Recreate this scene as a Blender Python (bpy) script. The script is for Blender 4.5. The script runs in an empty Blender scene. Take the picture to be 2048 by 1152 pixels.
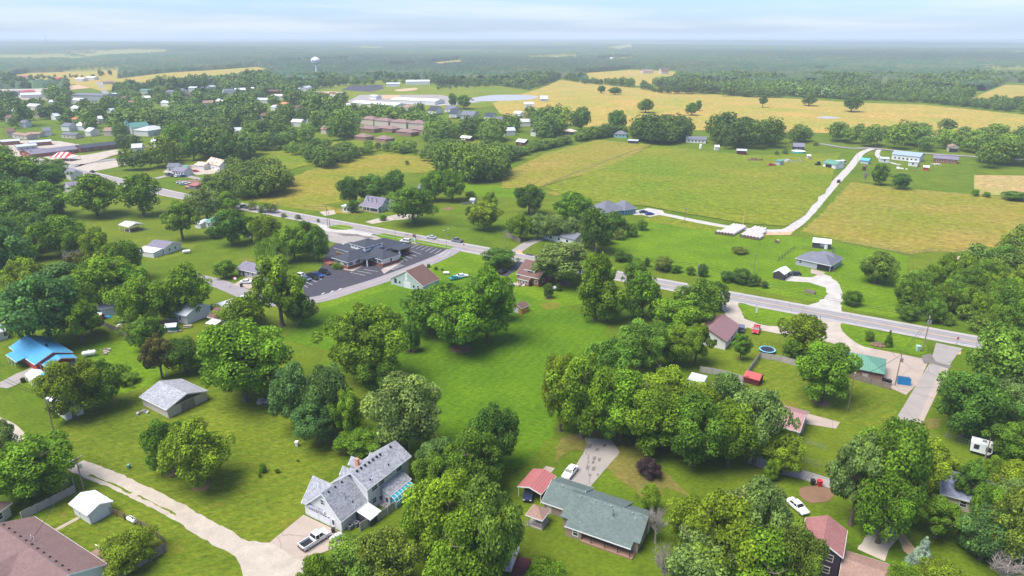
import bpy, math, random, numpy as np
from mathutils import Matrix, Vector, noise as mnoise
from mathutils.geometry import delaunay_2d_cdt
R = math.radians
scene = bpy.context.scene
COL = scene.collection
# ---------------------------------------------------------------- camera
CAMH = 86.0
F = 2048/36*24
PITCH = math.atan(504/F)
cam = bpy.data.cameras.new('camera'); cam.lens = 24; cam.sensor_width = 36
cam.clip_start = 1; cam.clip_end = 60000
camo = bpy.data.objects.new('camera', cam); COL.objects.link(camo)
camo.location = (0, 0, CAMH); camo.rotation_euler = (math.pi/2-PITCH, 0, 0)
scene.camera = camo
# ---------------------------------------------------------------- light
SUN_EL, SUN_AZ = R(64), R(-112)          # azimuth from +Y towards +X
w = bpy.data.worlds.new('World'); scene.world = w; w.use_nodes = True
nt = w.node_tree; N = nt.nodes; Lk = nt.links
bg = N['Background']; bg.inputs['Strength'].default_value = 0.095
sky = N.new('ShaderNodeTexSky'); sky.sky_type = 'NISHITA'; sky.sun_disc = False
sky.sun_elevation = SUN_EL; sky.sun_rotation = SUN_AZ; sky.air_density = 1.0; sky.dust_density = .6
tc = N.new('ShaderNodeTexCoord'); mp = N.new('ShaderNodeMapping'); mp.inputs['Scale'].default_value = (1.3, 1.3, 20)
nz = N.new('ShaderNodeTexNoise'); nz.inputs['Scale'].default_value = 2.3; nz.inputs['Detail'].default_value = 7; nz.inputs['Roughness'].default_value = .55
cr = N.new('ShaderNodeValToRGB'); cr.color_ramp.elements[0].position = .44; cr.color_ramp.elements[1].position = .66
cr.color_ramp.elements[0].color = (.0,.0,.0,1); cr.color_ramp.elements[1].color = (.6,.6,.6,1)
mx = N.new('ShaderNodeMix'); mx.data_type = 'RGBA'
Lk.new(tc.outputs['Generated'], mp.inputs['Vector']); Lk.new(mp.outputs[0], nz.inputs['Vector']); Lk.new(nz.outputs[0], cr.inputs[0])
tn = N.new('ShaderNodeVectorMath'); tn.operation = 'MULTIPLY'; tn.inputs[1].default_value = (.68, .87, 1.36); Lk.new(sky.outputs[0], tn.inputs[0])
Lk.new(cr.outputs[0], mx.inputs[0]); Lk.new(tn.outputs[0], mx.inputs[6]); mx.inputs[7].default_value = (6.0, 6.3, 6.8, 1)
Lk.new(mx.outputs[2], bg.inputs['Color'])
sl = bpy.data.lights.new('sun', 'SUN'); sl.energy = 3.9; sl.angle = R(40); sl.color = (1, .95, .84)
so = bpy.data.objects.new('sun', sl); COL.objects.link(so)
sd = Vector((math.sin(SUN_AZ)*math.cos(SUN_EL), math.cos(SUN_AZ)*math.cos(SUN_EL), math.sin(SUN_EL)))
so.rotation_euler = sd.to_track_quat('Z', 'Y').to_euler(); so.location = (0, 0, 95)
vs = scene.view_settings; vs.view_transform = 'Standard'; vs.look = 'None'; vs.exposure = 0.80; vs.gamma = 1
scene.cycles.max_bounces = 6; scene.cycles.volume_bounces = 1; scene.cycles.transparent_max_bounces = 8
# ---------------------------------------------------------------- geometry of the place
def hgt(x, y):
    t = min(max((y-520)/260, 0), 1); t = t*t*(3-2*t)
    if t == 0: return 0.0
    return t*(3.2*math.exp(-((y-880-.12*x)/150)**2)*(1 if x > 0 else math.exp(-(x/300)**2)) + 1.6*math.sin(x/170+1.3)*math.sin(y/120) + 1.2)
def at(u, v, z=None):
    """ground point (or point at height z) seen at photo pixel u,v"""
    x = (u-1024)/F; y = (v-576)/F
    fw = math.cos(PITCH)-y*math.sin(PITCH); dn = math.sin(PITCH)+y*math.cos(PITCH)
    if z is not None:
        t = (CAMH-z)/dn; return Vector((x*t, fw*t, z))
    h = 0.0
    for _ in range(6):
        t = (CAMH-h)/dn; h = hgt(x*t, fw*t)
    return Vector((x*t, fw*t, h))
def pxm(y):
    """photo pixels per metre at forward distance y on the ground"""
    return F/(y*math.cos(PITCH)+CAMH*math.sin(PITCH))
def solve_z(x0, y0, v):
    """height above (x0,y0) at which the point is seen on photo row v"""
    k = (v-576)/F; c, s = math.cos(PITCH), math.sin(PITCH)
    # k = (dz*c - y0*s)/(y0*c + dz*s), dz = CAMH - z
    dz = (k*y0*c + y0*s)/(c - k*s)
    return CAMH-dz
def project(x, y, z):
    dz = CAMH-z; c, s = math.cos(PITCH), math.sin(PITCH); dep = y*c+dz*s
    return 1024+F*x/dep, 576+F*(dz*c-y*s)/dep, dep
rnd = random.Random(5)
# ---------------------------------------------------------------- helpers
def lin(h):
    h = h.lstrip('#'); o = []
    for i in (0, 2, 4):
        c = int(h[i:i+2], 16)/255; o.append(c/12.92 if c <= .04045 else ((c+.055)/1.055)**2.4)
    return tuple(o)
MATS = {}
def mat(key, col, kind='plain', rough=.8, scale=3.0, var=.12, metal=0.0, col2=None):
    """col: linear base colour"""
    if key in MATS: return MATS[key]
    m = bpy.data.materials.new(key); m.use_nodes = True; MATS[key] = m
    n = m.node_tree.nodes; l = m.node_tree.links; b = n['Principled BSDF']
    b.inputs['Roughness'].default_value = rough; b.inputs['Metallic'].default_value = metal
    b.inputs['Specular IOR Level'].default_value = .3
    tc = n.new('ShaderNodeTexCoord'); vec = tc.outputs['Object']
    def mixc(fac, a, c):
        x = n.new('ShaderNodeMix'); x.data_type = 'RGBA'
        if fac is not None: l.new(fac, x.inputs[0])
        for i, q in ((6, a), (7, c)):
            if isinstance(q, tuple): x.inputs[i].default_value = (*q, 1)
            else: l.new(q, x.inputs[i])
        return x
    def noi(s, det=4, v=None, rough=.6):
        t = n.new('ShaderNodeTexNoise'); t.inputs['Scale'].default_value = s; t.inputs['Detail'].default_value = det
        t.inputs['Roughness'].default_value = rough; l.new(v or vec, t.inputs['Vector']); return t.outputs[0]
    def ramp(f, a, c):
        r = n.new('ShaderNodeMapRange'); r.inputs[1].default_value = a; r.inputs[2].default_value = c; l.new(f, r.inputs[0]); return r.outputs[0]
    def sc(c, k): return tuple(min(1, q*k) for q in c)
    def mapped(s, rot=(0, 0, 0)):
        g = n.new('ShaderNodeMapping'); g.inputs['Scale'].default_value = s; g.inputs['Rotation'].default_value = rot
        l.new(vec, g.inputs['Vector']); return g.outputs[0]
    def bump(h, st, d=.05):
        q = n.new('ShaderNodeBump'); q.inputs['Strength'].default_value = st; q.inputs['Distance'].default_value = d
        l.new(h, q.inputs['Height']); l.new(q.outputs[0], b.inputs['Normal'])
    lo, hi = sc(col, 1-var), sc(col, 1+var)
    base = mixc(ramp(noi(scale), .3, .7), lo, hi).outputs[2]
    if kind == 'shingle':
        v = n.new('ShaderNodeTexVoronoi'); v.inputs['Scale'].default_value = 2.6; l.new(mapped((.9, 1.6, 1.6)), v.inputs['Vector'])
        g = n.new('ShaderNodeRGBToBW'); l.new(v.outputs['Color'], g.inputs[0])
        base = mixc(ramp(g.outputs[0], .2, .8), sc(col, 1-2.2*var), sc(col, 1+2.2*var)).outputs[2]
        f = noi(.35, 3); base = mixc(ramp(f, .45, .75), base, sc(col, .86)).outputs[2]
    elif kind in ('ribs', 'siding', 'boards'):
        wv = n.new('ShaderNodeTexWave'); wv.wave_type = 'BANDS'
        wv.bands_direction = {'ribs': 'X', 'siding': 'Z', 'boards': 'DIAGONAL'}[kind]
        wv.inputs['Scale'].default_value = {'ribs': .55, 'siding': 1.3, 'boards': 1.6}[kind]; wv.inputs['Distortion'].default_value = 0
        l.new(vec, wv.inputs['Vector'])
        base = mixc(ramp(wv.outputs[0], .0, .35), sc(col, .78), base).outputs[2]
        bump(wv.outputs[0], .35)
    elif kind == 'brick':
        g = n.new('ShaderNodeSeparateXYZ'); l.new(vec, g.inputs[0]); a = n.new('ShaderNodeMath'); l.new(g.outputs[0], a.inputs[0]); l.new(g.outputs[1], a.inputs[1])
        cmb = n.new('ShaderNodeCombineXYZ'); l.new(a.outputs[0], cmb.inputs[0]); l.new(g.outputs[2], cmb.inputs[1])
        br = n.new('ShaderNodeTexBrick'); br.inputs['Scale'].default_value = 3.2; br.inputs['Mortar Size'].default_value = .02
        br.inputs['Color1'].default_value = (*sc(col, .75), 1); br.inputs['Color2'].default_value = (*sc(col, 1.3), 1); br.inputs['Mortar'].default_value = (*sc(col, 1.5), 1)
        l.new(cmb.outputs[0], br.inputs['Vector']); base = br.outputs[0]
    elif kind == 'grass':
        big = noi(.018, 4); mid = noi(.12, 5); fine = noi(.9, 8, mapped((1, 1.7, 1), (0, 0, .6)), .8)
        c2 = col2 or sc(col, 1.5)
        x = mixc(ramp(big, .38, .62), col, c2).outputs[2]
        dk = n.new('ShaderNodeMixRGB'); dk.blend_type = 'MULTIPLY'; dk.inputs[0].default_value = 1
        l.new(x, dk.inputs[1]); rr = mixc(ramp(mid, .3, .7), (.8,)*3, (1.2, 1.15, 1.1)).outputs[2]; l.new(rr, dk.inputs[2])
        d2 = n.new('ShaderNodeMixRGB'); d2.blend_type = 'MULTIPLY'; d2.inputs[0].default_value = 1
        l.new(dk.outputs[0], d2.inputs[1]); r2 = mixc(ramp(fine, .3, .7), (.5,)*3, (1.45, 1.42, 1.3)).outputs[2]; l.new(r2, d2.inputs[2])
        base = d2.outputs[0]; bump(fine, .6, .25); b.inputs['Specular IOR Level'].default_value = .08
    elif kind == 'field':
        s1 = noi(.55, 8, mapped((.8, 1.25, 1), (0, 0, .4)), .8); s2 = noi(.035, 6, mapped((.8, 1.2, 1), (0, 0, .7)), .65); s3 = noi(.25, 5)
        c2 = col2 or sc(col, 1.5)
        x = mixc(ramp(s2, .36, .64), col, c2).outputs[2]
        tw = n.new('ShaderNodeTexWave'); tw.wave_type = 'BANDS'; tw.bands_direction = 'DIAGONAL'; tw.inputs['Scale'].default_value = .055; tw.inputs['Distortion'].default_value = 2.5; tw.inputs['Detail'].default_value = 3; l.new(vec, tw.inputs['Vector'])
        for f_, a_, b_ in ((s3, (.76,)*3, (1.2,)*3), (tw.outputs[0], (.975,)*3, (1.025,)*3), (noi(.016, 4), (.82, .98, .75), (1.18, 1.0, 1.25)), (s1, (.5,)*3, (1.48, 1.42, 1.3))):
            dk = n.new('ShaderNodeMixRGB'); dk.blend_type = 'MULTIPLY'; dk.inputs[0].default_value = 1
            l.new(x, dk.inputs[1]); l.new(mixc(ramp(f_, .33, .67), a_, b_).outputs[2], dk.inputs[2]); x = dk.outputs[0]
        base = x; bump(s1, .6, .35); b.inputs['Specular IOR Level'].default_value = .08
    elif kind == 'stripes':
        wv = n.new('ShaderNodeTexWave'); wv.wave_type = 'BANDS'; wv.bands_direction = 'X'; wv.inputs['Scale'].default_value = .12
        wv.inputs['Distortion'].default_value = 1.2; wv.inputs['Detail'].default_value = 1; l.new(mapped((1, 1, 1), (0, 0, scale)), wv.inputs['Vector'])
        c2 = col2 or sc(col, 1.25)
        x = mixc(wv.outputs[0], col, c2).outputs[2]
        big = noi(.06, 4); fine = noi(.8, 8, mapped((1, 2.2, 1), (0, 0, -.5)), .8)
        for f_, a_, b_ in ((big, (.80, .84, .8), (1.25, 1.13, 1.2)), (noi(.4, 6, mapped((1, 2.5, 1), (0, 0, scale)), .7), (.84,)*3, (1.16,)*3), (fine, (.48,)*3, (1.5, 1.46, 1.35))):
            dk = n.new('ShaderNodeMixRGB'); dk.blend_type = 'MULTIPLY'; dk.inputs[0].default_value = 1
            l.new(x, dk.inputs[1]); l.new(mixc(ramp(f_, .33, .67), a_, b_).outputs[2], dk.inputs[2]); x = dk.outputs[0]
        base = x; bump(fine, .6, .25); b.inputs['Specular IOR Level'].default_value = .08
    elif kind == 'paved':
        s1 = noi(.25, 5); s2 = noi(3, 5, rough=.7)
        v = n.new('ShaderNodeTexVoronoi'); v.feature = 'DISTANCE_TO_EDGE'; v.inputs['Scale'].default_value = .13
        nn = n.new('ShaderNodeTexNoise'); nn.inputs['Scale'].default_value = .4; l.new(vec, nn.inputs['Vector'])
        ad = n.new('ShaderNodeMixRGB'); ad.inputs[0].default_value = .55; l.new(vec, ad.inputs[1]); l.new(nn.outputs['Color'], ad.inputs[2]); l.new(ad.outputs[0], v.inputs['Vector'])
        x = mixc(ramp(s1, .35, .7), sc(col, .84), sc(col, 1.12)).outputs[2]
        x = mixc(ramp(s2, .3, .7), x, sc(col, 1.08)).outputs[2]
        x = mixc(ramp(v.outputs[0], .0, .006), sc(col, .55), x).outputs[2]
        base = x
    elif kind == 'gravel':
        s1 = noi(.3, 5); s2 = noi(4, 5, rough=.8)
        x = mixc(ramp(s1, .35, .7), sc(col, .85), sc(col, 1.1)).outputs[2]
        d2 = n.new('ShaderNodeMixRGB'); d2.blend_type = 'MULTIPLY'; d2.inputs[0].default_value = 1
        l.new(x, d2.inputs[1]); l.new(mixc(ramp(s2, .3, .7), (.8,)*3, (1.15,)*3).outputs[2], d2.inputs[2]); base = d2.outputs[0]; bump(s2, .4)
    elif kind == 'rust':
        base = mixc(ramp(noi(.5, 5), .42, .6), col, col2).outputs[2]
    elif kind == 'paint':   # colour of the single object
        oi = n.new('ShaderNodeObjectInfo'); base = oi.outputs['Color']; b.inputs['Coat Weight'].default_value = .4
    l.new(base, b.inputs['Base Color'])
    return m
def tag(o, label=None, cat=None, group=None, kind=None):
    if label: o['label'] = label
    if cat: o['category'] = cat
    if group: o['group'] = group
    if kind: o['kind'] = kind
    return o
class MB:
    def __init__(s): s.v = []; s.f = []
    def add(s, vs, fs):
        k = len(s.v); s.v += [tuple(q) for q in vs]; s.f += [tuple(i+k for i in f) for f in fs]; return s
    def box(s, x0, x1, y0, y1, z0, z1):
        return s.add([(x0,y0,z0),(x1,y0,z0),(x1,y1,z0),(x0,y1,z0),(x0,y0,z1),(x1,y0,z1),(x1,y1,z1),(x0,y1,z1)],
                     [(3,2,1,0),(4,5,6,7),(0,1,5,4),(1,2,6,5),(2,3,7,6),(3,0,4,7)])
    def prism(s, prof, a0, a1, axis='x', inset=None):
        n = len(prof); vs = []
        for a in (a0, a1):
            for p, q in prof: vs.append((a, p, q) if axis == 'x' else (p, a, q))
        return s.add(vs, [tuple(range(n))[::-1], tuple(range(n, 2*n))]+[(i, (i+1) % n, n+(i+1) % n, n+i) for i in range(n)])
    def tube(s, p0, p1, r0, r1=None, n=8):
        r1 = r0 if r1 is None else r1
        p0, p1 = Vector(p0), Vector(p1); d = (p1-p0).normalized(); a = d.orthogonal().normalized(); b = d.cross(a); vs = []
        for p, r in ((p0, r0), (p1, r1)):
            for i in range(n): t = 2*math.pi*i/n; vs.append(p+a*math.cos(t)*r+b*math.sin(t)*r)
        return s.add(vs, [tuple(range(n))[::-1], tuple(range(n, 2*n))]+[(i, (i+1) % n, n+(i+1) % n, n+i) for i in range(n)])
    def ball(s, c, rx, ry, rz, nu=12, nv=8):
        vs = []; fs = []
        for j in range(nv+1):
            ph = math.pi*j/nv
            for i in range(nu): t = 2*math.pi*i/nu; vs.append((c[0]+rx*math.sin(ph)*math.cos(t), c[1]+ry*math.sin(ph)*math.sin(t), c[2]+rz*math.cos(ph)))
        for j in range(nv):
            for i in range(nu): fs.append((j*nu+i, (j+1)*nu+i, (j+1)*nu+(i+1) % nu, j*nu+(i+1) % nu))
        return s.add(vs, fs)
    def mesh(s, name, m):
        me = bpy.data.meshes.new(name); me.from_pydata(s.v, [], s.f); me.update()
        import bmesh
        b = bmesh.new(); b.from_mesh(me); bmesh.ops.recalc_face_normals(b, faces=b.faces); b.to_mesh(me); b.free()
        if m: me.materials.append(m)
        return me
    def build(s, name, m, parent=None, loc=None, rot=0, smooth=False):
        me = s.mesh(name, m); o = bpy.data.objects.new(name, me); COL.objects.link(o)
        if smooth: me.shade_smooth()
        if parent: o.parent = parent
        if loc is not None: o.location = loc
        o.rotation_euler[2] = rot
        return o
def empty(name, loc, rot=0, label=None, cat=None, group=None):
    o = bpy.data.objects.new(name, None); COL.objects.link(o); o.location = loc; o.rotation_euler[2] = rot; o.empty_display_size = .5
    return tag(o, label, cat, group)
def copy_tree(root, loc, rot, label=None, group=None, color=None, scale=None):
    def cp(o, par):
        c = o.copy(); COL.objects.link(c)
        if par: c.parent = par
        if color and c.type == 'MESH' and c.name.startswith(('body', 'cab')): c.color = (*color, 1)
        for k in o.children: 
            if k.name in COL.objects and not k.get('_tmp'): cp(k, c)
        return c
    r = cp(root, None); r.location = loc; r.rotation_euler[2] = rot
    if label: r['label'] = label
    if group: r['group'] = group
    if scale: r.scale = (scale,)*3
    return r
# ---------------------------------------------------------------- ground, fields, roads
def smooth_poly(pts, closed=True, n=5):
    out = []; m = len(pts)
    rng = range(m) if closed else range(m-1)
    for i in rng:
        g = lambda k: pts[k % m] if closed else pts[min(max(k, 0), m-1)]
        p0, p1, p2, p3 = g(i-1), g(i), g(i+1), g(i+2)
        for j in range(n):
            t = j/n
            out.append(tuple(.5*((2*p1[k])+(-p0[k]+p2[k])*t+(2*p0[k]-5*p1[k]+4*p2[k]-p3[k])*t*t+(-p0[k]+3*p1[k]-3*p2[k]+p3[k])*t**3) for k in (0, 1)))
    if not closed: out.append(tuple(pts[-1]))
    return out
def sheet(name, px, m, dz=.03, smooth=False, ragged=0, world=False):
    pts = [tuple(p) for p in px]
    if smooth: pts = smooth_poly(pts)
    W = [Vector((p[0], p[1])) for p in pts] if world else [at(*p).to_2d() for p in pts]
    far = max(p.y for p in W) > 560
    if ragged or far:
        st = 1.2 if ragged and not far else (12 if far else 3); out = []
        for i in range(len(W)):
            a, b = W[i], W[(i+1) % len(W)]; k = max(1, int((b-a).length/st))
            for j in range(k):
                q = a.lerp(b, j/k)
                if ragged: q = q+Vector((mnoise.noise((q.x*.5, q.y*.5, 1))+.6*mnoise.noise((q.x*1.7, q.y*1.7, 5)), mnoise.noise((q.x*.5, q.y*.5, 7))))*ragged
                out.append(q)
        W = out
    edges = [(i, (i+1) % len(W)) for i in range(len(W))]; V = list(W)
    if far:
        x0, x1 = min(p.x for p in W), max(p.x for p in W); y0, y1 = min(p.y for p in W), max(p.y for p in W)
        g = 25
        for i in range(int(x0//g), int(x1//g)+2):
            for j in range(int(y0//g), int(y1//g)+2): V.append(Vector((i*g+.01, j*g+.02)))
    r = delaunay_2d_cdt(V, edges, [tuple(range(len(W)))], 2 if far else 1, 1e-4)
    vv = [(p.x, p.y, hgt(p.x, p.y)+dz+(.25 if far else 0)) for p in r[0]]
    fs = [tuple(f) for f in r[2]]
    if far:
        from mathutils.geometry import intersect_point_tri_2d
        fs = [f for f in fs if inpoly(sum(vv[i][0] for i in f)/len(f), sum(vv[i][1] for i in f)/len(f), W)]
    me = bpy.data.meshes.new(name); me.from_pydata(vv, [], fs); me.materials.append(m)
    if me.polygons:
        me.update()
        if sum(p.normal.z for p in me.polygons) < 0: me.flip_normals()
    o = bpy.data.objects.new(name, me); COL.objects.link(o); o['kind'] = 'structure'
    return o
def inpoly(x, y, P):
    c = False; j = len(P)-1
    for i in range(len(P)):
        if (P[i][1] > y) != (P[j][1] > y) and x < (P[j][0]-P[i][0])*(y-P[i][1])/(P[j][1]-P[i][1])+P[i][0]: c = not c
        j = i
    return c
ROADS = []
def ribbon(name, px, width, m, dz=.06, off=0.0, world=False, smooth=True, dash=None, block=True, ragged=0):
    W = [Vector((p[0], p[1])) for p in px] if world else [at(*p).to_2d() for p in px]
    if smooth: W = [Vector(q) for q in smooth_poly([tuple(p) for p in W], False, 6)]
    if block and width > 2: ROADS.append((W, width/2))
    if ragged:
        W2 = []
        for p, q in zip(W[:-1], W[1:]):
            k = max(1, int((q-p).length/.9)); W2 += [p.lerp(q, i/k) for i in range(k)]
        W = W2+[W[-1]]
    mb = MB(); L = []; Rr = []
    for i, p in enumerate(W):
        d = (W[min(i+1, len(W)-1)]-W[max(i-1, 0)]).normalized(); n = Vector((-d.y, d.x))
        wd = width if not isinstance(width, (list, tuple)) else width[0]
        for k, s in ((L, off+wd/2), (Rr, off-wd/2)):
            if ragged: s += ragged*(mnoise.noise((p.x*.35, p.y*.35, s))+.7*mnoise.noise((p.x*1.3, p.y*1.3, s+4)))
            q = p+n*s; k.append((q.x, q.y, hgt(q.x, q.y)+dz+(.3 if p.y > 520 else 0)))
    n = len(W); mb.add(L+Rr, [(n+i, n+i+1, i+1, i) for i in range(n-1)])
    me = mb.mesh(name, m); 
    o = bpy.data.objects.new(name, me); COL.objects.link(o); o['kind'] = 'structure'
    me.update()
    if sum(p.normal.z for p in me.polygons) < 0: me.flip_normals()
    return o
# ground sheet reaching the horizon
G_LAWN = mat('lawn_grass', (.084, .145, .008), 'grass', rough=1, col2=(.120, .165, .012))
GX = sorted(set([i*25 for i in range(-36, 37)]+[s*q for q in (1000, 1200, 1500, 2000, 3000, 5000, 8000, 14000, 34000) for s in (1, -1)]))
GY = sorted(set([-300, -100]+[i*25 for i in range(0, 60)]+[1500, 1600, 1800, 2000, 2400, 3000, 4000, 6000, 9000, 14000, 34000]))
gv = [(x, y, hgt(x, y)) for y in GY for x in GX]; nx = len(GX)
me = bpy.data.meshes.new('ground'); me.from_pydata(gv, [], [(j*nx+i, j*nx+i+1, (j+1)*nx+i+1, (j+1)*nx+i) for j in range(len(GY)-1) for i in range(nx-1)])
me.materials.append(G_LAWN); go = bpy.data.objects.new('ground', me); COL.objects.link(go); go['kind'] = 'structure'
OLIVE = mat('olive_lawn', (.104, .156, .010), 'stripes', rough=1, scale=1.0, col2=(.124, .166, .014))
VIVID = mat('vivid_lawn', (.074, .158, .006), 'stripes', rough=1, scale=.5, col2=(.083, .168, .006))
NLAWN = mat('mown_lawn', (.098, .185, .006), 'stripes', rough=1, scale=1.2, col2=(.112, .198, .008))
PASTURE = mat('pasture_grass', (.135, .185, .010), 'field', rough=1, col2=(.175, .205, .018))
TANGRN = mat('meadow_grass', (.185, .200, .018), 'field', rough=1, col2=(.25, .215, .035))
HAY = mat('hay_meadow', (.195, .200, .022), 'field', rough=1, col2=(.24, .212, .042))
HAY2 = mat('far_hay', (.37, .275, .065), 'field', rough=1, col2=(.30, .27, .06))
TANFLD = mat('cut_hay', (.40, .28, .13), 'field', rough=1, col2=(.33, .27, .10))
DIRT = mat('bare_soil', (.21, .12, .07), 'gravel'); SAND = mat('sandy_soil', (.50, .33, .19), 'gravel')
BROWNW = mat('worn_grass', (.13, .145, .025), 'grass', rough=1, col2=(.20, .15, .055))
GRAVEL = mat('white_gravel', (.45, .42, .38), 'gravel', rough=1); GRAVEL2 = mat('tan_gravel', (.43, .37, .30), 'gravel', rough=1)
CONC = mat('concrete', (.36, .29, .24), 'paved'); CONC2 = mat('old_concrete', (.29, .26, .235), 'paved')
ASPH = mat('road_asphalt', (.27, .25, .25), 'paved'); ASPH2 = mat('lane_asphalt', (.26, .235, .24), 'paved'); DARKASP = mat('dark_asphalt', (.052, .048, .060), 'paved')
SHOULD = mat('road_shoulder', (.42, .37, .34), 'gravel'); YEL = mat('yellow_paint', (.62, .38, .12)); WHT = mat('white_paint', (.72, .70, .68))
WATER = mat('pond_water', (.36, .35, .34), rough=.35, var=.02)
S = sheet
S('hay_field', [(985,207),(1065,182),(1120,160),(1300,178),(1440,190),(1700,205),(1850,210),(2100,235),(2100,290),(1700,268),(1440,262),(1200,258),(1100,246),(1000,228)], HAY2, .02)
S('hay_field', [(1160,147),(1260,140),(1350,143),(1345,160),(1280,172),(1195,166)], HAY2, .02)
S('hay_field', [(170,160),(330,149),(512,137),(545,140),(470,157),(400,163),(330,170),(200,178)], HAY2, .02)
S('hay_field', [(1925,205),(2010,170),(2100,172),(2100,212)], HAY2, .02)
S('dirt_lot', [(135,172),(200,163),(290,160),(285,166),(215,173),(140,180)], SAND, .06)
S('hay_field', [(500,384),(560,366),(620,340),(700,316),(770,307),(860,315),(905,325),(880,345),(800,345),(760,360),(720,398),(640,410),(560,410),(470,396)], TANGRN, .04, ragged=2)
S('worn_strip', [(400,398),(480,404),(640,424),(700,430),(660,414),(560,406),(470,392)], G_LAWN, .03)
S('pasture', [(500,312),(600,290),(700,280),(790,282),(770,300),(700,312),(600,335),(540,350)], PASTURE, .03)
S('pasture', [(880,300),(905,280),(1000,283),(1000,305),(940,316)], PASTURE, .03)
S('hay_meadow', [(1003,350),(1090,308),(1195,280),(1305,290),(1230,330),(1085,374),(1005,378)], HAY, .03, ragged=1.5)
S('pasture', [(930,368),(1050,376),(1040,396),(940,392),(925,378)], NLAWN, .05)
S('pasture', [(1088,374),(1230,330),(1307,290),(1500,312),(1680,306),(1660,372),(1600,440),(1570,452),(1480,447),(1300,414),(1150,400)], PASTURE, .05, ragged=1.5)
S('hay_meadow', [(1702,364),(1800,376),(1940,388),(2100,402),(2100,470),(2030,505),(1975,514),(1930,504),(1860,504),(1822,508),(1700,486),(1600,462),(1640,430)], HAY, .03, ragged=2)
S('cut_field', [(1948,350),(2100,352),(2100,396),(1948,388)], TANFLD, .04)
S('lawn', [(1215,485),(1290,440),(1390,455),(1530,478),(1560,470),(1700,490),(1815,512),(1810,640),(1700,618),(1500,578),(1330,545),(1235,520)], NLAWN, .05, ragged=1)
S('mown_strip', [(1275,440),(1330,430),(1400,440),(1480,458),(1500,466),(1390,458)], PASTURE, .06)
S('lawn', [(640,620),(760,585),(880,560),(940,545),(1030,585),(1200,640),(1230,700),(1130,760),(1110,860),(1040,940),(900,930),(860,800),(660,700),(560,680)], VIVID, .05, ragged=1.5)
S('lawn', [(640,598),(900,502),(990,500),(1060,540),(1200,600),(1000,640),(640,625)], NLAWN, .04)
S('olive_lawn', [(130,850),(290,775),(520,790),(700,880),(640,970),(600,1040),(520,1092),(160,920)], OLIVE, .04, smooth=True, ragged=1.5)
S('olive_lawn', [(165,960),(380,1062),(560,1160),(400,1220),(200,1200),(130,1150),(60,1060)], OLIVE, .04)
S('olive_lawn', [(170,440),(250,390),(360,395),(420,400),(420,470),(330,520),(240,500),(180,470)], OLIVE, .04, smooth=True)
S('olive_lawn', [(1500,712),(1720,760),(1790,800),(1800,860),(1620,840),(1470,770)], OLIVE, .04)
S('striped_lawn', [(165,700),(300,690),(330,760),(270,780),(150,820),(120,840)], NLAWN, .05, smooth=True)
S('worn_grass', [(1130,870),(1190,862),(1260,880),(1330,960),(1300,1000),(1240,960),(1160,900),(1110,925)], BROWNW, .05, smooth=True, ragged=1.5)
S('worn_grass', [(620,870),(700,880),(830,905),(780,925),(690,905)], BROWNW, .05, smooth=True, ragged=.6)
S('worn_grass', [(620,404),(700,422),(720,430),(660,425),(560,412)], HAY, .05, ragged=.4)
S('worn_grass', [(1840,560),(1860,530),(1900,560),(1850,620),(1810,640)], BROWNW, .055, smooth=True, ragged=.6)
S('parking_lot', [(-40,285),(60,281),(120,283),(160,290),(150,302),(60,320),(-40,312)], GRAVEL2, .045)
# highway
HW = [(60,318),(120,334),(195,352),(312,381),(370,393),(512,418),(652,440),(787,463),(902,481),(987,496),(1228,543),(1374,573),(1536,606),(1676,631),(1811,658),(1936,681),(2100,710),(2300,745)]
HWw = [tuple(at(*p).to_2d()) for p in HW]
a_, b_ = Vector(HWw[5]), Vector(HWw[15]); dd = (b_-a_).normalized()
HWw = HWw[:5]+[tuple(a_+dd*t) for t in (0, 40, 90, 140, 190, 240, 275, 330, 380)]
ribbon('road_shoulder', HWw, 10.8, SHOULD, .06, world=True)
ribbon('highway', HWw, 8.8, ASPH, .075, world=True)
TRK = mat('tyre_worn_asphalt', (.235, .22, .225), 'paved')
for o_ in (1.2, 2.9, -1.2, -2.9): ribbon('tyre_track', HWw, .6, TRK, .083, o_, world=True, block=False, ragged=.06)
for o_ in (.14, -.14): ribbon('yellow_line', HWw, .16, YEL, .09, o_, world=True, block=False)
for o_ in (4.0, -4.0): ribbon('edge_line', HWw, .15, WHT, .09, o_, world=True, block=False)
ribbon('side_street', [(928,488),(880,515),(775,556),(700,580),(640,598),(560,606),(500,592),(440,568),(380,552)], 6.6, ASPH2, .07)
ribbon('grass_verge_strip', [(900,515),(775,563),(640,606)], .5, CONC, .09, -3.4, block=False)
ribbon('town_street', [(0,352),(80,340),(140,334),(200,322),(290,312)], 8, ASPH2, .07)
ribbon('town_street', [(195,352),(150,375),(120,405),(160,390),(175,372)], 6, CONC2, .072)
ribbon('town_street', [(150,335),(200,318),(300,292)], 3, CONC, .07)
S('cross_street', [(1872,686),(1925,697),(1912,712),(1900,730),(1838,862),(1800,985),(1755,985),(1783,852),(1862,722)], CONC2, .078, smooth=False)
S('concrete_apron', [(1700,690),(1760,700),(1858,720),(1838,765),(1812,790),(1765,770),(1700,740)], CONC, .05)
S('concrete_apron', [(1882,735),(1897,738),(1838,862),(1826,862)], CONC, .081)
ribbon('gravel_drive', [(1448,590),(1465,615),(1475,640),(1530,657),(1590,662),(1640,672),(1700,690),(1740,702)], 5.5, GRAVEL2, .055, ragged=.7)
S('gravel_lot', [(1445,596),(1480,604),(1475,622),(1500,652),(1480,662),(1445,618)], GRAVEL, .052, ragged=.5)
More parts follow.
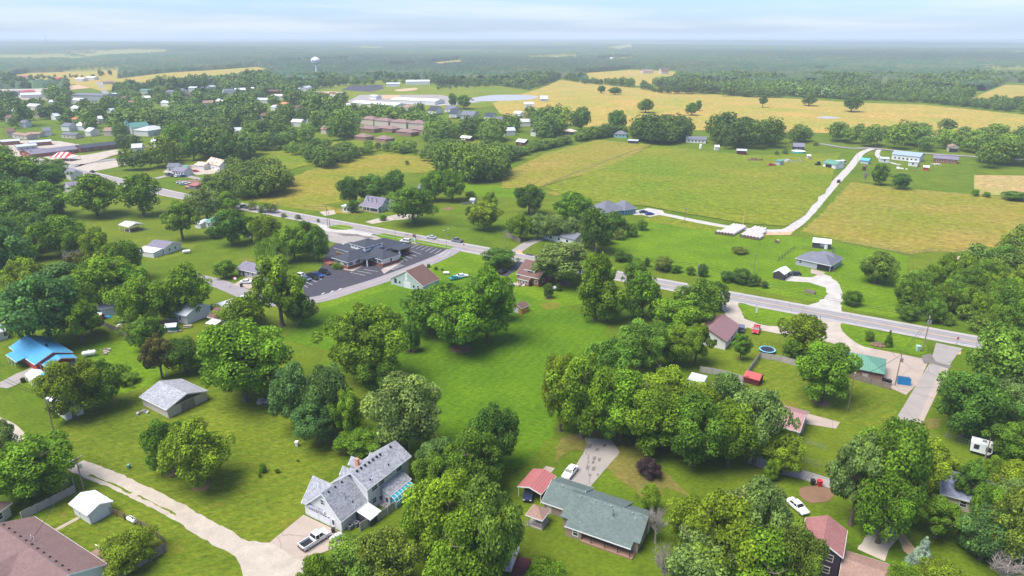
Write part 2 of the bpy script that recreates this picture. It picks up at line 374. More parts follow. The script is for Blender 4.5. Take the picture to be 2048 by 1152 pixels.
S('gravel_lot', [(1615,618),(1683,636),(1685,655),(1720,690),(1700,700),(1640,672),(1600,640)], GRAVEL2, .053, ragged=.3)
S('gravel_drive', [(1572,548),(1580,552),(1622,555),(1645,548),(1660,552),(1680,570),(1686,590),(1682,610),(1686,633),(1655,627),(1612,613),(1638,604),(1655,590),(1650,575),(1620,565),(1570,562)], GRAVEL, .07, smooth=False, ragged=.6)
S('concrete_pad', [(1622,538),(1650,545),(1644,553),(1621,546)], CONC, .085)
S('concrete_pad', [(1658,540),(1663,532),(1673,532),(1665,545)], CONC, .085)
ribbon('gravel_road', [(1266,428),(1320,428),(1400,444),(1480,457),(1560,462),(1592,450),(1625,418),(1665,372),(1700,335),(1722,308),(1745,298)], 5.0, GRAVEL, .07, ragged=.25)
S('gravel_pad', [(1262,424),(1296,416),(1325,421),(1330,428),(1300,434),(1284,430)], GRAVEL, .066)
S('sandy_verge', [(1480,457),(1560,465),(1592,458),(1580,470),(1530,470)], SAND, .06, ragged=.7)
ribbon('cross_road', [(1640,288),(1700,297),(1745,297),(1830,306),(1920,312),(2060,320)], 5.5, ASPH2, .07)
ribbon('gravel_drive', [(1758,300),(1755,312),(1775,323),(1800,330)], 3.5, GRAVEL, .07, ragged=.7)
ribbon('gravel_lane', [(150,930),(230,962),(330,1010),(420,1062),(490,1100),(570,1130),(650,1180)], 3.9, GRAVEL2, .06, ragged=.4)
ribbon('grass_strip', [(180,950),(228,971),(262,987)], .45, OLIVE, .075, ragged=.45, block=False)
ribbon('grass_strip', [(275,992),(320,1013),(352,1030)], .35, OLIVE, .075, ragged=.42, block=False)
S('gravel_lot', [(470,1090),(540,1086),(603,1120),(640,1160),(520,1200),(480,1130)], GRAVEL2, .065, smooth=True, ragged=.4)
S('concrete_driveway', [(540,1085),(607,1030),(683,1066),(700,1085),(602,1122)], CONC, .08)
ribbon('footpath', [(112,1060),(157,1036)], .9, CONC, .06)
ribbon('old_driveway', [(0,775),(60,745),(90,735)], 5.0, CONC2, .06, ragged=.7)
ribbon('clay_drive', [(-10,840),(20,855),(50,885)], 2.5, GRAVEL2, .06)
S('concrete_driveway', [(1130,965),(1180,975),(1240,905),(1222,880),(1170,876),(1175,893)], CONC2, .07, ragged=.15)
S('concrete_pad', [(1083,942),(1092,932),(1110,937),(1100,948)], CONC, .07)
ribbon('back_lane', [(1500,918),(1548,936),(1600,948),(1680,972),(1770,985)], 3.6, CONC2, .06)
ribbon('dirt_drive', [(1800,1010),(1770,1060),(1740,1110)], 4.5, GRAVEL2, .06, ragged=.7)
S('bare_soil', [(1605,975),(1640,972),(1668,985),(1655,1003),(1620,1005),(1600,992)], DIRT, .07, smooth=True, ragged=.5)
S('bare_soil', [(1790,1040),(1800,1060),(1835,1105),(1825,1115),(1800,1090)], SAND, .07, smooth=True, ragged=.4)
S('bare_soil', [(1245,930),(1300,925),(1345,960),(1370,990),(1300,960)], BROWNW, .06, smooth=True, ragged=1.4)
S('concrete_driveway', [(1585,832),(1610,826),(1680,845),(1672,858),(1612,848),(1604,868)], CONC, .07)
S('clinic_lot', [(655,498),(700,468),(740,472),(800,485),(925,502),(640,603),(612,605),(602,548),(640,540)], DARKASP, .055)
S('gravel_lot', [(645,462),(690,450),(740,466),(790,478),(745,480),(690,490),(656,482)], CONC2, .06, smooth=False, ragged=.4)
S('gravel_lot', [(632,447),(660,440),(755,462),(740,472),(650,462)], GRAVEL, .064, ragged=.3)
S('grass_island', [(660,452),(690,450),(707,456),(690,460),(662,458)], NLAWN, .085, smooth=True)
S('grass_island', [(748,470),(768,467),(908,494),(898,499),(820,484),(770,480)], NLAWN, .085)
S('clinic_walk', [(676,535),(727,517),(760,517),(800,528),(768,534),(735,528),(705,543),(690,540)], CONC, .075)
S('clinic_walk', [(762,540),(804,518),(808,522),(768,548)], CONC, .077)
S('farm_drive', [(730,444),(755,437),(800,428),(835,430),(830,438),(790,440),(745,448)], GRAVEL2, .06)
S('farm_drive', [(638,424),(668,420),(672,428),(650,432)], GRAVEL2, .06, ragged=.4)
ribbon('driveway', [(1030,505),(1055,488),(1080,478)], 5, CONC2, .06)
ribbon('black_driveway', [(1005,552),(1030,535),(1046,520),(1062,508)], 3.6, DARKASP, .065)
ribbon('gravel_drive', [(310,357),(350,350),(400,358),(430,372)], 5, CONC2, .06, ragged=.7)
S('gravel_lot', [(325,345),(345,330),(450,330),(455,345),(395,350)], GRAVEL2, .055, ragged=.6)
S('junk_yard', [(355,362),(395,358),(402,376),(385,380)], DIRT, .06, ragged=.6)
S('grass_island', [(1478,606),(1510,614),(1546,621),(1601,632),(1645,642),(1610,652),(1540,652),(1500,640),(1482,622)], NLAWN, .085, smooth=True)
S('grass_island', [(1682,648),(1710,653),(1786,668),(1840,681),(1856,700),(1838,712),(1795,702),(1730,694),(1690,668)], NLAWN, .085, smooth=True)
S('driveway', [(466,570),(490,556),(530,550),(530,565),(498,578)], CONC, .08)
S('bare_soil', [(1500,740),(1515,745),(1510,772),(1495,770)], OLIVE, .06)
for q in ([(1512,320),(1530,316),(1545,322),(1520,326)], [(1492,323),(1520,321),(1510,328)], [(1616,350),(1640,348),(1645,353)], [(1910,515),(1935,512),(1940,522),(1920,524)], [(1930,530),(1965,524),(1960,533)], [(1030,505),(1040,500),(1045,508)], [(884,417),(900,414),(904,419),(890,420)], [(140,328),(190,326),(240,320),(250,330),(160,345)], [(0,296),(60,300),(150,312),(230,300),(240,306),(150,330),(40,300)]):
    S('bare_patch', q, SAND if q[0][0] > 200 and q[0][0] != 884 else (DIRT if q[0][0] == 884 else GRAVEL2), .062, smooth=True, ragged=.4)
for (u, v, r) in ((402,972,1.9),(343,946,1.5),(921,698,3.0),(822,703,1.2),(1126,567,3.0),(1097,597,1.2),(1753,566,1.6),(1643,806,2.0)):
    c = at(u, v); S('mulch_ring', [(c.x+r*math.cos(t*.785), c.y+r*math.sin(t*.785)) for t in range(8)], DIRT, .07, smooth=True, ragged=.3, world=True)
TAR = mat('tar_stain', (.17, .15, .135), 'gravel', rough=1)
for u, v, a, b_ in ((1189,917,7,1.6),(1199,920,6,1.5),(1186,925,6,1.4),(1176,936,7,1.8),(1188,938,8,1.8),(1180,951,6,1),(1196,950,5,.9),(1178,893,14,2),(1195,900,8,1.2),(1210,892,7,1.4)):
    S('tar_patch', [(u-a*.4,v-b_*2),(u+a*.5,v-b_*2.4),(u+a*.3,v+b_*2),(u-a*.6,v+b_*2.2)], TAR, .085, ragged=.12)
for u, v, a, b_ in ((700,470,26,3),(735,475,14,2),(668,470,8,3)): S('tar_patch', [(u-a,v-b_),(u+a*.6,v-b_*.6),(u+a,v+b_),(u-a*.5,v+b_*.8)], CONC if a == 8 else TAR, .075, ragged=.5)
S('bare_patch', [(1092,384),(1125,380),(1138,386),(1110,392)], HAY, .072, ragged=1)
S('road_patch', [(1842,712),(1862,708),(1872,724),(1905,733),(1898,738),(1862,726),(1848,728)], TAR, .095, ragged=.25)
S('bare_soil', [(1908,700),(1922,703),(1918,709),(1906,706)], SAND, .06, smooth=True, ragged=.3)
S('bare_soil', [(1850,840),(1880,838),(1875,855),(1842,858)], BROWNW, .06, smooth=True, ragged=.8)
for q in ([(100,880),(125,868),(150,875),(130,890)], [(1555,800),(1600,808),(1590,822),(1540,812)], [(420,1010),(450,1004),(440,1016)], [(560,1050),(590,1030),(575,1060)], [(300,1090),(340,1085),(370,1100),(330,1108)], [(240,935),(262,925),(270,940)], [(120,1020),(135,1028),(128,1040)], [(1180,600),(1215,610),(1200,622)], [(1080,608),(1110,604),(1120,616),(1090,618)], [(1500,560),(1530,566),(1520,574)], [(470,520),(500,515),(510,524)]):
    S('worn_patch', q, mat('dry_grass', (.13, .165, .012), 'grass', rough=1, col2=(.17, .17, .025)), .063, smooth=True, ragged=.9)
# school grounds, ponds
S('pond', [(935,199),(980,191),(1040,190),(1075,193),(1060,199),(1010,202),(950,203)], WATER, .06, smooth=True)
S('pond', [(1634,236),(1650,233),(1680,236),(1660,238)], WATER, .06, smooth=True)
S('ball_field', [(640,196),(700,183),(830,181),(980,175),(1000,182),(880,200),(760,200)], PASTURE, .03)
S('infield', [(735,194),(790,190),(800,195),(760,199)], SAND, .07, smooth=True)
S('infield', [(790,180),(830,176),(832,180),(800,183)], SAND, .07, smooth=True)
S('parking_lot', [(683,180),(700,172),(765,170),(768,178),(740,184)], DARKASP, .06)
S('parking_lot', [(605,190),(625,183),(690,184),(680,192),(650,198)], GRAVEL, .06)
S('parking_lot', [(690,205),(720,190),(880,190),(960,205),(880,212)], CONC2, .05)
ribbon('school_road', [(950,203),(900,210),(840,207)], 7, GRAVEL, .06)
ribbon('far_road', [(600,178),(650,172),(700,168)], 7, ASPH2, .06)
ribbon('far_road', [(225,200),(208,182),(198,165)], 9, ASPH2, .06)
# car park bay lines
def bay(p, q): ribbon('bay_line', [p, q], .14, WHT, .09, smooth=False, block=False)
for i in range(8): bay((838+9*i, 489+2.0*i), (822+9.5*i, 496+2.4*i))
for i in range(5): bay((822-9*i, 502+4*i), (842-9*i, 509+4*i))
for i in range(6): bay((604+9*i, 570-5*i), (616+9*i, 575-5.2*i))
for i in range(3): bay((700+14*i, 545-3*i), (730+13*i, 551-3.6*i))
for i in range(8): bay((764+3.2*i, 536-1.2*i), (788+3*i, 540-1.2*i))
# ---------------------------------------------------------------- buildings
FOOT = []       # footprints (x, y, r) kept clear of scattered trees
W_WHITE = mat('white_siding', (.72, .71, .70), 'siding', rough=.6, var=.05)
W_PLAIN = mat('white_wall', (.68, .66, .63), rough=.7, var=.06)
W_CREAM = mat('cream_wall', (.55, .47, .38), rough=.8, var=.1)
W_BLOCK = mat('block_wall', (.50, .44, .38), rough=.9, var=.15)
W_TAN = mat('tan_siding', (.34, .25, .19), 'siding', rough=.7, var=.08)
W_GREY = mat('grey_siding', (.42, .43, .45), 'siding', rough=.7, var=.05)
W_BLUE = mat('blue_siding', (.13, .27, .33), 'siding', rough=.7, var=.08)
W_SAGE = mat('sage_siding', (.45, .53, .49), 'siding', rough=.7, var=.08)
W_DARK = mat('dark_siding', (.055, .05, .06), 'siding', rough=.6, var=.1)
W_PURP = mat('plum_siding', (.050, .032, .055), 'siding', rough=.6, var=.1)
W_RED = mat('red_wall', (.48, .06, .045), 'boards', rough=.7, var=.1)
W_MAROON = mat('maroon_wall', (.10, .02, .02), rough=.7, var=.1)
W_ORANGE = mat('orange_wall', (.75, .32, .06), 'boards', rough=.7)
BRICK = mat('red_brick', (.24, .085, .055), 'brick'); BRICK2 = mat('brown_brick', (.26, .15, .11), 'brick')
R_SLATE = mat('slate_shingle', (.046, .052, .068), 'shingle', var=.05); R_GREY = mat('grey_shingle', (.15, .155, .185), 'shingle', var=.06)
R_LIGHT = mat('light_grey_shingle', (.30, .303, .33), 'shingle', var=.13); R_GREEN = mat('green_shingle', (.115, .150, .138), 'shingle', var=.07)
R_BROWN = mat('brown_shingle', (.15, .082, .068), 'shingle', var=.06); R_ROSE = mat('rose_shingle', (.185, .115, .105), 'shingle', var=.05)
R_RED = mat('red_shingle', (.30, .135, .125), 'shingle', var=.05); R_TAN = mat('tan_shingle', (.29, .18, .14), 'shingle', var=.05)
R_BLUE = mat('blue_metal', (.075, .32, .54), 'ribs', rough=.45); R_GREENM = mat('green_metal', (.12, .27, .19), 'ribs', rough=.45)
R_WHITE = mat('white_metal_roof', (.74, .74, .76), 'ribs', rough=.5, var=.03); R_REDM = mat('red_metal', (.45, .08, .08), 'ribs', rough=.5)
R_FADED = mat('faded_red_metal', (.38, .13, .125), 'ribs', rough=.6, var=.2); R_MAUVE = mat('mauve_metal', (.25, .14, .14), 'ribs', rough=.6)
R_RUST = mat('rusty_metal', (.60, .55, .50), 'rust', col2=(.50, .20, .07)); R_STEEL = mat('steel_roof', (.50, .52, .55), 'ribs', rough=.45)
R_PURP = mat('grey_purple_shingle', (.19, .17, .22), 'shingle', var=.06); R_TEAL = mat('teal_shingle', (.10, .24, .20), 'shingle')
TRIM = mat('white_trim', (.78, .77, .76), rough=.5, var=.02); GLASS = mat('window_glass', (.03, .04, .05), rough=.12, var=.2)
WOOD = mat('weathered_wood', (.25, .20, .17), 'boards', var=.25); WOOD2 = mat('brown_wood', (.17, .11, .08), 'boards', var=.25)
WOODG = mat('grey_wood', (.42, .38, .35), 'boards', var=.2); BARK = mat('bark', (.14, .105, .08), rough=1, var=.3)
METAL = mat('galvanised', (.45, .46, .47), rough=.4, metal=.6); BLACK = mat('black_plastic_and_shade', (.02, .02, .022), rough=.5)  # BLACK also paints the shade inside the open garage and barn
TEALG = mat('teal_glass', (.03, .30, .38), rough=.12); DECK = mat('deck_boards', (.30, .18, .13), 'boards', var=.2)
TANKW = mat('tank_white', (.78, .78, .78), rough=.35, var=.04); BLUEP = mat('blue_plastic', (.01, .22, .52), rough=.4)
REDP = mat('red_plastic', (.5, .03, .03), rough=.4); DOORW = mat('door_white', (.70, .70, .71), rough=.5, var=.03)
CHIM = mat('chimney_brick', (.50, .24, .14), 'brick'); RUBBER = mat('rubber', (.02, .02, .02), rough=.9)
SHUT = mat('dark_shutter', (.03, .035, .045), rough=.6)
class Bld:
    def __init__(s, name, label, cat, A, B, h=0, group=None, loc=None, rot=None):
        if loc is None:
            a = at(*A, h) if h else at(*A); b = at(*B, h) if h else at(*B)
            # far buildings stand on the terrain: use ground height
            g = hgt(a.x, a.y)
            if g: a = at(*A, h+g); b = at(*B, h+hgt(b.x, b.y))
            s.L = (b.xy-a.xy).length; rot = math.atan2(b.y-a.y, b.x-a.x); loc = (a.x, a.y, g)
        s.root = empty(name, loc, rot, label, cat, group); s.loc = Vector(loc); s.rot = rot; s.blk = None
    def local(s, u, v, z):
        p = at(u, v, z+s.loc.z)-s.loc; c, n = math.cos(-s.rot), math.sin(-s.rot)
        return p.x*c-p.y*n, p.x*n+p.y*c
    def foot(s, x0, x1, y0, y1):
        c, n = math.cos(s.rot), math.sin(s.rot)
        k = max(1, int(round((x1-x0)/max(1, (y1-y0))))); 
        for i in range(k):
            x = x0+(x1-x0)*(i+.5)/k; y = (y0+y1)/2
            FOOT.append((s.loc.x+x*c-y*n, s.loc.y+x*n+y*c, .5*math.hypot((x1-x0)/k, y1-y0)))
    def block(s, x0, x1, y0, y1, h, rise, roof='gx', wall=None, rm=None, oh=.4, z0=0, trim=TRIM, ry=None, he=None, walls=True, ov=None, noface=False, rname='roof', wname='wall'):
        """gx: gable ridge along x, gy: ridge along y, hip, flat, shed (high side +y). x0..y1 are the eave lines"""
        s.blk = (x0, x1, y0, y1, h, rise, roof, oh, ry, he); ov = oh if ov is None else ov
        if z0 == 0: s.foot(x0, x1, y0, y1)
        i, j, k, l = x0+ov, x1-ov, y0+oh, y1-oh; m = MB(); t = .16
        if roof == 'gx':
            yc = (y0+y1)/2 if ry is None else ry; h2 = h if he is None else he
            sl = rise/max(.1, yc-y0); sl2 = (h+rise-h2)/max(.1, y1-yc)
            if walls: m.prism([(k, z0), (l, z0), (l, h2+sl2*oh-.02), (yc, h+rise-.05), (k, h+sl*oh-.02)], i, j)
            r = MB().prism([(y0, h), (yc, h+rise), (y1, h2), (y1, h2-t), (yc, h+rise-t*1.4), (y0, h-t)], x0, x1)
            tr = MB()
            for a, b in ((x0-.04, x0+.08), (x1-.08, x1+.04)):
                tr.prism([(y0-.03, h-.03), (yc, h+rise-.03), (y1+.03, h2-.03), (y1+.03, h2-t-.1), (yc, h+rise-t*1.4-.1), (y0-.03, h-t-.1)], a, b)
            tr.box(x0+.1, x1-.1, y0-.06, y0-.005, h-t-.1, h-.03); tr.box(x0+.1, x1-.1, y1+.005, y1+.06, h2-t-.1, h2-.03)
        elif roof == 'gy':
            xc = (x0+x1)/2 if ry is None else ry; h2 = h if he is None else he
            sl = rise/(xc-x0); sl2 = (h+rise-h2)/(x1-xc)
            if walls: m.prism([(i, z0), (j, z0), (j, h2+sl2*ov-.02), (xc, h+rise-.05), (i, h+sl*ov-.02)], k, l, 'y')
            r = MB().prism([(x0, h), (xc, h+rise), (x1, h2), (x1, h2-t), (xc, h+rise-t*1.4), (x0, h-t)], y0, y1, 'y')
            tr = MB()
            for a, b in ((y0-.04, y0+.08), (y1-.08, y1+.04)):
                tr.prism([(x0-.03, h-.03), (xc, h+rise-.03), (x1+.03, h2-.03), (x1+.03, h2-t-.1), (xc, h+rise-t*1.4-.1), (x0-.03, h-t-.1)], a, b, 'y')
            tr.box(x1+.005, x1+.06, y0+.05, y1-.05, h2-t-.1, h2-.03)
        elif roof == 'hip':
            if walls: m.box(i, j, k, l, z0, h-.1)
            d = min(x1-x0, y1-y0)/2; r = MB()
            if x1-x0 >= y1-y0: R0, R1 = (x0+d, (y0+y1)/2, h+rise), (x1-d-.01, (y0+y1)/2, h+rise)
            else: R0, R1 = ((x0+x1)/2, y0+d, h+rise), ((x0+x1)/2, y1-d, h+rise)
            b = [(x0,y0,h-t),(x1,y0,h-t),(x1,y1,h-t),(x0,y1,h-t),(x0,y0,h),(x1,y0,h),(x1,y1,h),(x0,y1,h)]
            top = [(4,5,9,8),(6,7,8,9),(5,6,9),(7,4,8)] if x1-x0 >= y1-y0 else [(4,5,8),(6,7,9),(5,6,9,8),(7,4,8,9)]
            r.add(b+[R0, R1], [(3,2,1,0),(0,1,5,4),(1,2,6,5),(2,3,7,6),(3,0,4,7)]+top)
            tr = MB(); tr.box(x0-.05, x1+.05, y0-.05, y0-.003, h-t-.08, h-.03); tr.box(x1+.003, x1+.05, y0, y1, h-t-.08, h-.03); tr.box(x0-.05, x0-.003, y0, y1, h-t-.08, h-.03)
        elif roof == 'shed':
            if walls: m.prism([(k, z0), (l, z0), (l, h+rise-.12), (k, h-.12)], i, j)
            r = MB().prism([(y0, h), (y1, h+rise), (y1, h+rise-t), (y0, h-t)], x0, x1); tr = MB().box(x0, x1, y0-.06, y0-.005, h-t-.06, h-.02)
        else:
            if walls: m.box(i, j, k, l, z0, h-.05)
            r = MB().box(x0, x1, y0, y1, h, h+rise); tr = MB().box(x0-.05, x1+.05, y0-.06, y0-.005, h-.1, h+rise-.02)
        if walls: m.build(wname, wall, s.root)
        ro = r.build(rname, rm, s.root)
        if trim: tr.build('fascia', trim, s.root)
        return ro
    def plane(s, side):
        x0, x1, y0, y1, h, rise, roof, oh, ry, he = s.blk
        return {'f': (0, y0+oh, 1, 0, 0, -1), 'b': (0, y1-oh, 1, 0, 0, 1), 'l': (x0+oh, 0, 0, 1, -1, 0), 'r': (x1-oh, 0, 0, 1, 1, 0)}[side]
    def rect(s, side, t, z, w, h, d, fr, in_=0):
        """box lying on a wall: t along the wall, z bottom, proud by d"""
        px, py, tx, ty, nx, ny = s.plane(side); m = fr
        a0, a1 = t-w/2, t+w/2
        if tx: ys = sorted((py+ny*in_, py+ny*d)); m.box(a0, a1, ys[0], ys[1], z, z+h)
        else: xs = sorted((px+nx*in_, px+nx*d)); m.box(xs[0], xs[1], a0, a1, z, z+h)
        return m
    def win(s, side, t, z=1.0, w=1.0, h=1.2, fm=TRIM, shut=None, mull=True):
        f = MB(); b = .11
        s.rect(side, t-w/2-b/2, z-b, b, h+2*b, .07, f, .0); s.rect(side, t+w/2+b/2, z-b, b, h+2*b, .07, f, 0)
        s.rect(side, t, z-b, w, b, .07, f, 0); s.rect(side, t, z+h, w, b, .07, f, 0)
        if mull: s.rect(side, t, z+h/2-.03, w, .06, .055, f, .02)
        o = f.build('window', fm, s.root); s.rect(side, t, z, w, h, .035, MB(), .005).build('pane', GLASS, o)
        if shut:
            for q in (-1, 1): s.rect(side, t+q*(w/2+b+.2), z-.05, .32, h+.1, .05, MB(), .003).build('shutter', shut, s.root)
        return o
    def door(s, side, t, w=.95, h=2.05, m=DOORW, z=.05, name='door', glass=False):
        o = s.rect(side, t, z, w, h, .06, MB(), .003).build(name, m, s.root)
        if glass: s.rect(side, t, z+h*.35, w*.6, h*.5, .075, MB(), .062).build('pane', GLASS, o)
        elif name == 'door' : s.rect(side, t+w*.35, z+1, .08, .08, .12, MB(), .062).build('handle', METAL, o)
        return o
    def garage(s, side, t, w=2.6, h=2.2, m=DOORW, wins=True):
        o = MB()
        for i in range(4): s.rect(side, t, .05+i*h/4, w, h/4-.03, .06, o, .003)
        o = o.build('garage_door', m, s.root)
        if wins:
            for i in range(4): s.rect(side, t-w/2+w*(i+.5)/4, .05+h*.78, w/6, .25, .075, MB(), .062).build('pane', GLASS, o)
        return o
    def part(s, name, m, mb, parent=None): return mb.build(name, m, parent or s.root)
def post(b, x, y, z0, z1, r=.08, m=TRIM, name='post'): return MB().box(x-r, x+r, y-r, y+r, z0, z1).build(name, m, b.root)
# 1 -- white L-shaped house
b = Bld('house', 'white two storey house with mottled grey shingle roof, double garage and curved teal sunroom', 'house', (683,1063), (734,1022))
b.block(-.4, 7.2, -.55, 8.6, 2.6, 4.6, 'gx', W_WHITE, R_LIGHT, ry=3.9, he=2.9)
b.win('l', 4.3, 4.3, .8, 1.0); b.garage('l', 7.0, 2.5); b.garage('l', 4.0, 2.5); b.door('l', 1.9, glass=True)
for x in (1.0, 2.7, 4.4): MB().box(x-.17, x+.17, 3.35, 3.69, 6.55, 6.95).build('roof_vent', BLACK, b.root)
MB().tube((3.2, 1.7, 4.6), (3.2, 1.7, 6.1), .09).build('vent_pipe', METAL, b.root); MB().box(3.9, 4.1, .5, .7, 3.6, 3.95).build('roof_vent', BLACK, b.root)
b.block(-.38, 6.6, 3.9, 9.8, 2.75, 4.0, 'gy', W_WHITE, R_LIGHT)
b.block(6.2, 19.2, -1.2, 8.8, 5.7, 2.4, 'gx', W_WHITE, R_LIGHT, ry=2.9, he=3.4, oh=.5)
for t in (8.6, 10.6, 15.8): b.win('f', t, 4.05, 1.5, .9)
b.win('f', 8.3, 1.3, 1.1, 1.1); b.door('f', 10.0, glass=True); b.win('r', 2, 4.6, .9, 1.0)
for x in (7.4, 8.5, 9.6, 10.7, 11.8, 12.9, 13.9, 17.0): MB().box(x-.17, x+.17, 2.15, 2.5, 7.75, 8.12).build('roof_vent', BLACK, b.root)
for x, y, z in ((8.1, -.3, 6.2), (13.5, -.1, 6.35)): MB().box(x, x+.2, y, y+.2, z, z+.4).build('roof_vent', BLACK, b.root)
MB().box(9.5, 10.1, 4.2, 4.9, 4.5, 8.5).build('chimney', CHIM, b.root)
for x, y1 in ((7.9, 6.6), (10.9, 7.2), (14.2, 5.3)):
    b.block(x-1.1, x+1.1, 3.4, y1, 5.9 if y1 < 7 else 6.2, 1.4, 'gy', W_WHITE, R_LIGHT, z0=3.8, oh=.25, rname='dormer_roof', wname='dormer')
b.block(10.0, 16.6, -3.2, -.72, 2.55, 1.25, 'shed', W_WHITE, R_LIGHT, oh=.25); b.door('l', -2.2, .9, 2.0, glass=True)
# sunroom: curved glass panels with white ribs
sun = MB(); rib = MB(); xs = [10.3+i*.93 for i in range(7)]
arc = [(-3.2, 2.35)]+[(-3.2-1.3*math.sin(t*math.pi/10), .95+1.4*math.cos(t*math.pi/10)) for t in range(1, 6)]+[(-4.5, .1)]
for i in range(6): sun.prism([(y, z) for y, z in arc]+[(-3.25, .1)], xs[i]+.05, xs[i+1]-.05)
for x in xs:
    for (y0_, z0_), (y1_, z1_) in zip(arc[:-1], arc[1:]): rib.tube((x, y0_-.02, z0_+.02), (x, y1_-.02, z1_+.02), .055, n=4)
for y_, z_ in (arc[2], arc[4], arc[-2]): rib.tube((xs[0], y_-.02, z_+.02), (xs[-1], y_-.02, z_+.02), .05, n=4)
so_ = sun.build('sunroom', TEALG, b.root); rib.build('sunroom_frame', TRIM, so_)
HOUSE1 = b
b.block(3.6, 6.7, -3.9, -.2, 1.75, .7, 'shed', W_DARK, R_WHITE, oh=.1, ov=.1, rname='lean_to_roof', wname='lean_to')
MB().box(9.2, 10.9, -2.1, -.75, .0, .35).box(9.4, 10.7, -2.5, -2.12, 0, .17).build('steps', WOODG, b.root)
# 2 -- green roof ranch house
b = Bld('house', 'tan ranch house with stepped green shingle roof and long wooden back porch', 'house', (1124,1034), (1273,1085), 2.7)
b.block(-.4, 14.9, 0, 9.4, 2.7, 2.5, 'gx', W_TAN, R_GREEN, ry=4.8, trim=None); b.win('r', 3, 1.1); b.door('r', 6.5)
b.block(-.3, 10.2, 4.3, 10.7, 2.7, 2.53, 'gx', W_TAN, R_GREEN, oh=.2, ov=.3, ry=4.8, he=2.4, trim=None, z0=.01)
b.block(-5.4, 1.8, 2.4, 11.2, 2.5, 2.1, 'gx', W_TAN, R_GREEN, ry=6.9, trim=TRIM); b.door('f', -3.9, m=W_CREAM)
b.block(1.2, 13.8, -1.5, .9, 2.25, .75, 'shed', W_TAN, R_GREEN, oh=.1, walls=False)
MB().box(1.3, 4.4, -1.3, .5, 0, 2.25).build('wall', W_TAN, b.root)
b.blk = (1.2, 13.8, -1.4, .9, 2.25, .5, 'shed', .1, None, None); b.win('f', 3.3, .8, .9, 1.3, mull=True)
MB().box(4.4, 14.2, -1.6, .42, .0, .3).build('porch_floor', DECK, b.root)
for x in (6.4, 9.0, 11.4, 13.6): post(b, x, -1.4, .3, 2.15, .05, BLACK)
b.blk = (1.2, 13.8, .3, .9, 2.25, .5, 'shed', .1, None, None); b.door('f', 5.4, m=TRIM, z=.3, glass=True); b.win('f', 7.6, 1, 1.2, 1.0); b.win('f', 10.8, 1, 1.2, 1.0)
for x, y, z in ((-2.9, 6.1, 4.35), (1.7, 4.1, 4.95), (4.6, 4.1, 4.95), (7.7, 4.1, 4.95), (11.8, 4.1, 4.95)): MB().box(x, x+.35, y, y+.35, z-.1, z+.22).build('roof_vent', METAL, b.root)
MB().tube((8.7, 2.9, 3.9), (8.7, 2.9, 5.9), .16).build('flue_pipe', METAL, b.root)
MB().tube((12.8, 3.4, 4.2), (12.8, 3.4, 5.1), .06).build('vent_pipe', TRIM, b.root)
# 3 -- carport
b = Bld('carport', 'faded red metal carport beside the green roofed ranch house', 'carport', (1036,972), (1083,988), 2.5)
b.block(-.1, b.L, -.1, 6.6, 2.5, .8, 'gy', None, R_FADED, walls=False, oh=.1)
for x in (.1, b.L-.2):
    for y in (.1, 3.2, 6.3): post(b, x, y, 0, 2.4, .05, TRIM)
# 4 -- gazebo
b = Bld('gazebo', 'small square gazebo with brown hipped roof and railings', 'gazebo', (1051,1029), (1084,1041), 2.5)
b.block(0, 3.5, 0, 3.5, 2.5, 1.2, 'hip', None, R_TAN, walls=False)
for x in (.35, 3.15):
    for y in (.35, 3.15): post(b, x, y, .2, 2.4, .06, WOODG)
MB().box(.2, 3.3, .2, 3.3, .0, .22).build('floor', WOODG, b.root)
r_ = MB()
for q in range(12): r_.box(.4+q*.23, .45+q*.23, .33, .37, .3, 1.1); r_.box(3.13, 3.17, .4+q*.23, .45+q*.23, .3, 1.1)
r_.box(.35, 3.15, .3, .4, 1.1, 1.18).box(3.1, 3.2, .35, 3.15, 1.1, 1.18); r_.build('railing', WOODG, b.root)
# 5 -- white shed bottom left
b = Bld('shed', 'white shed with white gable roof and wide door, inside the fenced yard', 'shed', (137,1007), (174,1031), 2.6)
b.block(0, b.L, 0, 4.9, 2.6, 1.0, 'gx', W_WHITE, R_WHITE); b.garage('r', 2.45, 3.0, 2.0, wins=False); b.door('f', 2.1); 
# 6 -- bottom-left house
b = Bld('house', 'white house with long rose brown shingle roof and row of dark vents, bottom left corner', 'house', (67,1034), (210,1128), 2.7)
b.block(-.2, b.L+.2, -11.2, .2, 2.7, 2.3, 'gx', W_WHITE, R_ROSE, oh=.5)
b.block(6.0, 14.5, -15.0, -6.5, 2.6, 1.9, 'gy', W_WHITE, R_ROSE, oh=.5)
b.blk = (-.2, b.L+.2, -11.2, .2, 2.7, 2.3, 'gx', .5, None, None); b.win('r', -4.0, .9, 1.1, 1.3); b.win('r', -8, .9, 1.1, 1.3)
for i in range(12): x = 1.0+i*(b.L-2)/11; MB().tube((x, -4.9, 4.65), (x, -4.9, 4.98), .2, .16).build('roof_vent', BLACK, b.root)
for x in (8.2, 9.1): MB().tube((x, -3.9, 4.2), (x, -3.9, 5.0), .07).build('vent_pipe', TRIM, b.root)
MB().box(b.L-8, b.L+.6, .25, 2.6, 0, .35).build('porch_floor', DECK, b.root)
r_ = MB()
for q in range(9): r_.box(b.L-8+q, b.L-7.92+q, 2.5, 2.58, .35, 1.3)
r_.box(b.L-8, b.L+.1, 2.48, 2.6, 1.3, 1.38); r_.build('railing', TRIM, b.root)
b = Bld('house', 'small piece of a cream house with brown roof cut by the left edge', 'house', (-28,1044), (24,1005), 2.7)
b.block(-.2, b.L, 0, 7.5, 2.7, 1.8, 'hip', W_CREAM, R_ROSE); b.win('f', 3, .9)
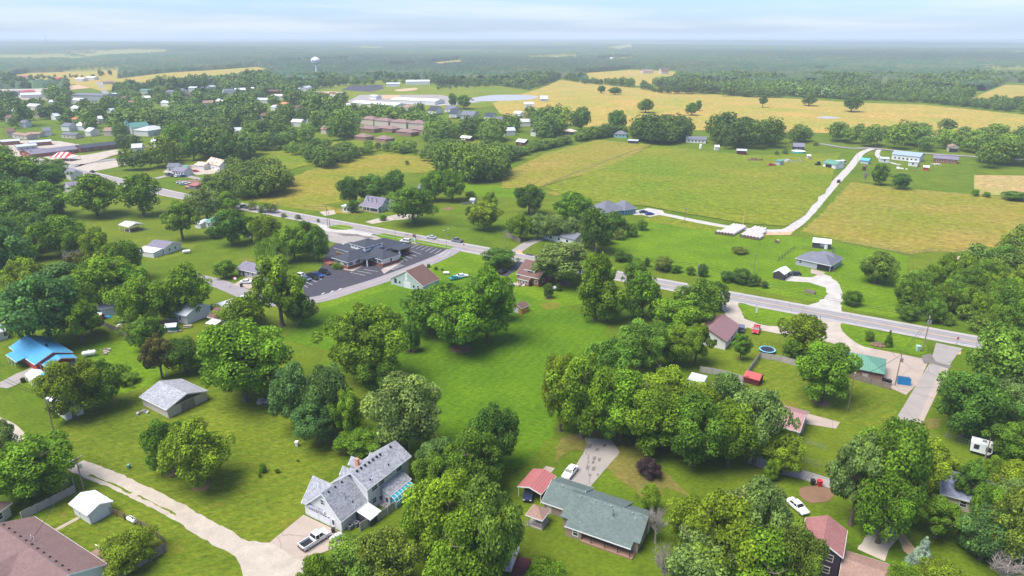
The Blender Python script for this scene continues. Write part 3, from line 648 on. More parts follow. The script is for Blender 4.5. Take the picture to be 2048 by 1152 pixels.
# 7 -- grey barn
b = Bld('barn', 'low block barn with mottled grey shingle roof and weathered sliding doors', 'barn', (278,793), (332.5,820), 2.6)
b.block(0, b.L, 0, 11.2, 2.6, 1.9, 'gx', W_BLOCK, R_LIGHT); 
b.part('gable', W_DARK, MB().prism([(.5, 2.62), (10.7, 2.62), (5.6, 4.3)], b.L-.39, b.L-.33)); b.door('r', 5.6, 3.6, 2.3, WOOD, name='sliding_door'); b.win('f', 1.2, 1.6, .6, .4, mull=False)
# 8 -- blue roof house
b = Bld('house', 'red house with bright blue metal roof and lower front porch gable', 'house', (17.5,694), (69,729), 2.8)
b.block(0, b.L, 0, 9.6, 2.8, 2.0, 'gx', W_RED, R_BLUE, oh=.5); b.win('f', 2.5, 1, 1.3, 1.1); b.win('f', 11, 1, 1.6, 1.3); b.win('r', 2.2, 1, 1.6, 1.2)
b.block(4.2, 12.0, -2.2, 2.0, 2.5, .9, 'shed', W_RED, R_BLUE, walls=False)
for x in (4.6, 7.0, 9.4): post(b, x, -2.0, 0, 2.4)
b.block(b.L-.6, b.L+3.4, 1.6, 9.2, 2.35, 1.4, 'gx', W_RED, R_BLUE, oh=.4, walls=False)
for y in (1.9, 5.3, 8.8): post(b, b.L+3.2, y, 0, 2.2)
MB().box(b.L-.4, b.L+3.5, 1.6, 9.2, 0, .2).build('porch_floor', CONC, b.root)
MB().box(12.2, 12.8, 5.2, 5.7, 4.4, 5.3).build('chimney', BLACK, b.root)
b = Bld('shed', 'pale shed with grey white roof next to the red house driveway', 'shed', (50,748), (62,762), 2.2)
b.block(0, b.L, 0, 3.6, 2.2, .9, 'gx', W_PLAIN, R_WHITE, oh=.2); b.win('f', 1.2, 1, .6, .7)
b = Bld('shed', 'little white shed with blue roof below the blue roofed house', 'shed', (68,757), (81,768), 2.1)
b.block(0, b.L, 0, 4.4, 2.1, .9, 'gx', W_PLAIN, R_BLUE, oh=.2); b.win('r', 2.2, 1.1, .6, .6)
b = Bld('shed', 'long white shed half hidden by the tree beside the utility pole', 'shed', (95,815), (133,842), 0)
b.block(0, b.L, 0, 4.2, 2.6, .7, 'gx', W_PLAIN, R_WHITE, oh=.15); b.win('f', 2.5, 1.2, .5, .8)
# 9 -- white house with mauve roof right of centre
b = Bld('house', 'white walled house with plain mauve metal gable roof beside the red pickup', 'house', (1454,684), (1480.6,650.6), 2.8)
hw = None
for z_ in np.arange(3.2, 8, .02):
    x_, y_ = b.local(1419, 657, z_)
    if hw is None or abs(x_) < abs(hw[0]): hw = (x_, y_, z_)
HWID = min(max(2*hw[1], 8.0), 13.0)
b.block(0, b.L, 0, HWID, 2.8, min(max(hw[2]-2.8, 1.4), 2.6), 'gx', W_PLAIN, R_MAUVE, oh=.4, trim=R_MAUVE)
b.win('l', 3.4, 1.0, .7, 1.5, SHUT); b.win('f', 4, 1, 1.2, 1); b.door('f', 7.5, m=WOOD2); b.win('f', 10.5, 1, 1.2, 1); b.win('l', 8.5, 1, .9, 1.0)
# 10 -- green metal roof building
b = Bld('building', 'brown brick building with green metal hipped roof beside the concrete apron', 'building', (1645,724), (1770,749), 3.1)
b.block(0, b.L, 0, 10.5, 3.1, 2.1, 'hip', BRICK2, R_GREENM, trim=W_DARK); b.door('f', b.L-4.5, 1.4, 2.1, W_CREAM); b.win('f', 5, 1.2); b.win('r', 4, 1.2)
MB().tube((b.L-6.5, 3.2, 4.4), (b.L-6.5, 3.2, 4.9), .15).build('vent_pipe', METAL, b.root)
# 11 -- pink roof house behind trees
b = Bld('house', 'cream house with long pink metal roof mostly hidden by trees', 'house', (1450,822), (1600,864), 2.8)
b.block(0, b.L, 0, 10.5, 2.8, 1.8, 'gx', W_CREAM, mat('pink_metal', (.36, .20, .20), 'ribs', rough=.5)); b.win('f', 14, 1); b.win('f', 8, 1); b.door('r', 5)
# 12 -- red shed
b = Bld('shed', 'red barn style shed with bright red roof against the wooden fence', 'shed', (1487,752), (1519,761), 1.9)
b.block(0, b.L, 0, 3.8, 1.9, 1.0, 'gx', W_MAROON, R_REDM, oh=.15, trim=R_REDM); b.door('f', 1, m=W_MAROON)
b = Bld('shed', 'pale blue roofed lean-to among the trees behind the grey fence', 'shed', (1375,758), (1407,766), 2.2)
b.block(0, b.L, 0, 3.5, 2.2, .5, 'shed', W_PLAIN, R_STEEL, oh=.1)
# 13 -- brick house
b = Bld('house', 'red brick house with steep brown roof, white dormer and low entry', 'house', (1031.5,547), (1078,557.5), 3.4)
b.block(0, b.L, 0, 12.6, 3.4, 4.0, 'gx', BRICK, R_BROWN)
for y in (3.5, 8): b.win('r', y, 1.1, 1.0, 1.3)
b.win('r', 6.2, 4.4, 1.2, 1.3); b.win('r', 10.8, 1.1, .9, 1.3); b.win('f', 8.8, 1.1, 1.0, 1.1)
b.block(2.6, 7.6, 1.4, 6.6, 5.3, 1.2, 'shed', TRIM, R_BROWN, z0=4.1, oh=.25, rname='dormer_roof', wname='dormer'); b.win('f', 4.7, 4.35, .7, .8, BLACK); b.win('f', 5.8, 4.35, .7, .8, BLACK)
b.block(1.9, 7.0, -1.7, .5, 2.35, .9, 'shed', BRICK, R_BROWN, oh=.2); b.door('f', 4.6, glass=True); b.win('f', 3.2, 1, .8, .9); b.win('f', 6.0, 1, .8, .9)
MB().box(-1.2, 3.6, -3.6, -1.6, 0, .5).box(4.0, 5.2, -2.6, -1.6, 0, .25).build('steps', CONC, b.root)
MB().box(4.6, 5.2, 6.6, 7.2, 6.6, 8.3).build('chimney', BRICK, b.root)
b.block(6.0, 10.0, 6.0, 13.4, 3.6, 3.4, 'gy', BRICK, R_BROWN)
b = Bld('shed', 'orange shed with white doors and brown roof, half behind the tree group', 'shed', (1024,611), (1043,617), 2.2)
b.block(0, b.L, 0, 4.2, 2.2, .9, 'gy', W_ORANGE, R_BROWN, oh=.2); b.garage('f', 1.6, 2.2, 1.7, wins=False)
# 14 -- sage barn with brown roof
b = Bld('barn', 'sage green barn with broad brown shingle roof beside the side street', 'barn', (779.5,556), (846,572.5), 2.4)
b.block(0, b.L, 0, 9.6, 2.4, 4.3, 'gy', W_SAGE, R_BROWN, oh=.25); L_ = b.L/2
b.garage('f', L_+.3, 3.2, 2.5, wins=False); b.door('f', L_, .9, 1.5, TRIM, z=2.9, name='hatch'); b.rect('f', L_, 4.7, 1.1, .9, .09, MB(), .003).build('medallion', TRIM, b.root)
b.win('f', 4.6, 1.3, .5, .6, SHUT); b.win('f', 11.4, 1.0, .5, .6, SHUT); b.win('f', 13.4, .9, .9, 1.1); b.win('f', 2.6, 1.1, .9, 1.4, SHUT); b.door('f', 1.6, m=W_SAGE)
# 15 -- clinic
b = Bld('clinic', 'cross-shaped single storey clinic with dark slate roof, brick base and raised lantern', 'building', (663,515), (694.7,525), 3.2)
def cw(x0, x1, y0, y1, ri):
    b.block(x0, x1, y0, y1, 3.2, ri, 'hip', W_PLAIN, R_SLATE, oh=.6)
    MB().box(x0+.55, x1-.55, y0+.55, y1-.55, 0, 1.25).build('brick_base', BRICK, b.root)
cw(0, 10, 0, 20, 2.2); 
for t in (1.6, 3.6, 7.8): b.win('f', t, 1.45, 1.0, 1.3, shut=SHUT)
for t in (2.0, 5.6): b.win('r', t, 1.45, 1.0, 1.3, shut=SHUT)
cw(-10.5, 8, 9, 19.2, 2.3); b.win('l', 12, 1.4, 1, 1.3)
cw(2, 18.2, 10.6, 20.6, 2.25)
for t in (13.0, 15.8): b.win('f', t, 1.45, 1.0, 1.3, shut=SHUT)
b.win('r', 15.6, 1.45, .5, 1.3, SHUT)
cw(-5.3, 7.5, 12, 32.4, 2.6); b.win('r', 23, 1.4, 1, 1.4); b.win('r', 28, 1.4, 1, 1.4)
b.block(-2.2, 7.6, 10.8, 20.6, 6.2, 1.8, 'hip', TRIM, R_SLATE, z0=4.3, oh=.35, rname='lantern_roof', wname='lantern')
for i in range(4):
    b.rect('f', -.4+i*2.1, 5.35, 1.3, .55, .05, MB(), .003).build('clerestory_window', GLASS, b.root)
    b.rect('r', 12.3+i*2.1, 5.35, 1.3, .55, .05, MB(), .003).build('clerestory_window', GLASS, b.root)
cp = MB(); cp.add([(9.3,4.6,3.05),(12.9,7.6,3.05),(14,11.3,3.05),(9.3,11.3,3.05),(9.3,4.6,3.22),(12.9,7.6,3.22),(14,11.3,3.5),(9.3,11.3,3.6)], [(3,2,1,0),(4,5,6,7),(0,1,5,4),(1,2,6,5),(2,3,7,6),(3,0,4,7)]); cp.build('entrance_canopy', R_SLATE, b.root)
post(b, 12.5, 7.7, 0, 3.05, .2); post(b, 13.2, 24, 0, 3, .25); post(b, 13.2, 29, 0, 3, .25, BRICK)
MB().box(7.4, 13.6, 23.4, 30.6, 3.05, 3.3).build('drive_through_canopy', R_SLATE, b.root)
MB().box(-8.6, -8.1, 12, 12.5, 3.9, 4.5).build('skylight', TRIM, b.root)
MB().box(-3.2, .3, -1.6, 1.4, 0, .9).box(-3.4, -3.2, -1.6, 1.4, .9, 1.6).build('brick_steps', BRICK, b.root)
b = Bld('monument_sign', 'small brown and pale blue roadside sign by the clinic parking', 'sign', (826,486), (834,488))
for x in (.1, 1.7): post(b, x, .2, 0, 4.2, .1, WOOD2)
MB().box(0, 1.8, .1, .3, 1.2, 2.5).build('panel', mat('sign_blue', (.35, .6, .68)), b.root); MB().box(.1, 1.7, .08, .32, 2.8, 4.1).build('header_panel', mat('sign_brown', (.22, .08, .05)), b.root)
MB().box(-.6, 2.6, -.6, 1, 0, .3).build('stone_base', CONC, b.root)
# 16 -- farmhouse
b = Bld('house', 'pale farmhouse with three white dormers and columned front porch across the highway', 'house', (725,407), (763,413), 3.0)
b.block(0, b.L, 0, 7.2, 3.0, 3.8, 'gx', W_SAGE, R_PURP); b.win('r', 2, 1.1); b.win('r', 3.6, 4.0, .8, 1.1); b.win('r', 5.2, 1.1)
for x in (2.2, 5, 7.8): b.block(x-.75, x+.75, 1.0, 3.8, 5.3, .8, 'gy', TRIM, R_PURP, z0=4.0, oh=.15, rname='dormer_roof', wname='dormer'); b.win('f', x, 4.45, .5, .8, mull=False)
b.block(-.3, b.L+.2, -3.0, .4, 2.6, .9, 'shed', None, R_PURP, walls=False)
for x in (0, 2.6, 5.2, 7.6, b.L): post(b, x, -2.8, 0, 2.5, .14)
MB().box(-.2, b.L+.1, -2.95, .3, 0, .35).build('porch_floor', CONC, b.root)
b.block(b.L-.6, b.L+6.5, 4.5, 12.0, 3.0, 2.8, 'gx', W_WHITE, R_PURP); 
for t in (b.L+1.2, b.L+2.8, b.L+4.6): b.win('f', t, 1.0, 1.1, 1.3)
MB().box(b.L+.2, b.L+.9, 7.2, 7.9, 5, 7.2).build('chimney', CHIM, b.root)
# 17 -- blue house
b = Bld('house', 'blue ranch house with complex dark grey hipped roof at the gravel pad', 'house', (1249,420), (1274,416), 2.9)
b.block(0, b.L, 0, 11, 2.9, 3.4, 'hip', W_BLUE, R_GREY, oh=.4); b.win('f', 3, 1); 
b.block(-13, 2, .8, 14, 2.9, 4.2, 'hip', W_BLUE, R_GREY, oh=.4); b.win('f', -9, 1); b.win('f', -5, 1)
# 18 -- grey hip house
b = Bld('house', 'grey house with hipped grey roof and open double garage by the white gravel drive', 'house', (1590,516), (1655,530), 2.8)
b.block(0, 14.2, 0, 9, 2.8, 2.9, 'hip', W_GREY, R_GREY); b.rect('f', 11.2, .05, 4.8, 2.2, .05, MB(), .003).build('garage_opening_shade', BLACK, b.root); b.win('f', 2.2, 1.1)  # flat black slab on the wall paints the garage's shaded inside
b.block(3, 14, 6, 13.5, 2.8, 2.5, 'hip', W_GREY, R_GREY)
b = Bld('shed', 'charcoal shed with white trim, door and white roof behind the grey house', 'shed', (1625,484), (1663,488), 2.6)
b.block(0, b.L, 0, 4, 2.6, 1.0, 'shed', W_DARK, R_WHITE, oh=.15, ov=.15); b.door('f', b.L-2.0, 1.3, 2.1); b.win('f', 4.0, 1.3, 1, .7)
b = Bld('shed', 'white roofed metal shed with dark front by the parked black hatchback', 'shed', (1546,544), (1569,549), 2.5)
b.block(0, b.L, 0, 6.5, 2.5, 1.3, 'gy', W_DARK, R_WHITE, oh=.15); b.win('r', 3, 1)
b = Bld('water_trough', 'low grey slatted trough beside the gravel drive bend', 'trough', (1609,585), (1625,589))
b.part('basin', WOOD, MB().box(0, 3.4, 0, .2, .2, 1.1).box(0, 3.4, 1.0, 1.2, .2, 1.1).box(0, .2, .2, 1.0, .2, 1.1).box(3.2, 3.4, .2, 1, .2, 1.1).box(0, 3.4, .0, 1.2, .05, .2))
# 19 -- plum house bottom right
b = Bld('house', 'dark plum two storey house with red shingle roof, bottom right', 'house', (1684,1113), (1692,1062), 5.2)
b.block(-.2, b.L+.3, -.2, 6.6, 5.2, 1.9, 'gx', W_PURP, R_RED, oh=.35)
b.win('l', 1.7, 3.4, .9, 1.2, W_CREAM); b.win('l', 1.9, .9, .9, 1.2, W_CREAM); b.win('l', 4.6, 3.4, .9, 1.2, W_CREAM)
b.block(-2.6, 5.4, -8.6, -.1, 2.6, 1.3, 'gy', W_PURP, R_TAN, oh=.3, rname='lower_roof')
b.win('l', -3, .9, .9, 1.1)
b = Bld('house', 'house with slate blue roof glimpsed through trees below the white camper', 'house', (1893,990), (1975,1012), 2.8)
b.block(-1, b.L+1.5, 0, 10, 2.8, 2.4, 'gx', W_CREAM, mat('blue_shingle', (.20, .22, .30), 'shingle')); b.win('f', 3, 1)
# 20 -- left middle
b = Bld('house', 'white house with purple grey roof below the open pavilion', 'house', (291,492), (327.5,497.5), 2.9)
b.block(0, b.L, 0, 9.6, 2.9, 1.6, 'gx', W_WHITE, R_PURP); b.win('r', 3, 1.2, .8, 1); b.win('r', 6, 1.2, .8, 1)
b.block(-.5, 9.5, -4.6, .2, 2.3, .6, 'shed', W_WHITE, R_WHITE, oh=.1)
b = Bld('pavilion', 'open white post pavilion with pale metal gable roof on the lawn', 'pavilion', (237.5,449), (257.5,454), 2.9)
b.block(-.2, b.L+.2, -.2, 7.2, 2.9, 1.1, 'gx', None, R_STEEL, walls=False)
for x in (.1, b.L/2, b.L-.1):
    for y in (.1, 6.9): post(b, x, y, 0, 2.8, .12)
MB().box(.1, b.L-.1, .3, 6.7, 0, .06).build('floor', DIRT, b.root); b.part('gable', W_CREAM, MB().prism([(.2, 2.75), (6.8, 2.75), (3.5, 3.8)], b.L-.1, b.L-.02))
b = Bld('house', 'low grey house with purple brown roof and white car in front', 'house', (472,537), (512,546), 2.7)
b.block(0, b.L+4, 0, 8.6, 2.7, 1.9, 'gx', W_GREY, R_PURP); b.door('f', 3.4, m=SHUT); b.win('f', 1.6, 1); b.win('f', 6, 1); b.win('f', 8.5, 1)
MB().tube((2.6, 3.2, 3.8), (2.6, 3.2, 5.3), .12).build('flue_pipe', TRIM, b.root)
b = Bld('house', 'white house with teal hipped roof between trees south of the highway', 'house', (406,443), (436,447), 3.0)
b.block(0, b.L, 0, 9, 3.0, 2.6, 'hip', W_PLAIN, R_TEAL); b.win('f', 3, 1.2, .8, 1); b.win('f', 6, 1.2, .8, 1)
b.block(-3.4, .5, -2.4, 4, 2.3, .8, 'shed', W_PLAIN, R_STEEL, oh=.15)
b = Bld('garage', 'cream garage with white roof showing right of the dark trees', 'garage', (486,462), (512,466), 3.0)
b.block(0, b.L+3, 0, 8, 3, 1.4, 'gx', W_CREAM, R_WHITE); b.garage('f', 3)
b = Bld('house', 'white house with lavender roof at the street junction on the left', 'house', (125,370), (138,376), 3.2)
b.block(-1, b.L+1, 0, 12, 3.2, 2.4, 'gy', W_PLAIN, R_PURP); b.win('f', 3, 1)
b = Bld('house', 'white house with gable roof in the left street, tall front', 'house', (128,344), (137,348), 4)
b.block(-.5, b.L+2, 0, 8, 4, 2.2, 'gx', W_PLAIN, R_PURP)
b = Bld('garage', 'white garage with brown roof and concrete yard behind the dark trees', 'garage', (124,397), (146,400), 2.8)
b.block(0, b.L, 0, 7, 2.8, 1.4, 'gx', W_PLAIN, R_BROWN); b.garage('f', 3)
b = Bld('barn', 'grey roofed white house behind the trees above the blue roofed house', 'house', (330,622), (372,632), 3.2)
b.block(-1, b.L, 0, 10, 3.2, 2.0, 'gx', W_WHITE, R_STEEL); b.win('f', 3, 1.1); b.win('f', 6, 1.1)
b = Bld('carport', 'white arched carport beside the trees near the side street bend', 'carport', (428,608), (447,616), 2.5)
b.block(0, b.L, 0, 10, 2.5, .8, 'gy', None, R_WHITE, walls=False)
for x in (.1, b.L-.1):
    for y in (.2, 5, 9.8): post(b, x, y, 0, 2.4, .07)
b = Bld('house', 'tan house with brown roof and small white patio cover under the yellow trees', 'house', (416,634), (452,642), 2.7)
b.block(-.5, b.L+2, 0, 8, 2.7, 2.0, 'gx', W_CREAM, R_BROWN); b.win('f', 3, 1, 1.4, 1.1); b.block(2, 6, -3, .2, 2.2, .4, 'shed', None, R_WHITE, walls=False)
for x in (2.2, 5.8): post(b, x, -2.8, 0, 2.1, .06)
b = Bld('house', 'grey roofed pale house seen under the big trees at the wooden fence', 'house', (196,618), (236,612), 2.9)
b.block(0, b.L, 0, 8, 2.9, 1.8, 'gx', W_PLAIN, R_GREY)
b = Bld('house', 'pale house with white wall at the left edge above the blue roofed house', 'house', (-30,672), (16,660), 2.8)
b.block(0, b.L, 0, 8, 2.8, 1.6, 'gx', W_PLAIN, R_STEEL); b.win('f', 5, 1)
b = Bld('shed', 'orange and brown shed at the far left edge among trees', 'shed', (-15,640), (30,624), 2.3)
b.block(0, b.L, 0, 4, 2.3, .9, 'gx', W_ORANGE, R_ROSE, oh=.2)
b = Bld('playhouse', 'red and white toy playhouse near the wooden fence', 'playhouse', (193,640), (203,641))
b.block(0, 1.9, 0, 1.8, 1.6, .8, 'gx', W_RED, R_WHITE, oh=.1); b.door('f', 1, .6, 1.2)
b = Bld('awning_shelter', 'teal canvas garden shelter with white top under the tall trees', 'shelter', (328,655), (352,653), 1.9)
b.block(0, b.L, 0, 3, 1.9, .7, 'gx', mat('teal_canvas', (.03, .16, .14)), R_WHITE, oh=.1)
# 21 -- far side of the pasture and the farms beyond
PROT = []
def far(name, label, cat, A, B, W, h, rise, roof, wall, rm, nw=3, group=None, oh=.4, **k):
    b = Bld(name, label, cat, A, B, h, group); PROT.append((A[0], min(A[1], B[1])-(rise+W*.25)*pxm(b.loc.y)*.8, B[0], max(A[1], B[1])+h*pxm(b.loc.y)*.4, b.loc.y))
    b.block(0, b.L, 0, W, h, rise, roof, wall, rm, oh=oh, trim=k.get('trim'), walls=k.get('walls', True))
    for i in range(nw): b.win('f', b.L*(i+1)/(nw+1), 1.0, 1.2, 1.2, mull=False)
    return b
far('house', 'light blue walled house with grey roof at the field hedge', 'house', (1226,268), (1254,269), 10, 3, 2.6, 'hip', mat('sky_blue_wall', (.25, .50, .62)), R_GREY)
far('house', 'long white ranch house with slate roof beyond the bright pasture', 'house', (1371,278), (1413,280), 9, 3, 2.2, 'gx', W_PLAIN, R_GREY, 5)
b = Bld('storage_tank', 'small round white storage tank at the pasture fence', 'tank', (1399,297), (1404,297)); b.part('shell', TANKW, MB().tube((1, 1, 0), (1, 1, 2.8), 1.1, n=14)); b.part('cap', TANKW, MB().tube((1, 1, 2.8), (1, 1, 3.4), 1.1, .2, 14))
far('shed', 'small white shed at the top edge of the bright pasture', 'shed', (1430,294), (1440,294), 4, 2.6, 1.4, 'gx', W_PLAIN, R_WHITE, 0)
far('run_in_shed', 'dark open fronted run-in shed left, below the hedge trees', 'shed', (1255,281), (1276,282), 5, 2.6, .6, 'shed', W_DARK, R_STEEL, 0)
far('run_in_shed', 'dark open fronted run-in shed near the dirt heaps', 'shed', (1473,301), (1494,302), 6, 3, .6, 'shed', W_MAROON, R_STEEL, 0)
far('house', 'dark house with grey roof behind the teal covered pool', 'house', (1586,293), (1610,294), 10, 3, 2.4, 'gx', W_DARK, R_PURP, 2)
b = Bld('swimming_pool', 'round above-ground pool with bright teal cover', 'pool', (1587,306), (1611,306)); b.part('cover', mat('teal_cover', (.01, .42, .42)), MB().tube((5, 3, 0), (5, 3, 1.2), 5, n=24)); b.part('rim', TRIM, MB().tube((5, 3, 1.1), (5, 3, 1.25), 5.15, n=24))
far('shed', 'tiny pale shed right of the teal pool', 'shed', (1615,312), (1623,312), 3, 2.4, 1, 'gx', W_CREAM, R_WHITE, 0)
b = far('barn', 'pale barn with sea green roof near the gravel road', 'barn', (1645,325), (1672,330), 9, 3, 2, 'gx', W_PLAIN, R_GREENM, 0); b.rect('f', 5, 0, 5, 2.4, .05, MB(), .003).build('barn_opening_shade', BLACK, b.root)  # barn front is closed; a black slab paints the shade inside
far('shed', 'grey green shed beside the scrap pens in the pasture corner', 'shed', (1549,321), (1561,323), 5, 3, .6, 'shed', W_GREY, R_GREENM, 0)
far('shed', 'shed with cyan blue roof right of the gravel road', 'shed', (1720,320), (1738,322), 6, 2.4, 1.4, 'gx', W_SAGE, mat('cyan_metal', (.10, .42, .55), 'ribs'), 0)
far('outhouse', 'tiny maroon hut below the cyan roofed shed', 'hut', (1724,333), (1731,334), 2.4, 2.6, 1, 'gx', W_MAROON, R_BROWN, 0)
far('house', 'long white house with pale blue roof and balcony', 'house', (1783,308), (1841,314), 12, 4, 2.2, 'gx', W_PLAIN, mat('pale_blue_roof', (.28, .36, .50), 'ribs'), 6)
far('garage', 'white garage at the left of the long blue roofed house', 'garage', (1760,317), (1780,318), 7, 2.8, .8, 'gx', W_PLAIN, R_STEEL, 1)
far('garage', 'white garage below the right end of the long blue roofed house', 'garage', (1816,323), (1837,325), 6, 3, .6, 'gx', W_PLAIN, R_STEEL, 1)
far('house', 'brick house with purple grey roof at the right tree row', 'house', (1866,316), (1917,320), 9, 3, 1.8, 'gx', BRICK, R_PURP, 4)
b = far('garage', 'tan garage with white gable and dark door behind the brick house', 'garage', (1898,294), (1919,295), 9, 4, 2, 'gy', W_CREAM, R_TAN, 0, trim=TRIM); b.garage('f', b.L/2, 6, 3, SHUT, False)
far('shed', 'red shed with pale roof standing in the right hand field', 'shed', (1846,334), (1859,335), 4, 2.4, 1, 'gx', W_RED, R_WHITE, 0)
far('house', 'tan roofed low house behind the long hedge', 'house', (1125,262), (1146,264), 9, 3, 2, 'hip', W_DARK, mat('cream_roof', (.55, .45, .36)), 2)
far('house', 'red walled house with white roof, left end of the hedge', 'house', (1031,283), (1049,285), 8, 3, 2, 'gx', W_MAROON, R_WHITE, 1)
far('house', 'small white roofed house by the trees left of the hedge', 'house', (1026,226), (1040,228), 8, 3, 2, 'gx', W_PLAIN, R_WHITE, 1)
b = far('barn', 'little maroon barn with white double doors on the lawn', 'barn', (919,275), (940,277), 7, 3, 1.6, 'gx', W_MAROON, mat('cream_metal', (.6, .55, .5)), 0); b.door('f', 2.4, 2, 2.2); b.door('f', 5, 2, 2.2)
far('barn', 'white barn with rounded roof beside the pond in the hay meadow', 'barn', (1048,208), (1068,208), 9, 4, 2, 'gx', W_PLAIN, R_WHITE, 2)
far('barn', 'pale blue barn with greyish roof in the hay meadow', 'barn', (1080,198), (1096,198), 10, 4, 4, 'gx', mat('pale_blue_wall', (.35, .45, .55)), R_STEEL, 1)
far('house', 'farmhouse with tan roof on the far ridge', 'house', (1286,143), (1307,143), 20, 5, 4, 'gx', W_CREAM, R_TAN, 0)
far('house', 'brown farmhouse right of its neighbour on the far ridge', 'house', (1323,143), (1338,143), 20, 6, 8, 'gx', W_CREAM, R_BROWN, 0)
# townhouses
for i, (a, c) in enumerate((((719,237),(746,240)), ((747,240),(776,243)), ((779,243),(812,246)), ((815,246),(848,248)))):
    far('townhouse', ['leftmost of the four two storey brown roofed townhouses', 'second from left of the brown roofed townhouses', 'third from left of the brown roofed townhouses', 'rightmost of the four brown roofed townhouses'][i], 'house', a, c, 12, 7.5, 2.4, 'hip', W_CREAM, mat('brown_roof', (.24, .155, .14), 'shingle', var=.05), 8, 'row of brown roofed townhouses')
for a, c, lab in (((707,272),(730,275),'low brown roofed house at the front left of the townhouses'), ((716,256),(748,259),'brown roofed bungalow with porch below the townhouses'), ((752,255),(784,259),'brown roofed bungalow in the middle below the townhouses'), ((790,262),(822,266),'brown roofed bungalow behind the round trees'), ((826,258),(846,261),'brown bungalow at the right below the townhouses'), ((748,276),(772,279),'pale brown roof between two dark trees near the pasture')):
    far('house', lab, 'house', a, c, 11, 3.4, 2.2, 'hip', BRICK2, mat('brown_roof', (.24, .155, .14), 'shingle', var=.05), 3)
for a, c, wl, rf, ri, lab in (((855,220),(872,221),W_PLAIN,R_SLATE,4,'white house with navy roof left of its neighbours by the school road'), ((897,227),(913,228),W_PLAIN,R_SLATE,5,'steep white gabled house with dark roof'), ((920,230),(947,232),W_GREY,R_GREY,4,'large grey house with grey hipped roof'), ((967,232),(985,233),W_PLAIN,R_SLATE,3,'white house with dark roof at the right of the grey house'), ((888,217),(908,218),W_PLAIN,R_GREY,3,'grey roofed house between the trees near the pond')):
    far('house', lab, 'house', a, c, 14, 4, ri, 'gx', wl, rf, 2)
# school and town
for a, c, W_, h_, wl, rf, lab in (((700,205),(790,209),22,5,W_PLAIN,R_WHITE,'long white school wing, nearer one'), ((780,199),(870,201),25,6,W_PLAIN,R_WHITE,'long white school building with flat roof'), ((800,214),(826,216),18,4,W_CREAM,R_TAN,'tan school block at the end of the white wing'),
    ((812,163),(860,163),25,6,W_PLAIN,R_WHITE,'white warehouse beyond the ball field'), ((772,168),(800,168),20,5,W_PLAIN,R_STEEL,'white low building left of the warehouse'), ((738,192),(752,193),10,5,W_PLAIN,R_STEEL,'white press box by the ball field'),
    ((141,190),(205,192),30,7,W_GREY,R_GREY,'large grey metal store at the edge of town'), ((40,190),(100,188),22,5,W_PLAIN,R_WHITE,'long white metal building at the left of town'), ((44,184),(72,182),14,5,W_CREAM,R_REDM,'town building with red roof behind the white one'),
    ((0,186),(40,184),20,5,W_GREY,R_PURP,'grey roofed building at the left edge of town'), ((75,165),(98,165),14,5,W_PLAIN,R_WHITE,'small white building by the far trees'), ((98,157),(118,157),14,4,W_RED,R_REDM,'red barn like building in far town'), ((148,158),(165,158),18,5,W_PLAIN,R_WHITE,'white building beyond the dirt lot'), ((170,155),(188,155),18,5,W_PLAIN,R_WHITE,'white building right beyond the dirt lot'),
    ((205,164),(228,163),16,5,W_CREAM,R_TAN,'cream house frame on the dirt lot'), ((34,153),(54,153),16,5,W_CREAM,R_FADED,'pink roofed building far left'), ((250,142),(268,142),22,6,W_PLAIN,R_WHITE,'lone white farm shed at the field edge'),
    ((278,181),(308,181),14,5,W_PLAIN,R_GREENM,'white house with green roof in the town trees'), ((375,176),(392,176),14,6,W_PLAIN,R_STEEL,'white house glimpsed in the town trees'), ((400,176),(416,176),12,4,W_PLAIN,R_GREY,'low pale house right in the town trees'), ((540,192),(566,192),16,5,W_PLAIN,R_WHITE,'white building left of the buses'), ((560,208),(580,208),12,4,W_CREAM,mat('orange_roof',(.6,.2,.1)),'orange roofed house below the water tower'), ((536,183),(560,182),12,4,BRICK,R_BROWN,'brick house below the water tower trees'), ((612,176),(624,173),10,7,W_PLAIN,R_STEEL,'white tall house under the water tower'), ((596,178),(610,178),10,5,W_PLAIN,R_STEEL,'white house left under the water tower'),
    ((885,131),(900,131),25,6,W_PLAIN,R_STEEL,'distant white house right of the water tower'), ((862,130),(870,129),25,9,W_PLAIN,R_WHITE,'distant small white house in the haze'), ((900,126),(914,124),22,8,W_PLAIN,R_TAN,'distant pale house cluster in the haze'), ((785,132),(797,131),25,6,W_CREAM,R_FADED,'distant pinkish building in the haze'), ((1162,126),(1178,126),25,5,W_PLAIN,R_WHITE,'distant long white shed'), ((1085,134),(1092,134),15,7,W_PLAIN,R_WHITE,'distant white farmhouse at the wood'), ((1220,116),(1228,116),22,6,W_PLAIN,R_WHITE,'distant white speck of a house, further back'), ((1277,121),(1286,121),22,6,W_PLAIN,R_STEEL,'distant white house right of the long shed'), ((1112,115),(1122,115),30,8,W_PLAIN,R_WHITE,'distant white barn above the wood'), ((1790,102),(1800,102),50,10,W_PLAIN,R_WHITE,'very distant white building in the haze')):
    far('building' if W_ > 17 else 'house', lab, 'building' if W_ > 17 else 'house', a, c, W_, h_, 2.0, 'gx', wl, rf, 0, trim=None)
b = far('church', 'white church with grey green roof and small steeple', 'church', (262,256), (300,252), 12, 6, 4, 'gx', W_PLAIN, R_TEAL, 4)
b.block(-3, 1.5, 4, 8.5, 9, 4, 'hip', W_PLAIN, R_TEAL, oh=.2, rname='steeple', wname='tower')
far('building', 'hall with pale grey roof joined to the church trees', 'building', (295,262), (338,255), 18, 5, 3, 'hip', W_PLAIN, R_STEEL, 2)
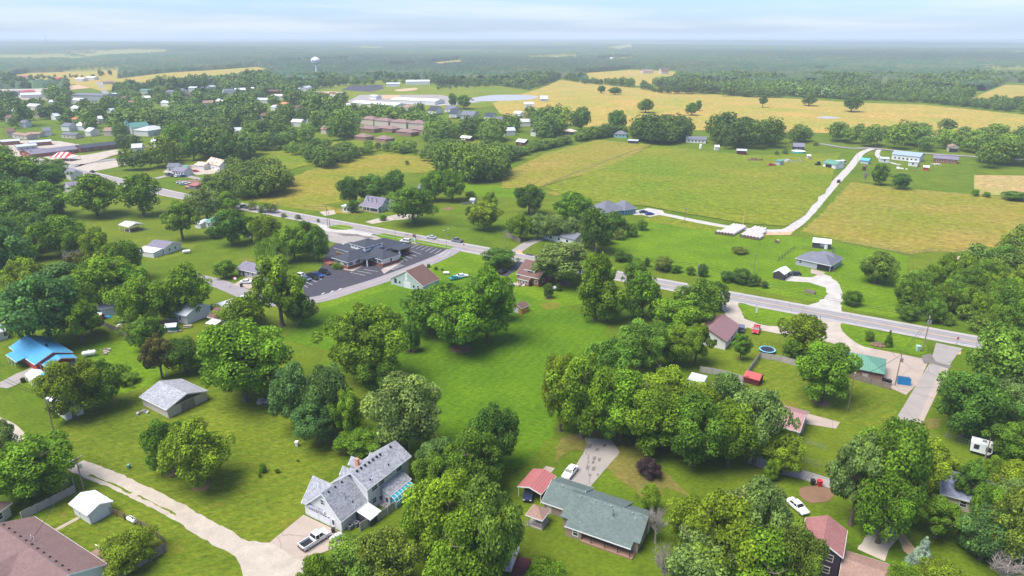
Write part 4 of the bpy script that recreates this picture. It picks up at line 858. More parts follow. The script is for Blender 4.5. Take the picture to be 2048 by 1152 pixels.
far('motel', 'long low motel with purple roof and brick front', 'motel', (68,308), (156,298), 12, 3, 2.4, 'gx', BRICK, R_PURP, 12)
far('motel_wing', 'left motel office with pale roof', 'motel', (37,303), (62,309), 14, 3, 2.2, 'gy', BRICK, R_PURP, 2)
far('building', 'wide dark roofed building continuing the motel to the right', 'building', (160,297), (240,288), 14, 3.4, 2, 'gx', BRICK, R_SLATE, 4)
for a, c, wl, rf, lab in (((0,284),(40,281),BRICK,R_STEEL,'red brick shop at the left edge'), ((58,286),(104,282),BRICK,R_STEEL,'red shop beside the brick shop'), ((33,294),(75,290),W_GREY,R_STEEL,'low shop with grey roof in the lot'), ((22,268),(52,272),W_CREAM,R_TAN,'tan roofed house left'), ((50,268),(78,268),W_CREAM,R_TAN,'tan house second from left'), ((120,268),(150,270),W_CREAM,R_GREY,'grey house behind trees by the motel'), ((146,240),(164,236),W_PLAIN,mat('orange_roof',(.6,.2,.1)),'house with orange roof in the trees')):
    far('shop' if 'shop' in lab else 'house', lab, 'shop' if 'shop' in lab else 'house', a, c, 9, 3.4, 1.2, 'gx', wl, rf, 3)
b = far('barn', 'white barn with rust streaked metal roof at the scrap yard', 'barn', (411,325), (438,332), 9, 4, 3.4, 'gx', W_PLAIN, R_RUST, 1)
far('carport', 'bright red roofed open carport right of the rusty barn', 'carport', (432,325), (452,327), 6, 3, .6, 'shed', W_PLAIN, R_REDM, 0)
far('shed', 'pale shed left of the rust streaked barn', 'shed', (387,330), (407,332), 9, 3, 1.8, 'gx', W_PLAIN, R_RUST, 0)
far('house', 'white house with grey roof beside the parked cars, rear', 'house', (332,334), (356,334), 8, 3.4, 2, 'gx', W_PLAIN, R_GREY, 3)
far('house', 'white house with lavender roof beside the parked cars, front', 'house', (342,341), (367,344), 8, 3, 2, 'gx', W_PLAIN, R_PURP, 4)
far('shed', 'small cream shed behind the white house with parked cars', 'shed', (362,334), (372,335), 5, 3, 1, 'gx', W_PLAIN, R_GREENM, 0)
far('lean_to', 'red roofed open lean-to in the scrap heap by the highway', 'shed', (376,370), (391,372), 6, 2.6, .6, 'shed', WOOD, R_FADED, 0)
far('garden_shed', 'weathered pale shed with fence in the vegetable garden', 'shed', (938,400), (948,401), 4, 2, 1, 'gx', W_PLAIN, R_STEEL, 0)
far('trailer_house', 'white trailer beside the farmhouse trees', 'trailer', (682,413), (702,415), 4, 3, .4, 'flat', W_PLAIN, R_WHITE, 2)
far('house', 'pale roofed house hidden behind the trees north of the highway', 'house', (1085,465), (1150,480), 9, 3, 2, 'gx', W_PLAIN, R_GREY, 3)
far('house', 'grey roof peeping over the round trees behind the farmhouse', 'house', (833,377), (846,378), 8, 3, 2, 'gx', W_GREY, R_GREY, 1)
b = Bld('deck_stairs', 'weathered grey deck with red brown panels at the bottom edge', 'deck', (992,1118), (1040,1128)); b.part('deck', WOODG, MB().box(-.5, 3.6, -3, 2.4, .6, .8)); b.part('railing', TRIM, MB().box(3.5, 3.6, -3, 2.4, .8, 1.7)); b.part('panel', W_MAROON, MB().box(3.7, 6.0, -4, 1.2, .3, .5))
g4 = random.Random(8)
for u, v in ((330,184),(352,180),(420,174),(446,182),(470,180),(500,178),(150,251),(85,262),(110,232),(205,262),(430,202),(620,202),(662,203),(590,216),(470,262),(320,205),(240,196),(180,208),(520,232),(610,244),(52,212),(20,222),(1002,128),(962,131),(1352,119),(1422,123),(932,142),(842,137),(1382,112),(1500,118),(8,236),(38,246),(66,228),(96,204),(140,216),(168,262),(196,238),(222,222),(258,206),(286,196),(12,264),(120,252),(300,284),(262,296),(406,206),(540,214),(580,244),(640,258),(690,212),(372,190),(220,190),(140,200),(512,200),(450,196),(1040,244),(1060,262),(1010,262),(990,240)):
    wl, rf = g4.choice(((W_PLAIN, R_STEEL), (W_PLAIN, R_GREY), (W_CREAM, R_TAN), (W_PLAIN, R_WHITE), (W_CREAM, R_BROWN)))
    far('house', 'small pale house just showing between the distant trees', 'house', (u, v), (u+g4.choice((12, 17, 22)), v+g4.choice((-1, 0, 1))), 10, 4.5, 2.6, 'gx', wl, rf, 0, 'houses showing between the distant trees', trim=None)
# striped tent
b = Bld('marquee_tent', 'red and white striped marquee tent by the motel lot', 'tent', (100,322), (140,324))
ms = mat('striped_canvas', (.75, .72, .72)); mr = mat('red_canvas', (.55, .05, .06))
L_ = b.L
for i in range(8):
    a0, a1 = L_*i/8, L_*(i+1)/8; zf = lambda a: 3+3.2*min(1, min(a, L_-a)/4.5)
    b.part('roof_stripe', ms if i % 2 else mr, MB().add([(a0,0,3),(a1,0,3),(a1,5,zf(a1)),(a0,5,zf(a0)),(a1,10,3),(a0,10,3),(a0,0,2.8),(a1,0,2.8),(a1,10,2.8),(a0,10,2.8)], [(0,1,2,3),(3,2,4,5),(6,7,1,0),(9,8,4,5),(6,9,8,7)]))
for x in (.2, L_/2, L_-.2):
    for y in (.2, 9.8): post(b, x, y, 0, 2.9, .08)
# water tower, radio mast
p = at(634, 153); b = Bld('water_tower', 'white water tower with round tank on a tall column', 'water tower', None, None, loc=(p.x, p.y, p.z), rot=0)
top = solve_z(p.x, p.y, 112)-p.z; rr = 8.5/pxm(p.y)*1.05; zc = solve_z(p.x, p.y, 121.5)-p.z
b.part('column', TANKW, MB().tube((0,0,0),(0,0,4),3.0,2.2,16).tube((0,0,4),(0,0,zc-rr*.7),2.0,2.2,16)); b.part('tank', TANKW, MB().ball((0,0,zc), rr, rr, rr*.78, 24, 12)).data.shade_smooth()
b.part('vent', TANKW, MB().tube((0,0,zc+rr*.75),(0,0,zc+rr*.9),1.5,1.2,12)); b.part('balcony', METAL, MB().tube((0,0,zc-.4),(0,0,zc+.1),rr+.35,n=24))
b.part('lettering', mat('tower_lettering', (.1, .12, .2)), MB().box(-5.2,-1.6,-rr+.1,-rr*.86,zc+.6,zc+2.0).box(3.4,4.8,-rr+.5,-rr*.8,zc+.6,zc+2.0))
p = at(97, 108); b = Bld('radio_mast', 'thin guyed radio mast fading in haze at upper left', 'mast', None, None, loc=(p.x, p.y, p.z), rot=0)
mt = solve_z(p.x, p.y, 68)-p.z; b.part('lattice', METAL, MB().tube((0,0,0),(0,0,mt),1.4,.9,3)); b.part('antenna', METAL, MB().tube((-3,0,mt-2),(3,0,mt-2),.6))
# ---------------------------------------------------------------- vehicles
PAINT = mat('car_paint', (.5, .5, .5), 'paint', rough=.3); CGLASS = mat('car_glass', (.02, .025, .03), rough=.08, var=.05)
RIM = mat('wheel_rim', (.5, .5, .52), rough=.35, metal=.7); LAMP = mat('headlamp_lens', (.8, .8, .78), rough=.2); TAIL = mat('tail_lamp', (.45, .02, .02), rough=.3)
def bev(o, w=.07):
    m = o.modifiers.new('bevel', 'BEVEL'); m.width = w; m.segments = 2; m.limit_method = 'ANGLE'; return o
def make_car(kind, loc):
    r = empty('parked_car' if kind != 'pickup' else 'pickup_truck', loc)
    L, Wd, H = {'sedan': (4.8, 1.84, 1.45), 'suv': (4.8, 1.95, 1.75), 'hatch': (4.2, 1.8, 1.5), 'pickup': (5.7, 2.0, 1.85)}[kind]
    a = L/2; wy = Wd/2
    if kind == 'pickup':
        low = [(-a, .5), (-a, 1.12), (-.45, 1.12), (-.45, 1.15), (a-1.45, 1.16), (a-.1, 1.0), (a, .75), (a-.03, .42), (-a, .42)]
        body = MB().prism([(p, q) for p, q in low if p > -.5]+[(-.5, .42)], -wy, wy, 'y')
        body.box(-a, -.45, -wy, -wy+.12, .45, 1.15).box(-a, -.45, wy-.12, wy, .45, 1.15).box(-a, -a+.1, -wy+.12, wy-.12, .45, 1.13).box(-a+.1, -.45, -wy+.12, wy-.12, .45, .62)
        cabp = [(-.35, 1.13), (-.18, H-.06), (1.05, H-.04), (1.75, 1.13)]; roofp = (-.12, 1.0)
    elif kind == 'suv':
        body = MB().prism([(-a, .45), (-a-.02, 1.05), (a-1.3, 1.08), (a-.15, .95), (a, .7), (a-.03, .35), (-a+.05, .35)], -wy, wy, 'y')
        cabp = [(-a+.08, 1.05), (-a+.35, H-.05), (.55, H-.04), (a-1.25, 1.06)]; roofp = (-a+.4, .5)
    elif kind == 'hatch':
        body = MB().prism([(-a, .45), (-a, .95), (a-1.1, .98), (a-.15, .82), (a, .6), (a-.03, .32), (-a+.05, .32)], -wy, wy, 'y')
        cabp = [(-a+.1, .95), (-a+.65, H-.05), (.45, H-.04), (a-1.0, .96)]; roofp = (-a+.7, .4)
    else:
        body = MB().prism([(-a, .45), (-a+.03, .95), (-a+.9, 1.0), (a-1.4, .98), (a-.15, .8), (a, .6), (a-.03, .3), (-a+.05, .3)], -wy, wy, 'y')
        cabp = [(-a+.75, .98), (-a+1.45, H-.05), (.35, H-.04), (a-1.45, .96)]; roofp = (-a+1.5, .3)
    bo = bev(body.build('body', PAINT, r), .09)
    ti = .2; g = MB(); n = len(cabp); vs = []
    for s in (-1, 1):
        for (x, z) in cabp: vs.append((x, s*(wy-.05-(ti if z > 1.2 else 0)), z))
    g.add(vs, [(0,1,2,3),(7,6,5,4),(0,4,5,1),(1,5,6,2),(2,6,7,3),(3,7,4,0)]); bev(g.build('window_glass', CGLASS, r), .06)
    top = MB().box(roofp[0]-.04, roofp[1]+.15, -wy+.22, wy-.22, H-.05, H+.01)
    for s in (-1, 1):
        for (x, z), (x2, z2) in ((cabp[0], cabp[1]), (cabp[3], cabp[2])):
            top.tube((x, s*(wy-.05), z), (x2, s*(wy-.24), z2), .055, n=4)
        xm = (roofp[0]+roofp[1])/2+.1; top.tube((xm, s*(wy-.04), 1.0), (xm, s*(wy-.22), H-.04), .05, n=4)
    top.build('body_top', PAINT, r)
    for sx in (-1, 1):
        for sy in (-1, 1):
            x = sx*(a-.88); y = sy*(wy-.02); t = MB().tube((x, y-sy*.22, .34), (x, y+sy*.02, .34), .34, n=14).build('wheel', RUBBER, r)
            MB().tube((x, y, .34), (x, y+sy*.03, .34), .2, n=10).build('rim', RIM, t)
    for sy in (-1, 1):
        MB().box(a-.12, a+.015, sy*(wy-.3)-.2, sy*(wy-.3)+.2, .62, .78).build('headlight', LAMP, r)
        MB().box(-a-.03, -a+.05, sy*(wy-.2)-.14, sy*(wy-.2)+.14, .68, .92).build('tail_light', TAIL, r)
    if kind == 'pickup':
        MB().box(-a+.12, -.47, -wy+.13, wy-.13, .62, .66).build('bed_liner', BLACK, r); MB().box(-a-.12, -a, -wy+.05, wy-.05, .42, .62).build('bumper', BLACK, r)
        MB().box(.1, .25, -wy-.18, -wy+.02, 1.1, 1.3).box(.1, .25, wy-.02, wy+.18, 1.1, 1.3).build('mirror', BLACK, r)
    return r
PROTO = {}
CARC = {'white': (.78, .78, .78), 'black': (.015, .015, .018), 'grey': (.18, .19, .21), 'blue': (.01, .05, .22), 'navy': (.02, .03, .07), 'silver': (.5, .51, .53), 'red': (.50, .03, .04), 'teal': (.02, .33, .34), 'slate': (.1, .14, .2), 'maroon': (.15, .02, .03), 'dkred': (.2, .02, .03)}
def car(kind, u, v, rot, color, label, cat=None, group=None):
    p = at(u, v)
    p.z = p.z+.09
    if kind not in PROTO:
        r = make_car(kind, p); PROTO[kind] = r; bpy.context.view_layer.update(); r.rotation_euler[2] = R(rot)
        for c in r.children:
            if c.name.startswith('body'): c.color = (*CARC[color], 1)
        tag(r, label, cat or 'car', group); 
    else: r = copy_tree(PROTO[kind], p, R(rot), label, group, CARC[color]); r['category'] = cat or 'car'
    if not group and 'group' in r: del r['group']
    return r
PK = 'cars parked at the clinic'
car('pickup', 630, 1085, 51, 'white', 'white pickup truck with black bed liner on the concrete driveway', 'pickup truck')
car('pickup', 1512, 663, -115, 'red', 'red pickup truck parked nose towards the lawn on the gravel drive', 'pickup truck')
car('pickup', 1543, 332, 180, 'red', 'red and white pickup parked in the corner of the pasture', 'pickup truck')
car('sedan', 1140, 949, 240, 'white', 'white sedan on the stained concrete drive of the ranch house')
car('sedan', 1594, 1018, 290, 'white', 'white sports coupe parked on the grass near the plum house')
car('sedan', 494, 567, 5, 'white', 'white sedan in front of the low grey house')
car('suv', 1057, 992, 262, 'navy', 'dark blue car sheltered under the red carport')
car('hatch', 1590, 551, 172, 'black', 'black hatchback beside the white roofed metal shed')
car('hatch', 600, 553, 150, 'white', 'white car half hidden by the tree at the end of the clinic row', group=PK)
car('hatch', 613, 561, -30, 'slate', 'grey blue car, nearest of the clinic parking row', group=PK)
car('suv', 626, 557, -30, 'black', 'black car second in the clinic parking row', group=PK)
car('sedan', 637, 553, -30, 'blue', 'blue car third in the clinic parking row', group=PK)
car('suv', 650, 548, -30, 'black', 'black SUV farthest in the clinic parking row', group=PK)
car('suv', 811, 485, 158, 'white', 'white SUV parked beside the roadside sign')
car('hatch', 731, 529, 140, 'navy', 'dark car standing under the clinic entrance canopy')
car('hatch', 802, 511, 60, 'black', 'black car behind the bushes at the clinic side')
car('sedan', 863, 477, 147, 'silver', 'silver car driving on the highway, left of the pair')
car('pickup', 914, 484, 147, 'grey', 'dark grey pickup driving on the highway, right of the pair', 'pickup truck')
car('pickup', 489, 416, 147, 'slate', 'blue grey pickup driving on the highway at the trees', 'pickup truck')
car('sedan', 185, 345, 140, 'navy', 'dark car driving where the town street meets the highway')
car('sedan', 911, 559, 30, 'teal', 'teal car on the grass by the sage barn')
car('sedan', 924, 555, 20, 'white', 'white car parked behind the teal car')
car('suv', 1006, 546, 60, 'black', 'black car at the end of the black driveway')
car('sedan', 1287, 426, 15, 'navy', 'dark car on the gravel pad, left one'); car('sedan', 1299, 430, 20, 'blue', 'blue car on the gravel pad, right one')
car('suv', 1677, 365, 62, 'black', 'black vehicle driving on the white gravel road')
car('suv', 1482, 661, 70, 'slate', 'grey blue car behind the mauve roofed house')
car('suv', 1661, 540, 60, 'maroon', 'maroon vehicle on the slab right of the grey garage')
G_ = 'cars parked by the white houses'
for u, v, rt, cl, k, lb in ((338,351,80,'slate','suv','grey blue car left of the white house row'), (346,353,100,'black','sedan','black car second in the row before the white house'), (353,354,100,'white','sedan','white car third in the row before the white house'), (361,354,20,'silver','sedan','silver car at the corner of the white house'), (368,354,20,'blue','sedan','blue car rightmost before the white house'), (391,344,5,'red','sedan','red car on the grass by the rusty barn'),
    (361,367,20,'white','sedan','white car leftmost in the scrap yard'), (367,370,20,'silver','sedan','silver car in the middle of the scrap yard'), (373,368,20,'white','hatch','white car rightmost by the red lean-to')):
    car(k, u, v, rt, cl, lb, group=G_)
G_ = 'cars in front of the motel'
for i, (u, v, cl) in enumerate(((78,314,'navy'), (95,312,'black'), (107,310,'blue'), (129,306,'red'), (151,303,'black'))): car('sedan', u, v, 60, cl, ['dark blue car leftmost before the motel', 'black car second before the motel', 'blue car in the middle before the motel', 'red car before the motel', 'black car at the right end of the motel'][i], group=G_)
for i in range(6):
    p = at(617+12*i, 188+(i % 2)*2.5); r = empty('school_bus', p, R(10), ['leftmost yellow school bus', 'second yellow school bus from left', 'third yellow school bus from left', 'fourth yellow school bus from left', 'fifth yellow school bus from left', 'rightmost yellow school bus'][i]+' parked in the bus yard', 'bus', 'school buses in the yard')
    MB().box(-5, 5, -1.2, 1.2, .6, 3).box(5, 6, -1.1, 1.1, .6, 1.8).build('body', mat('bus_yellow', (.75, .36, .03)), r); MB().box(-4.6, 4.8, -1.22, 1.22, 1.8, 2.5).build('window_band', CGLASS, r)
    for x in (-3.5, 4): MB().tube((x, -1.25, .5), (x, 1.25, .5), .5, n=10).build('wheel', RUBBER, r)
# camper trailer
b = Bld('camper_trailer', 'long white camper trailer with dark windows at the right wood', 'camper', (1938,898), (1984,911), 1.0)
bev(b.part('body', TANKW, MB().prism([(.2, .7), (b.L-.6, .7), (b.L, 1.4), (b.L-.2, 3.1), (0, 3.1)], 0, 2.5, 'y')), .1)
for t in (1.2, 3.4, 5.1): MB().box(t-.5, t+.5, -.03, .02, 1.5, 2.6).build('window', GLASS, b.root)
for x in (3.6, 4.6):
    for y in (.1, 2.2): MB().tube((x, y, .38), (x, y+.25, .38), .38, n=14).build('wheel', RUBBER, b.root)
MB().tube((b.L-.6, 1.2, .6), (b.L+1.2, 1.2, .55), .07).build('tow_bar', BLACK, b.root); MB().box(2, 2.8, .8, 1.6, 3.1, 3.35).build('roof_vent', METAL, b.root)
p = at(1679, 330); r = empty('camper_van', (p.x, p.y, p.z), R(20), 'white and black camper van beside the green roofed barn', 'camper')
MB().box(-4, 4, -1.3, 1.3, .6, 3.3).build('body', TANKW, r); MB().box(2.5, 4.03, -1.33, 1.33, 1.6, 3.0).box(-2, 0, -1.33, 1.33, 1.8, 2.6).build('window_band', CGLASS, r)
for x in (-2.6, 2.6): MB().tube((x, -1.32, .5), (x, 1.32, .5), .5, n=12).build('wheel', RUBBER, r)
p = at(1636, 331); r = empty('tractor', (p.x, p.y, p.z), R(200), 'dark green tractor left of the green roofed barn', 'tractor')
MB().box(-.8, 2.2, -.5, .5, .8, 1.7).build('body', mat('tractor_green', (.02, .1, .04)), r); MB().box(-1, .6, -.8, .8, 1.7, 2.9).build('cab_glass', CGLASS, r)
for x, q in ((-.6, .9), (1.8, .55)):
    for y in (-1, .6): MB().tube((x, y, q), (x, y+.4, q), q, n=14).build('wheel', RUBBER, r)
# ---------------------------------------------------------------- poles
PW = mat('pole_wood', (.26, .20, .16), rough=.9, var=.2, scale=2); PINS = mat('insulator', (.65, .66, .68), rough=.4)
POLES = {}
def pole(key, u, v, vt, label, arms=1, az=None, drum=0, lamp=0, r=.15, m=PW, ut=None):
    p = at(u, v); h = solve_z(p.x, p.y, vt)-p.z; az = math.atan2(dd.y, dd.x)+math.pi/2 if az is None else R(az)
    o = empty('utility_pole' if arms or drum else 'pole', p, az, label, 'utility pole')
    MB().tube((0, 0, 0), (0, 0, h), r, r*.65, 10).build('pole_shaft', m, o)
    for i in range(arms):
        z = h-.35-i*1.0; MB().box(-1.2, 1.2, .1, .22, z-.07, z+.07).tube((-.7, .16, z), (0, .12, z-.7), .02).tube((.7, .16, z), (0, .12, z-.7), .02).build('crossarm', PW, o)
        ins = MB()
        for x in (-1.1, -.5, .5, 1.1): ins.tube((x, .16, z+.07), (x, .16, z+.27), .05)
        ins.build('insulator', PINS, o)
    for i in range(drum): MB().tube((.3, -.35+.5*i, h-2.4), (.3, -.35+.5*i, h-1.4), .28, n=12).build('transformer', METAL, o)
    if lamp:
        for s in ([1] if lamp == 1 else [-1, 1]):
            MB().tube((0, 0, h-.1), (s*1.6, 0, h+.25), .04).build('lamp_arm', METAL, o); MB().ball((s*1.75, 0, h+.2), .32, .18, .12, 8, 5).build('lamp_head', TANKW, o)
    POLES[key] = (Vector((p.x, p.y, p.z+h-.15)), o); return o
pole('a', 107, 860, 788, 'wooden utility pole with transformer beside the long white shed', 0, drum=1)
pole('b', 168, 980, 916, 'leaning grey wooden pole at the start of the gravel lane', 1, az=60, drum=1)
pole('c', 656, 456, 412, 'taller of two wooden poles at the grass island', 1, drum=1); pole('c2', 660, 456, 424, 'shorter pole right beside the taller twin at the grass island', 0)
pole('d', 791, 476, 438, 'grey lamp pole in front of the clinic', 0, lamp=1, m=METAL, r=.1); pole('e', 893, 498, 460, 'twin lamp pole at the clinic corner', 0, lamp=2, m=METAL, r=.1)
pole('f', 1010, 496, 462, 'pole with crossarm north of the highway opposite the brick house', 1); pole('f2', 1394, 562, 529, 'pole with double crossarm beside the highway shrubs', 2)
pole('g', 1507, 547, 506, 'thin pole with crossarm in the green field', 1); pole('h', 1369, 446, 411, 'rust coloured pole with meter head by the gravel road', 0, drum=1, m=mat('rusty_pole', (.34, .17, .08)))
pole('i', 1485, 456, 423, 'bare new yellow wooden pole at the hay bales', 0, m=mat('new_pole', (.55, .38, .17)))
pole('j', 1845, 703, 633, 'dark utility pole with transformers on the grass island', 1, drum=2, r=.18); pole('k', 1790, 771, 707, 'utility pole beside the blue dumpster', 0, drum=1)
pole('l', 1695, 822, 753, 'pole with white lamp in the lawn right of the round tree', 0, lamp=1); pole('m', 1969, 921, 877, 'pole standing in front of the white camper', 0)
pole('n', 1192, 512, 494, 'white crossarm pole poking from the dark trees', 2); pole('o', 1603, 430, 418, 'short pole on the gravel road verge', 0); pole('p', 1712, 340, 310, 'thin pale pole by the upper gravel road', 0, r=.1)
pole('q', 154, 300, 256, 'tall pole behind the motel', 1); pole('r', 183, 283, 264, 'pole with sign right of the motel', 1); pole('s', 12, 275, 254, 'pole at the left edge shops', 1); pole('t', 1749, 303, 285, 'pole at the gravel junction', 1)
pole('u', 558, 427, 405, 'pole on the far side of the highway by the olive field', 1); pole('v', 370, 397, 378, 'thin dark post by the highway at the left trees', 0, r=.1)
def wire(a, b, name='power_line', label='', sag=.8, n=10, off=(0,), dz=0):
    A, B = POLES[a][0], POLES[b][0]; m = MB(); d = (B-A).xy.normalized(); nn = Vector((-d.y, d.x, 0))
    for o in off:
        pts = [A.lerp(B, i/n)+Vector((0, 0, dz-4*sag*(i/n)*(1-i/n)))+nn*o for i in range(n+1)]
        for i in range(n): m.tube(pts[i], pts[i+1], .042, n=4)
    c = m.build(name, BLACK); tag(c, label, 'power line')
wire('c', 'f', label='power line between the twin poles and the pole opposite the brick house', off=(-.9, .9)); wire('f', 'n', label='power line running into the dark trees', off=(-.9, .9), sag=.6)
wire('n', 'f2', label='power line above the highway shrubs', off=(-.9, .9)); wire('f2', 'j', label='power line from the shrub pole to the island pole', off=(-.9, .9), sag=1.6)
wire('j', 'k', label='wires from the island pole to the dumpster pole', off=(-.3, .3)); wire('k', 'l', label='wire from the dumpster pole to the lawn pole'); wire('u', 'c', label='power line left of the twin poles', off=(-.9, .9)); wire('v', 'u', label='power line over the highway at the left')
POLES['w0'] = (at(-20, 742, 8), None); wire('w0', 'a', label='wire from the left edge to the transformer pole', off=(-.4, .4)); POLES['w1'] = (at(60, 1085, 5), None); wire('w1', 'b', label='service wire to the leaning pole at the lane')
# ---------------------------------------------------------------- fences
def fence(px, label, h=1.8, m=WOODG, style='board', name='fence', group=None):
    W = [at(*p) for p in px]; o = empty(name, W[0], 0, label, 'fence', group); O = W[0]; pts = []
    pn = MB(); pp = None
    for a, c in zip(W[:-1], W[1:]):
        a, c = a-O, c-O; d = (c-a); L = d.length; d = d/L; n = Vector((-d.y, d.x, 0))*.03
        def slab(s0, s1, z0, z1, w=1):
            p, q = a+d*s0, a+d*s1; k = n*w
            pn.add([(p-k)+Vector((0,0,z0)), (q-k)+Vector((0,0,z0)), (q+k)+Vector((0,0,z0)), (p+k)+Vector((0,0,z0)), (p-k)+Vector((0,0,z1)), (q-k)+Vector((0,0,z1)), (q+k)+Vector((0,0,z1)), (p+k)+Vector((0,0,z1))], [(3,2,1,0),(4,5,6,7),(0,1,5,4),(1,2,6,5),(2,3,7,6),(3,0,4,7)])
        if style == 'board':
            k = max(1, int(L/.3))
            for i in range(k): slab(L*i/k+.01, L*(i+1)/k-.015, .05, h-.06+.12*rnd.random())
        elif style == 'rail':
            for z in (.5, 1.0, 1.45): slab(0, L, z, z+.16)
        else:
            for z in (h-.04, h*.5, .08): slab(0, L, z, z+(.05 if z > 1 else .03), .6)
            k = int(L/.5)
            for i in range(k): slab(L*i/k, L*i/k+.035, .05, h, .4)
        k = max(1, int(round(L/(2.6 if style != 'wire' else 3.5))))
        for i in range(k+1): pts.append(a+d*(L*i/k))
    pn.build('panel', m, o)
    r = .07 if style != 'wire' else .05
    for i, p in enumerate(pts[:95]):
        if pp is None: pp = MB().box(-r, r, -r, r, 0, h+.05).mesh('post', m if style != 'wire' else METAL)
        q = bpy.data.objects.new('post', pp); COL.objects.link(q); q.parent = o; q.location = p+Vector((.12, -.12, 0))
    return o
fence([(45,1040),(152,985),(147,968)], 'pale grey board fence behind the white shed', m=WOODG)
fence([(218,1027),(250,1040),(300,1063),(330,1090)], 'brown three rail fence right of the white shed', 1.5, WOOD2, 'rail')
fence([(332,1103),(240,1158)], 'brown board fence crossing the bottom left yard', m=WOOD)
fence([(207,652),(240,668),(268,688)], 'leaning brown board fence under the trees', m=WOOD); fence([(198,630),(242,618)], 'board fence behind the toy playhouse', m=WOOD)
fence([(300,664),(335,652),(415,625),(425,618)], 'long dark board fence under the tall trees', m=WOOD); 
fence([(1399,744),(1445,752),(1485,764)], 'grey board fence left of the red shed', m=WOODG); fence([(1485,764),(1519,716)], 'board fence climbing from the red shed to the trampoline', m=WOODG)
fence([(1519,716),(1560,723),(1605,736)], 'board fence between trampoline and the round tree', m=WOODG); fence([(1703,758),(1740,768),(1779,779)], 'weathered board fence behind the green roofed building', m=WOOD)
fence([(1467,785),(1482,765)], 'chain link fence left of the red shed', 1.2, METAL, 'wire'); fence([(1000,1090),(1056,1052)], 'chain link fence left of the gazebo', 1.4, METAL, 'wire')
fence([(1595,882),(1650,900)], 'upper chain link fence at the lawn right of the big trees', 1.2, METAL, 'wire'); fence([(1585,920),(1640,934)], 'lower pale chain link fence beside the lane', 1.2, METAL, 'wire')
fence([(1554,524),(1588,498),(1624,500)], 'black wire fence left of the grey house', 1.6, BLACK, 'wire'); fence([(1663,508),(1669,502)], 'black wire fence stub right of the grey house', 1.6, BLACK, 'wire')
fence([(720,1062),(760,1040),(790,1018)], 'grey board fence beside the lean-to of the white house', m=WOODG)
fence([(1085,374),(1150,348),(1230,317),(1305,290)], 'long wire fence between the tan meadow and the green pasture', 1.4, WOOD, 'wire'); fence([(1660,485),(1740,493),(1815,510),(1860,503),(1940,506),(1990,514)], 'wire fence along the lower edge of the hay meadow', 1.4, WOOD, 'wire')
fence([(1890,875),(1935,890),(1975,880)], 'thin rail fence behind the white camper', 1.3, METAL, 'wire'); fence([(1012,472),(1040,486)], 'dark garage screen under the trees across the highway', 2, WOOD)
fence([(1828,345),(1845,318)], 'fence right of the long blue roofed house', 1.4, WOOD, 'wire'); fence([(1556,325),(1602,326),(1598,318)], 'pen fence in the pasture corner', 1.6, WOODG, 'rail'); fence([(925,410),(952,406)], 'pale garden fence beside the garden shed', 1.2, WOODG)
# ---------------------------------------------------------------- yard things
WRAP = mat('bale_wrap', (.62, .55, .57), rough=.6, var=.15); STRAW = mat('straw', (.50, .36, .20), 'gravel', rough=1)
pb = None
def bale(p, az, label, group, m=WRAP):
    global pb
    if pb is None:
        pb = {}
    if m.name not in pb:
        me_ = MB().tube((-.72, 0, .8), (.72, 0, .8), .80, n=18).mesh('hay_bale', m); me_.materials.append(mat('bale_end', (.16, .11, .08), 'gravel', rough=1)); pb[m.name] = me_
        for f_ in me_.polygons:
            if abs(f_.normal.x) > .9: f_.material_index = 1
    o = bpy.data.objects.new('hay_bale', pb[m.name]); COL.objects.link(o); o.location = p; o.rotation_euler[2] = az; tag(o, label, 'hay bale', group)
for (A, B, n, k, nm) in (((1432,469),(1463,473),6,[2,12,12,12,12,11],'left'), ((1482,475),(1515,481),6,[12,12,12,12,9,4],'right')):
    a, c = at(*A), at(*B); e = at(A[0]+(44 if nm == 'left' else 42), A[1]-25)-a; e.normalize()
    for i in range(n):
        s = a.lerp(c, i/(n-1)); kk = k[i]
        for j in range(kk): bale(s+e*(1.55*j+.8), math.atan2(e.y, e.x), f'wrapped white grey bale in the {nm} stack of hay bales', f'bales of the {nm} hay stack')
bale(at(1554,486), R(40), 'single tan straw bale right of the two stacks', None, STRAW)
def tank(u, v, rot, label, s=1.0):
    p = at(u, v); o = empty('propane_tank', p, R(rot), label, 'propane tank'); o.scale = (s,)*3
    m = MB(); m.tube((-.9, 0, .75), (.9, 0, .75), .48, n=14); m.ball((-.9, 0, .75), .35, .48, .48, 12, 8); m.ball((.9, 0, .75), .35, .48, .48, 12, 8); m.build('shell', TANKW, o)
    MB().tube((0, 0, 1.2), (0, 0, 1.35), .15).build('dome', TANKW, o)
    for x in (-.6, .6): MB().box(x-.08, x+.08, -.3, .3, 0, .4).build('foot', METAL, o)
tank(265, 1045, -30, 'white propane tank with red cap outside the rail fence'); tank(673, 1080, 45, 'white propane tank at the corner of the white house'); tank(1109, 581, 25, 'white propane tank on the lawn right of the brick house', 1.3)
tank(374, 507, 25, 'white propane tank beside the white house near the pavilion', 1.3); tank(180, 713, 25, 'white tank like small boat beside the blue roofed house', 1.5); tank(893, 549, -10, 'pale propane tank on the grass by the teal car')
def bush(u, v, w, h, col, label, name='shrub'): BUSH.append((u, v, w, h, col, label, name))
BUSH = []
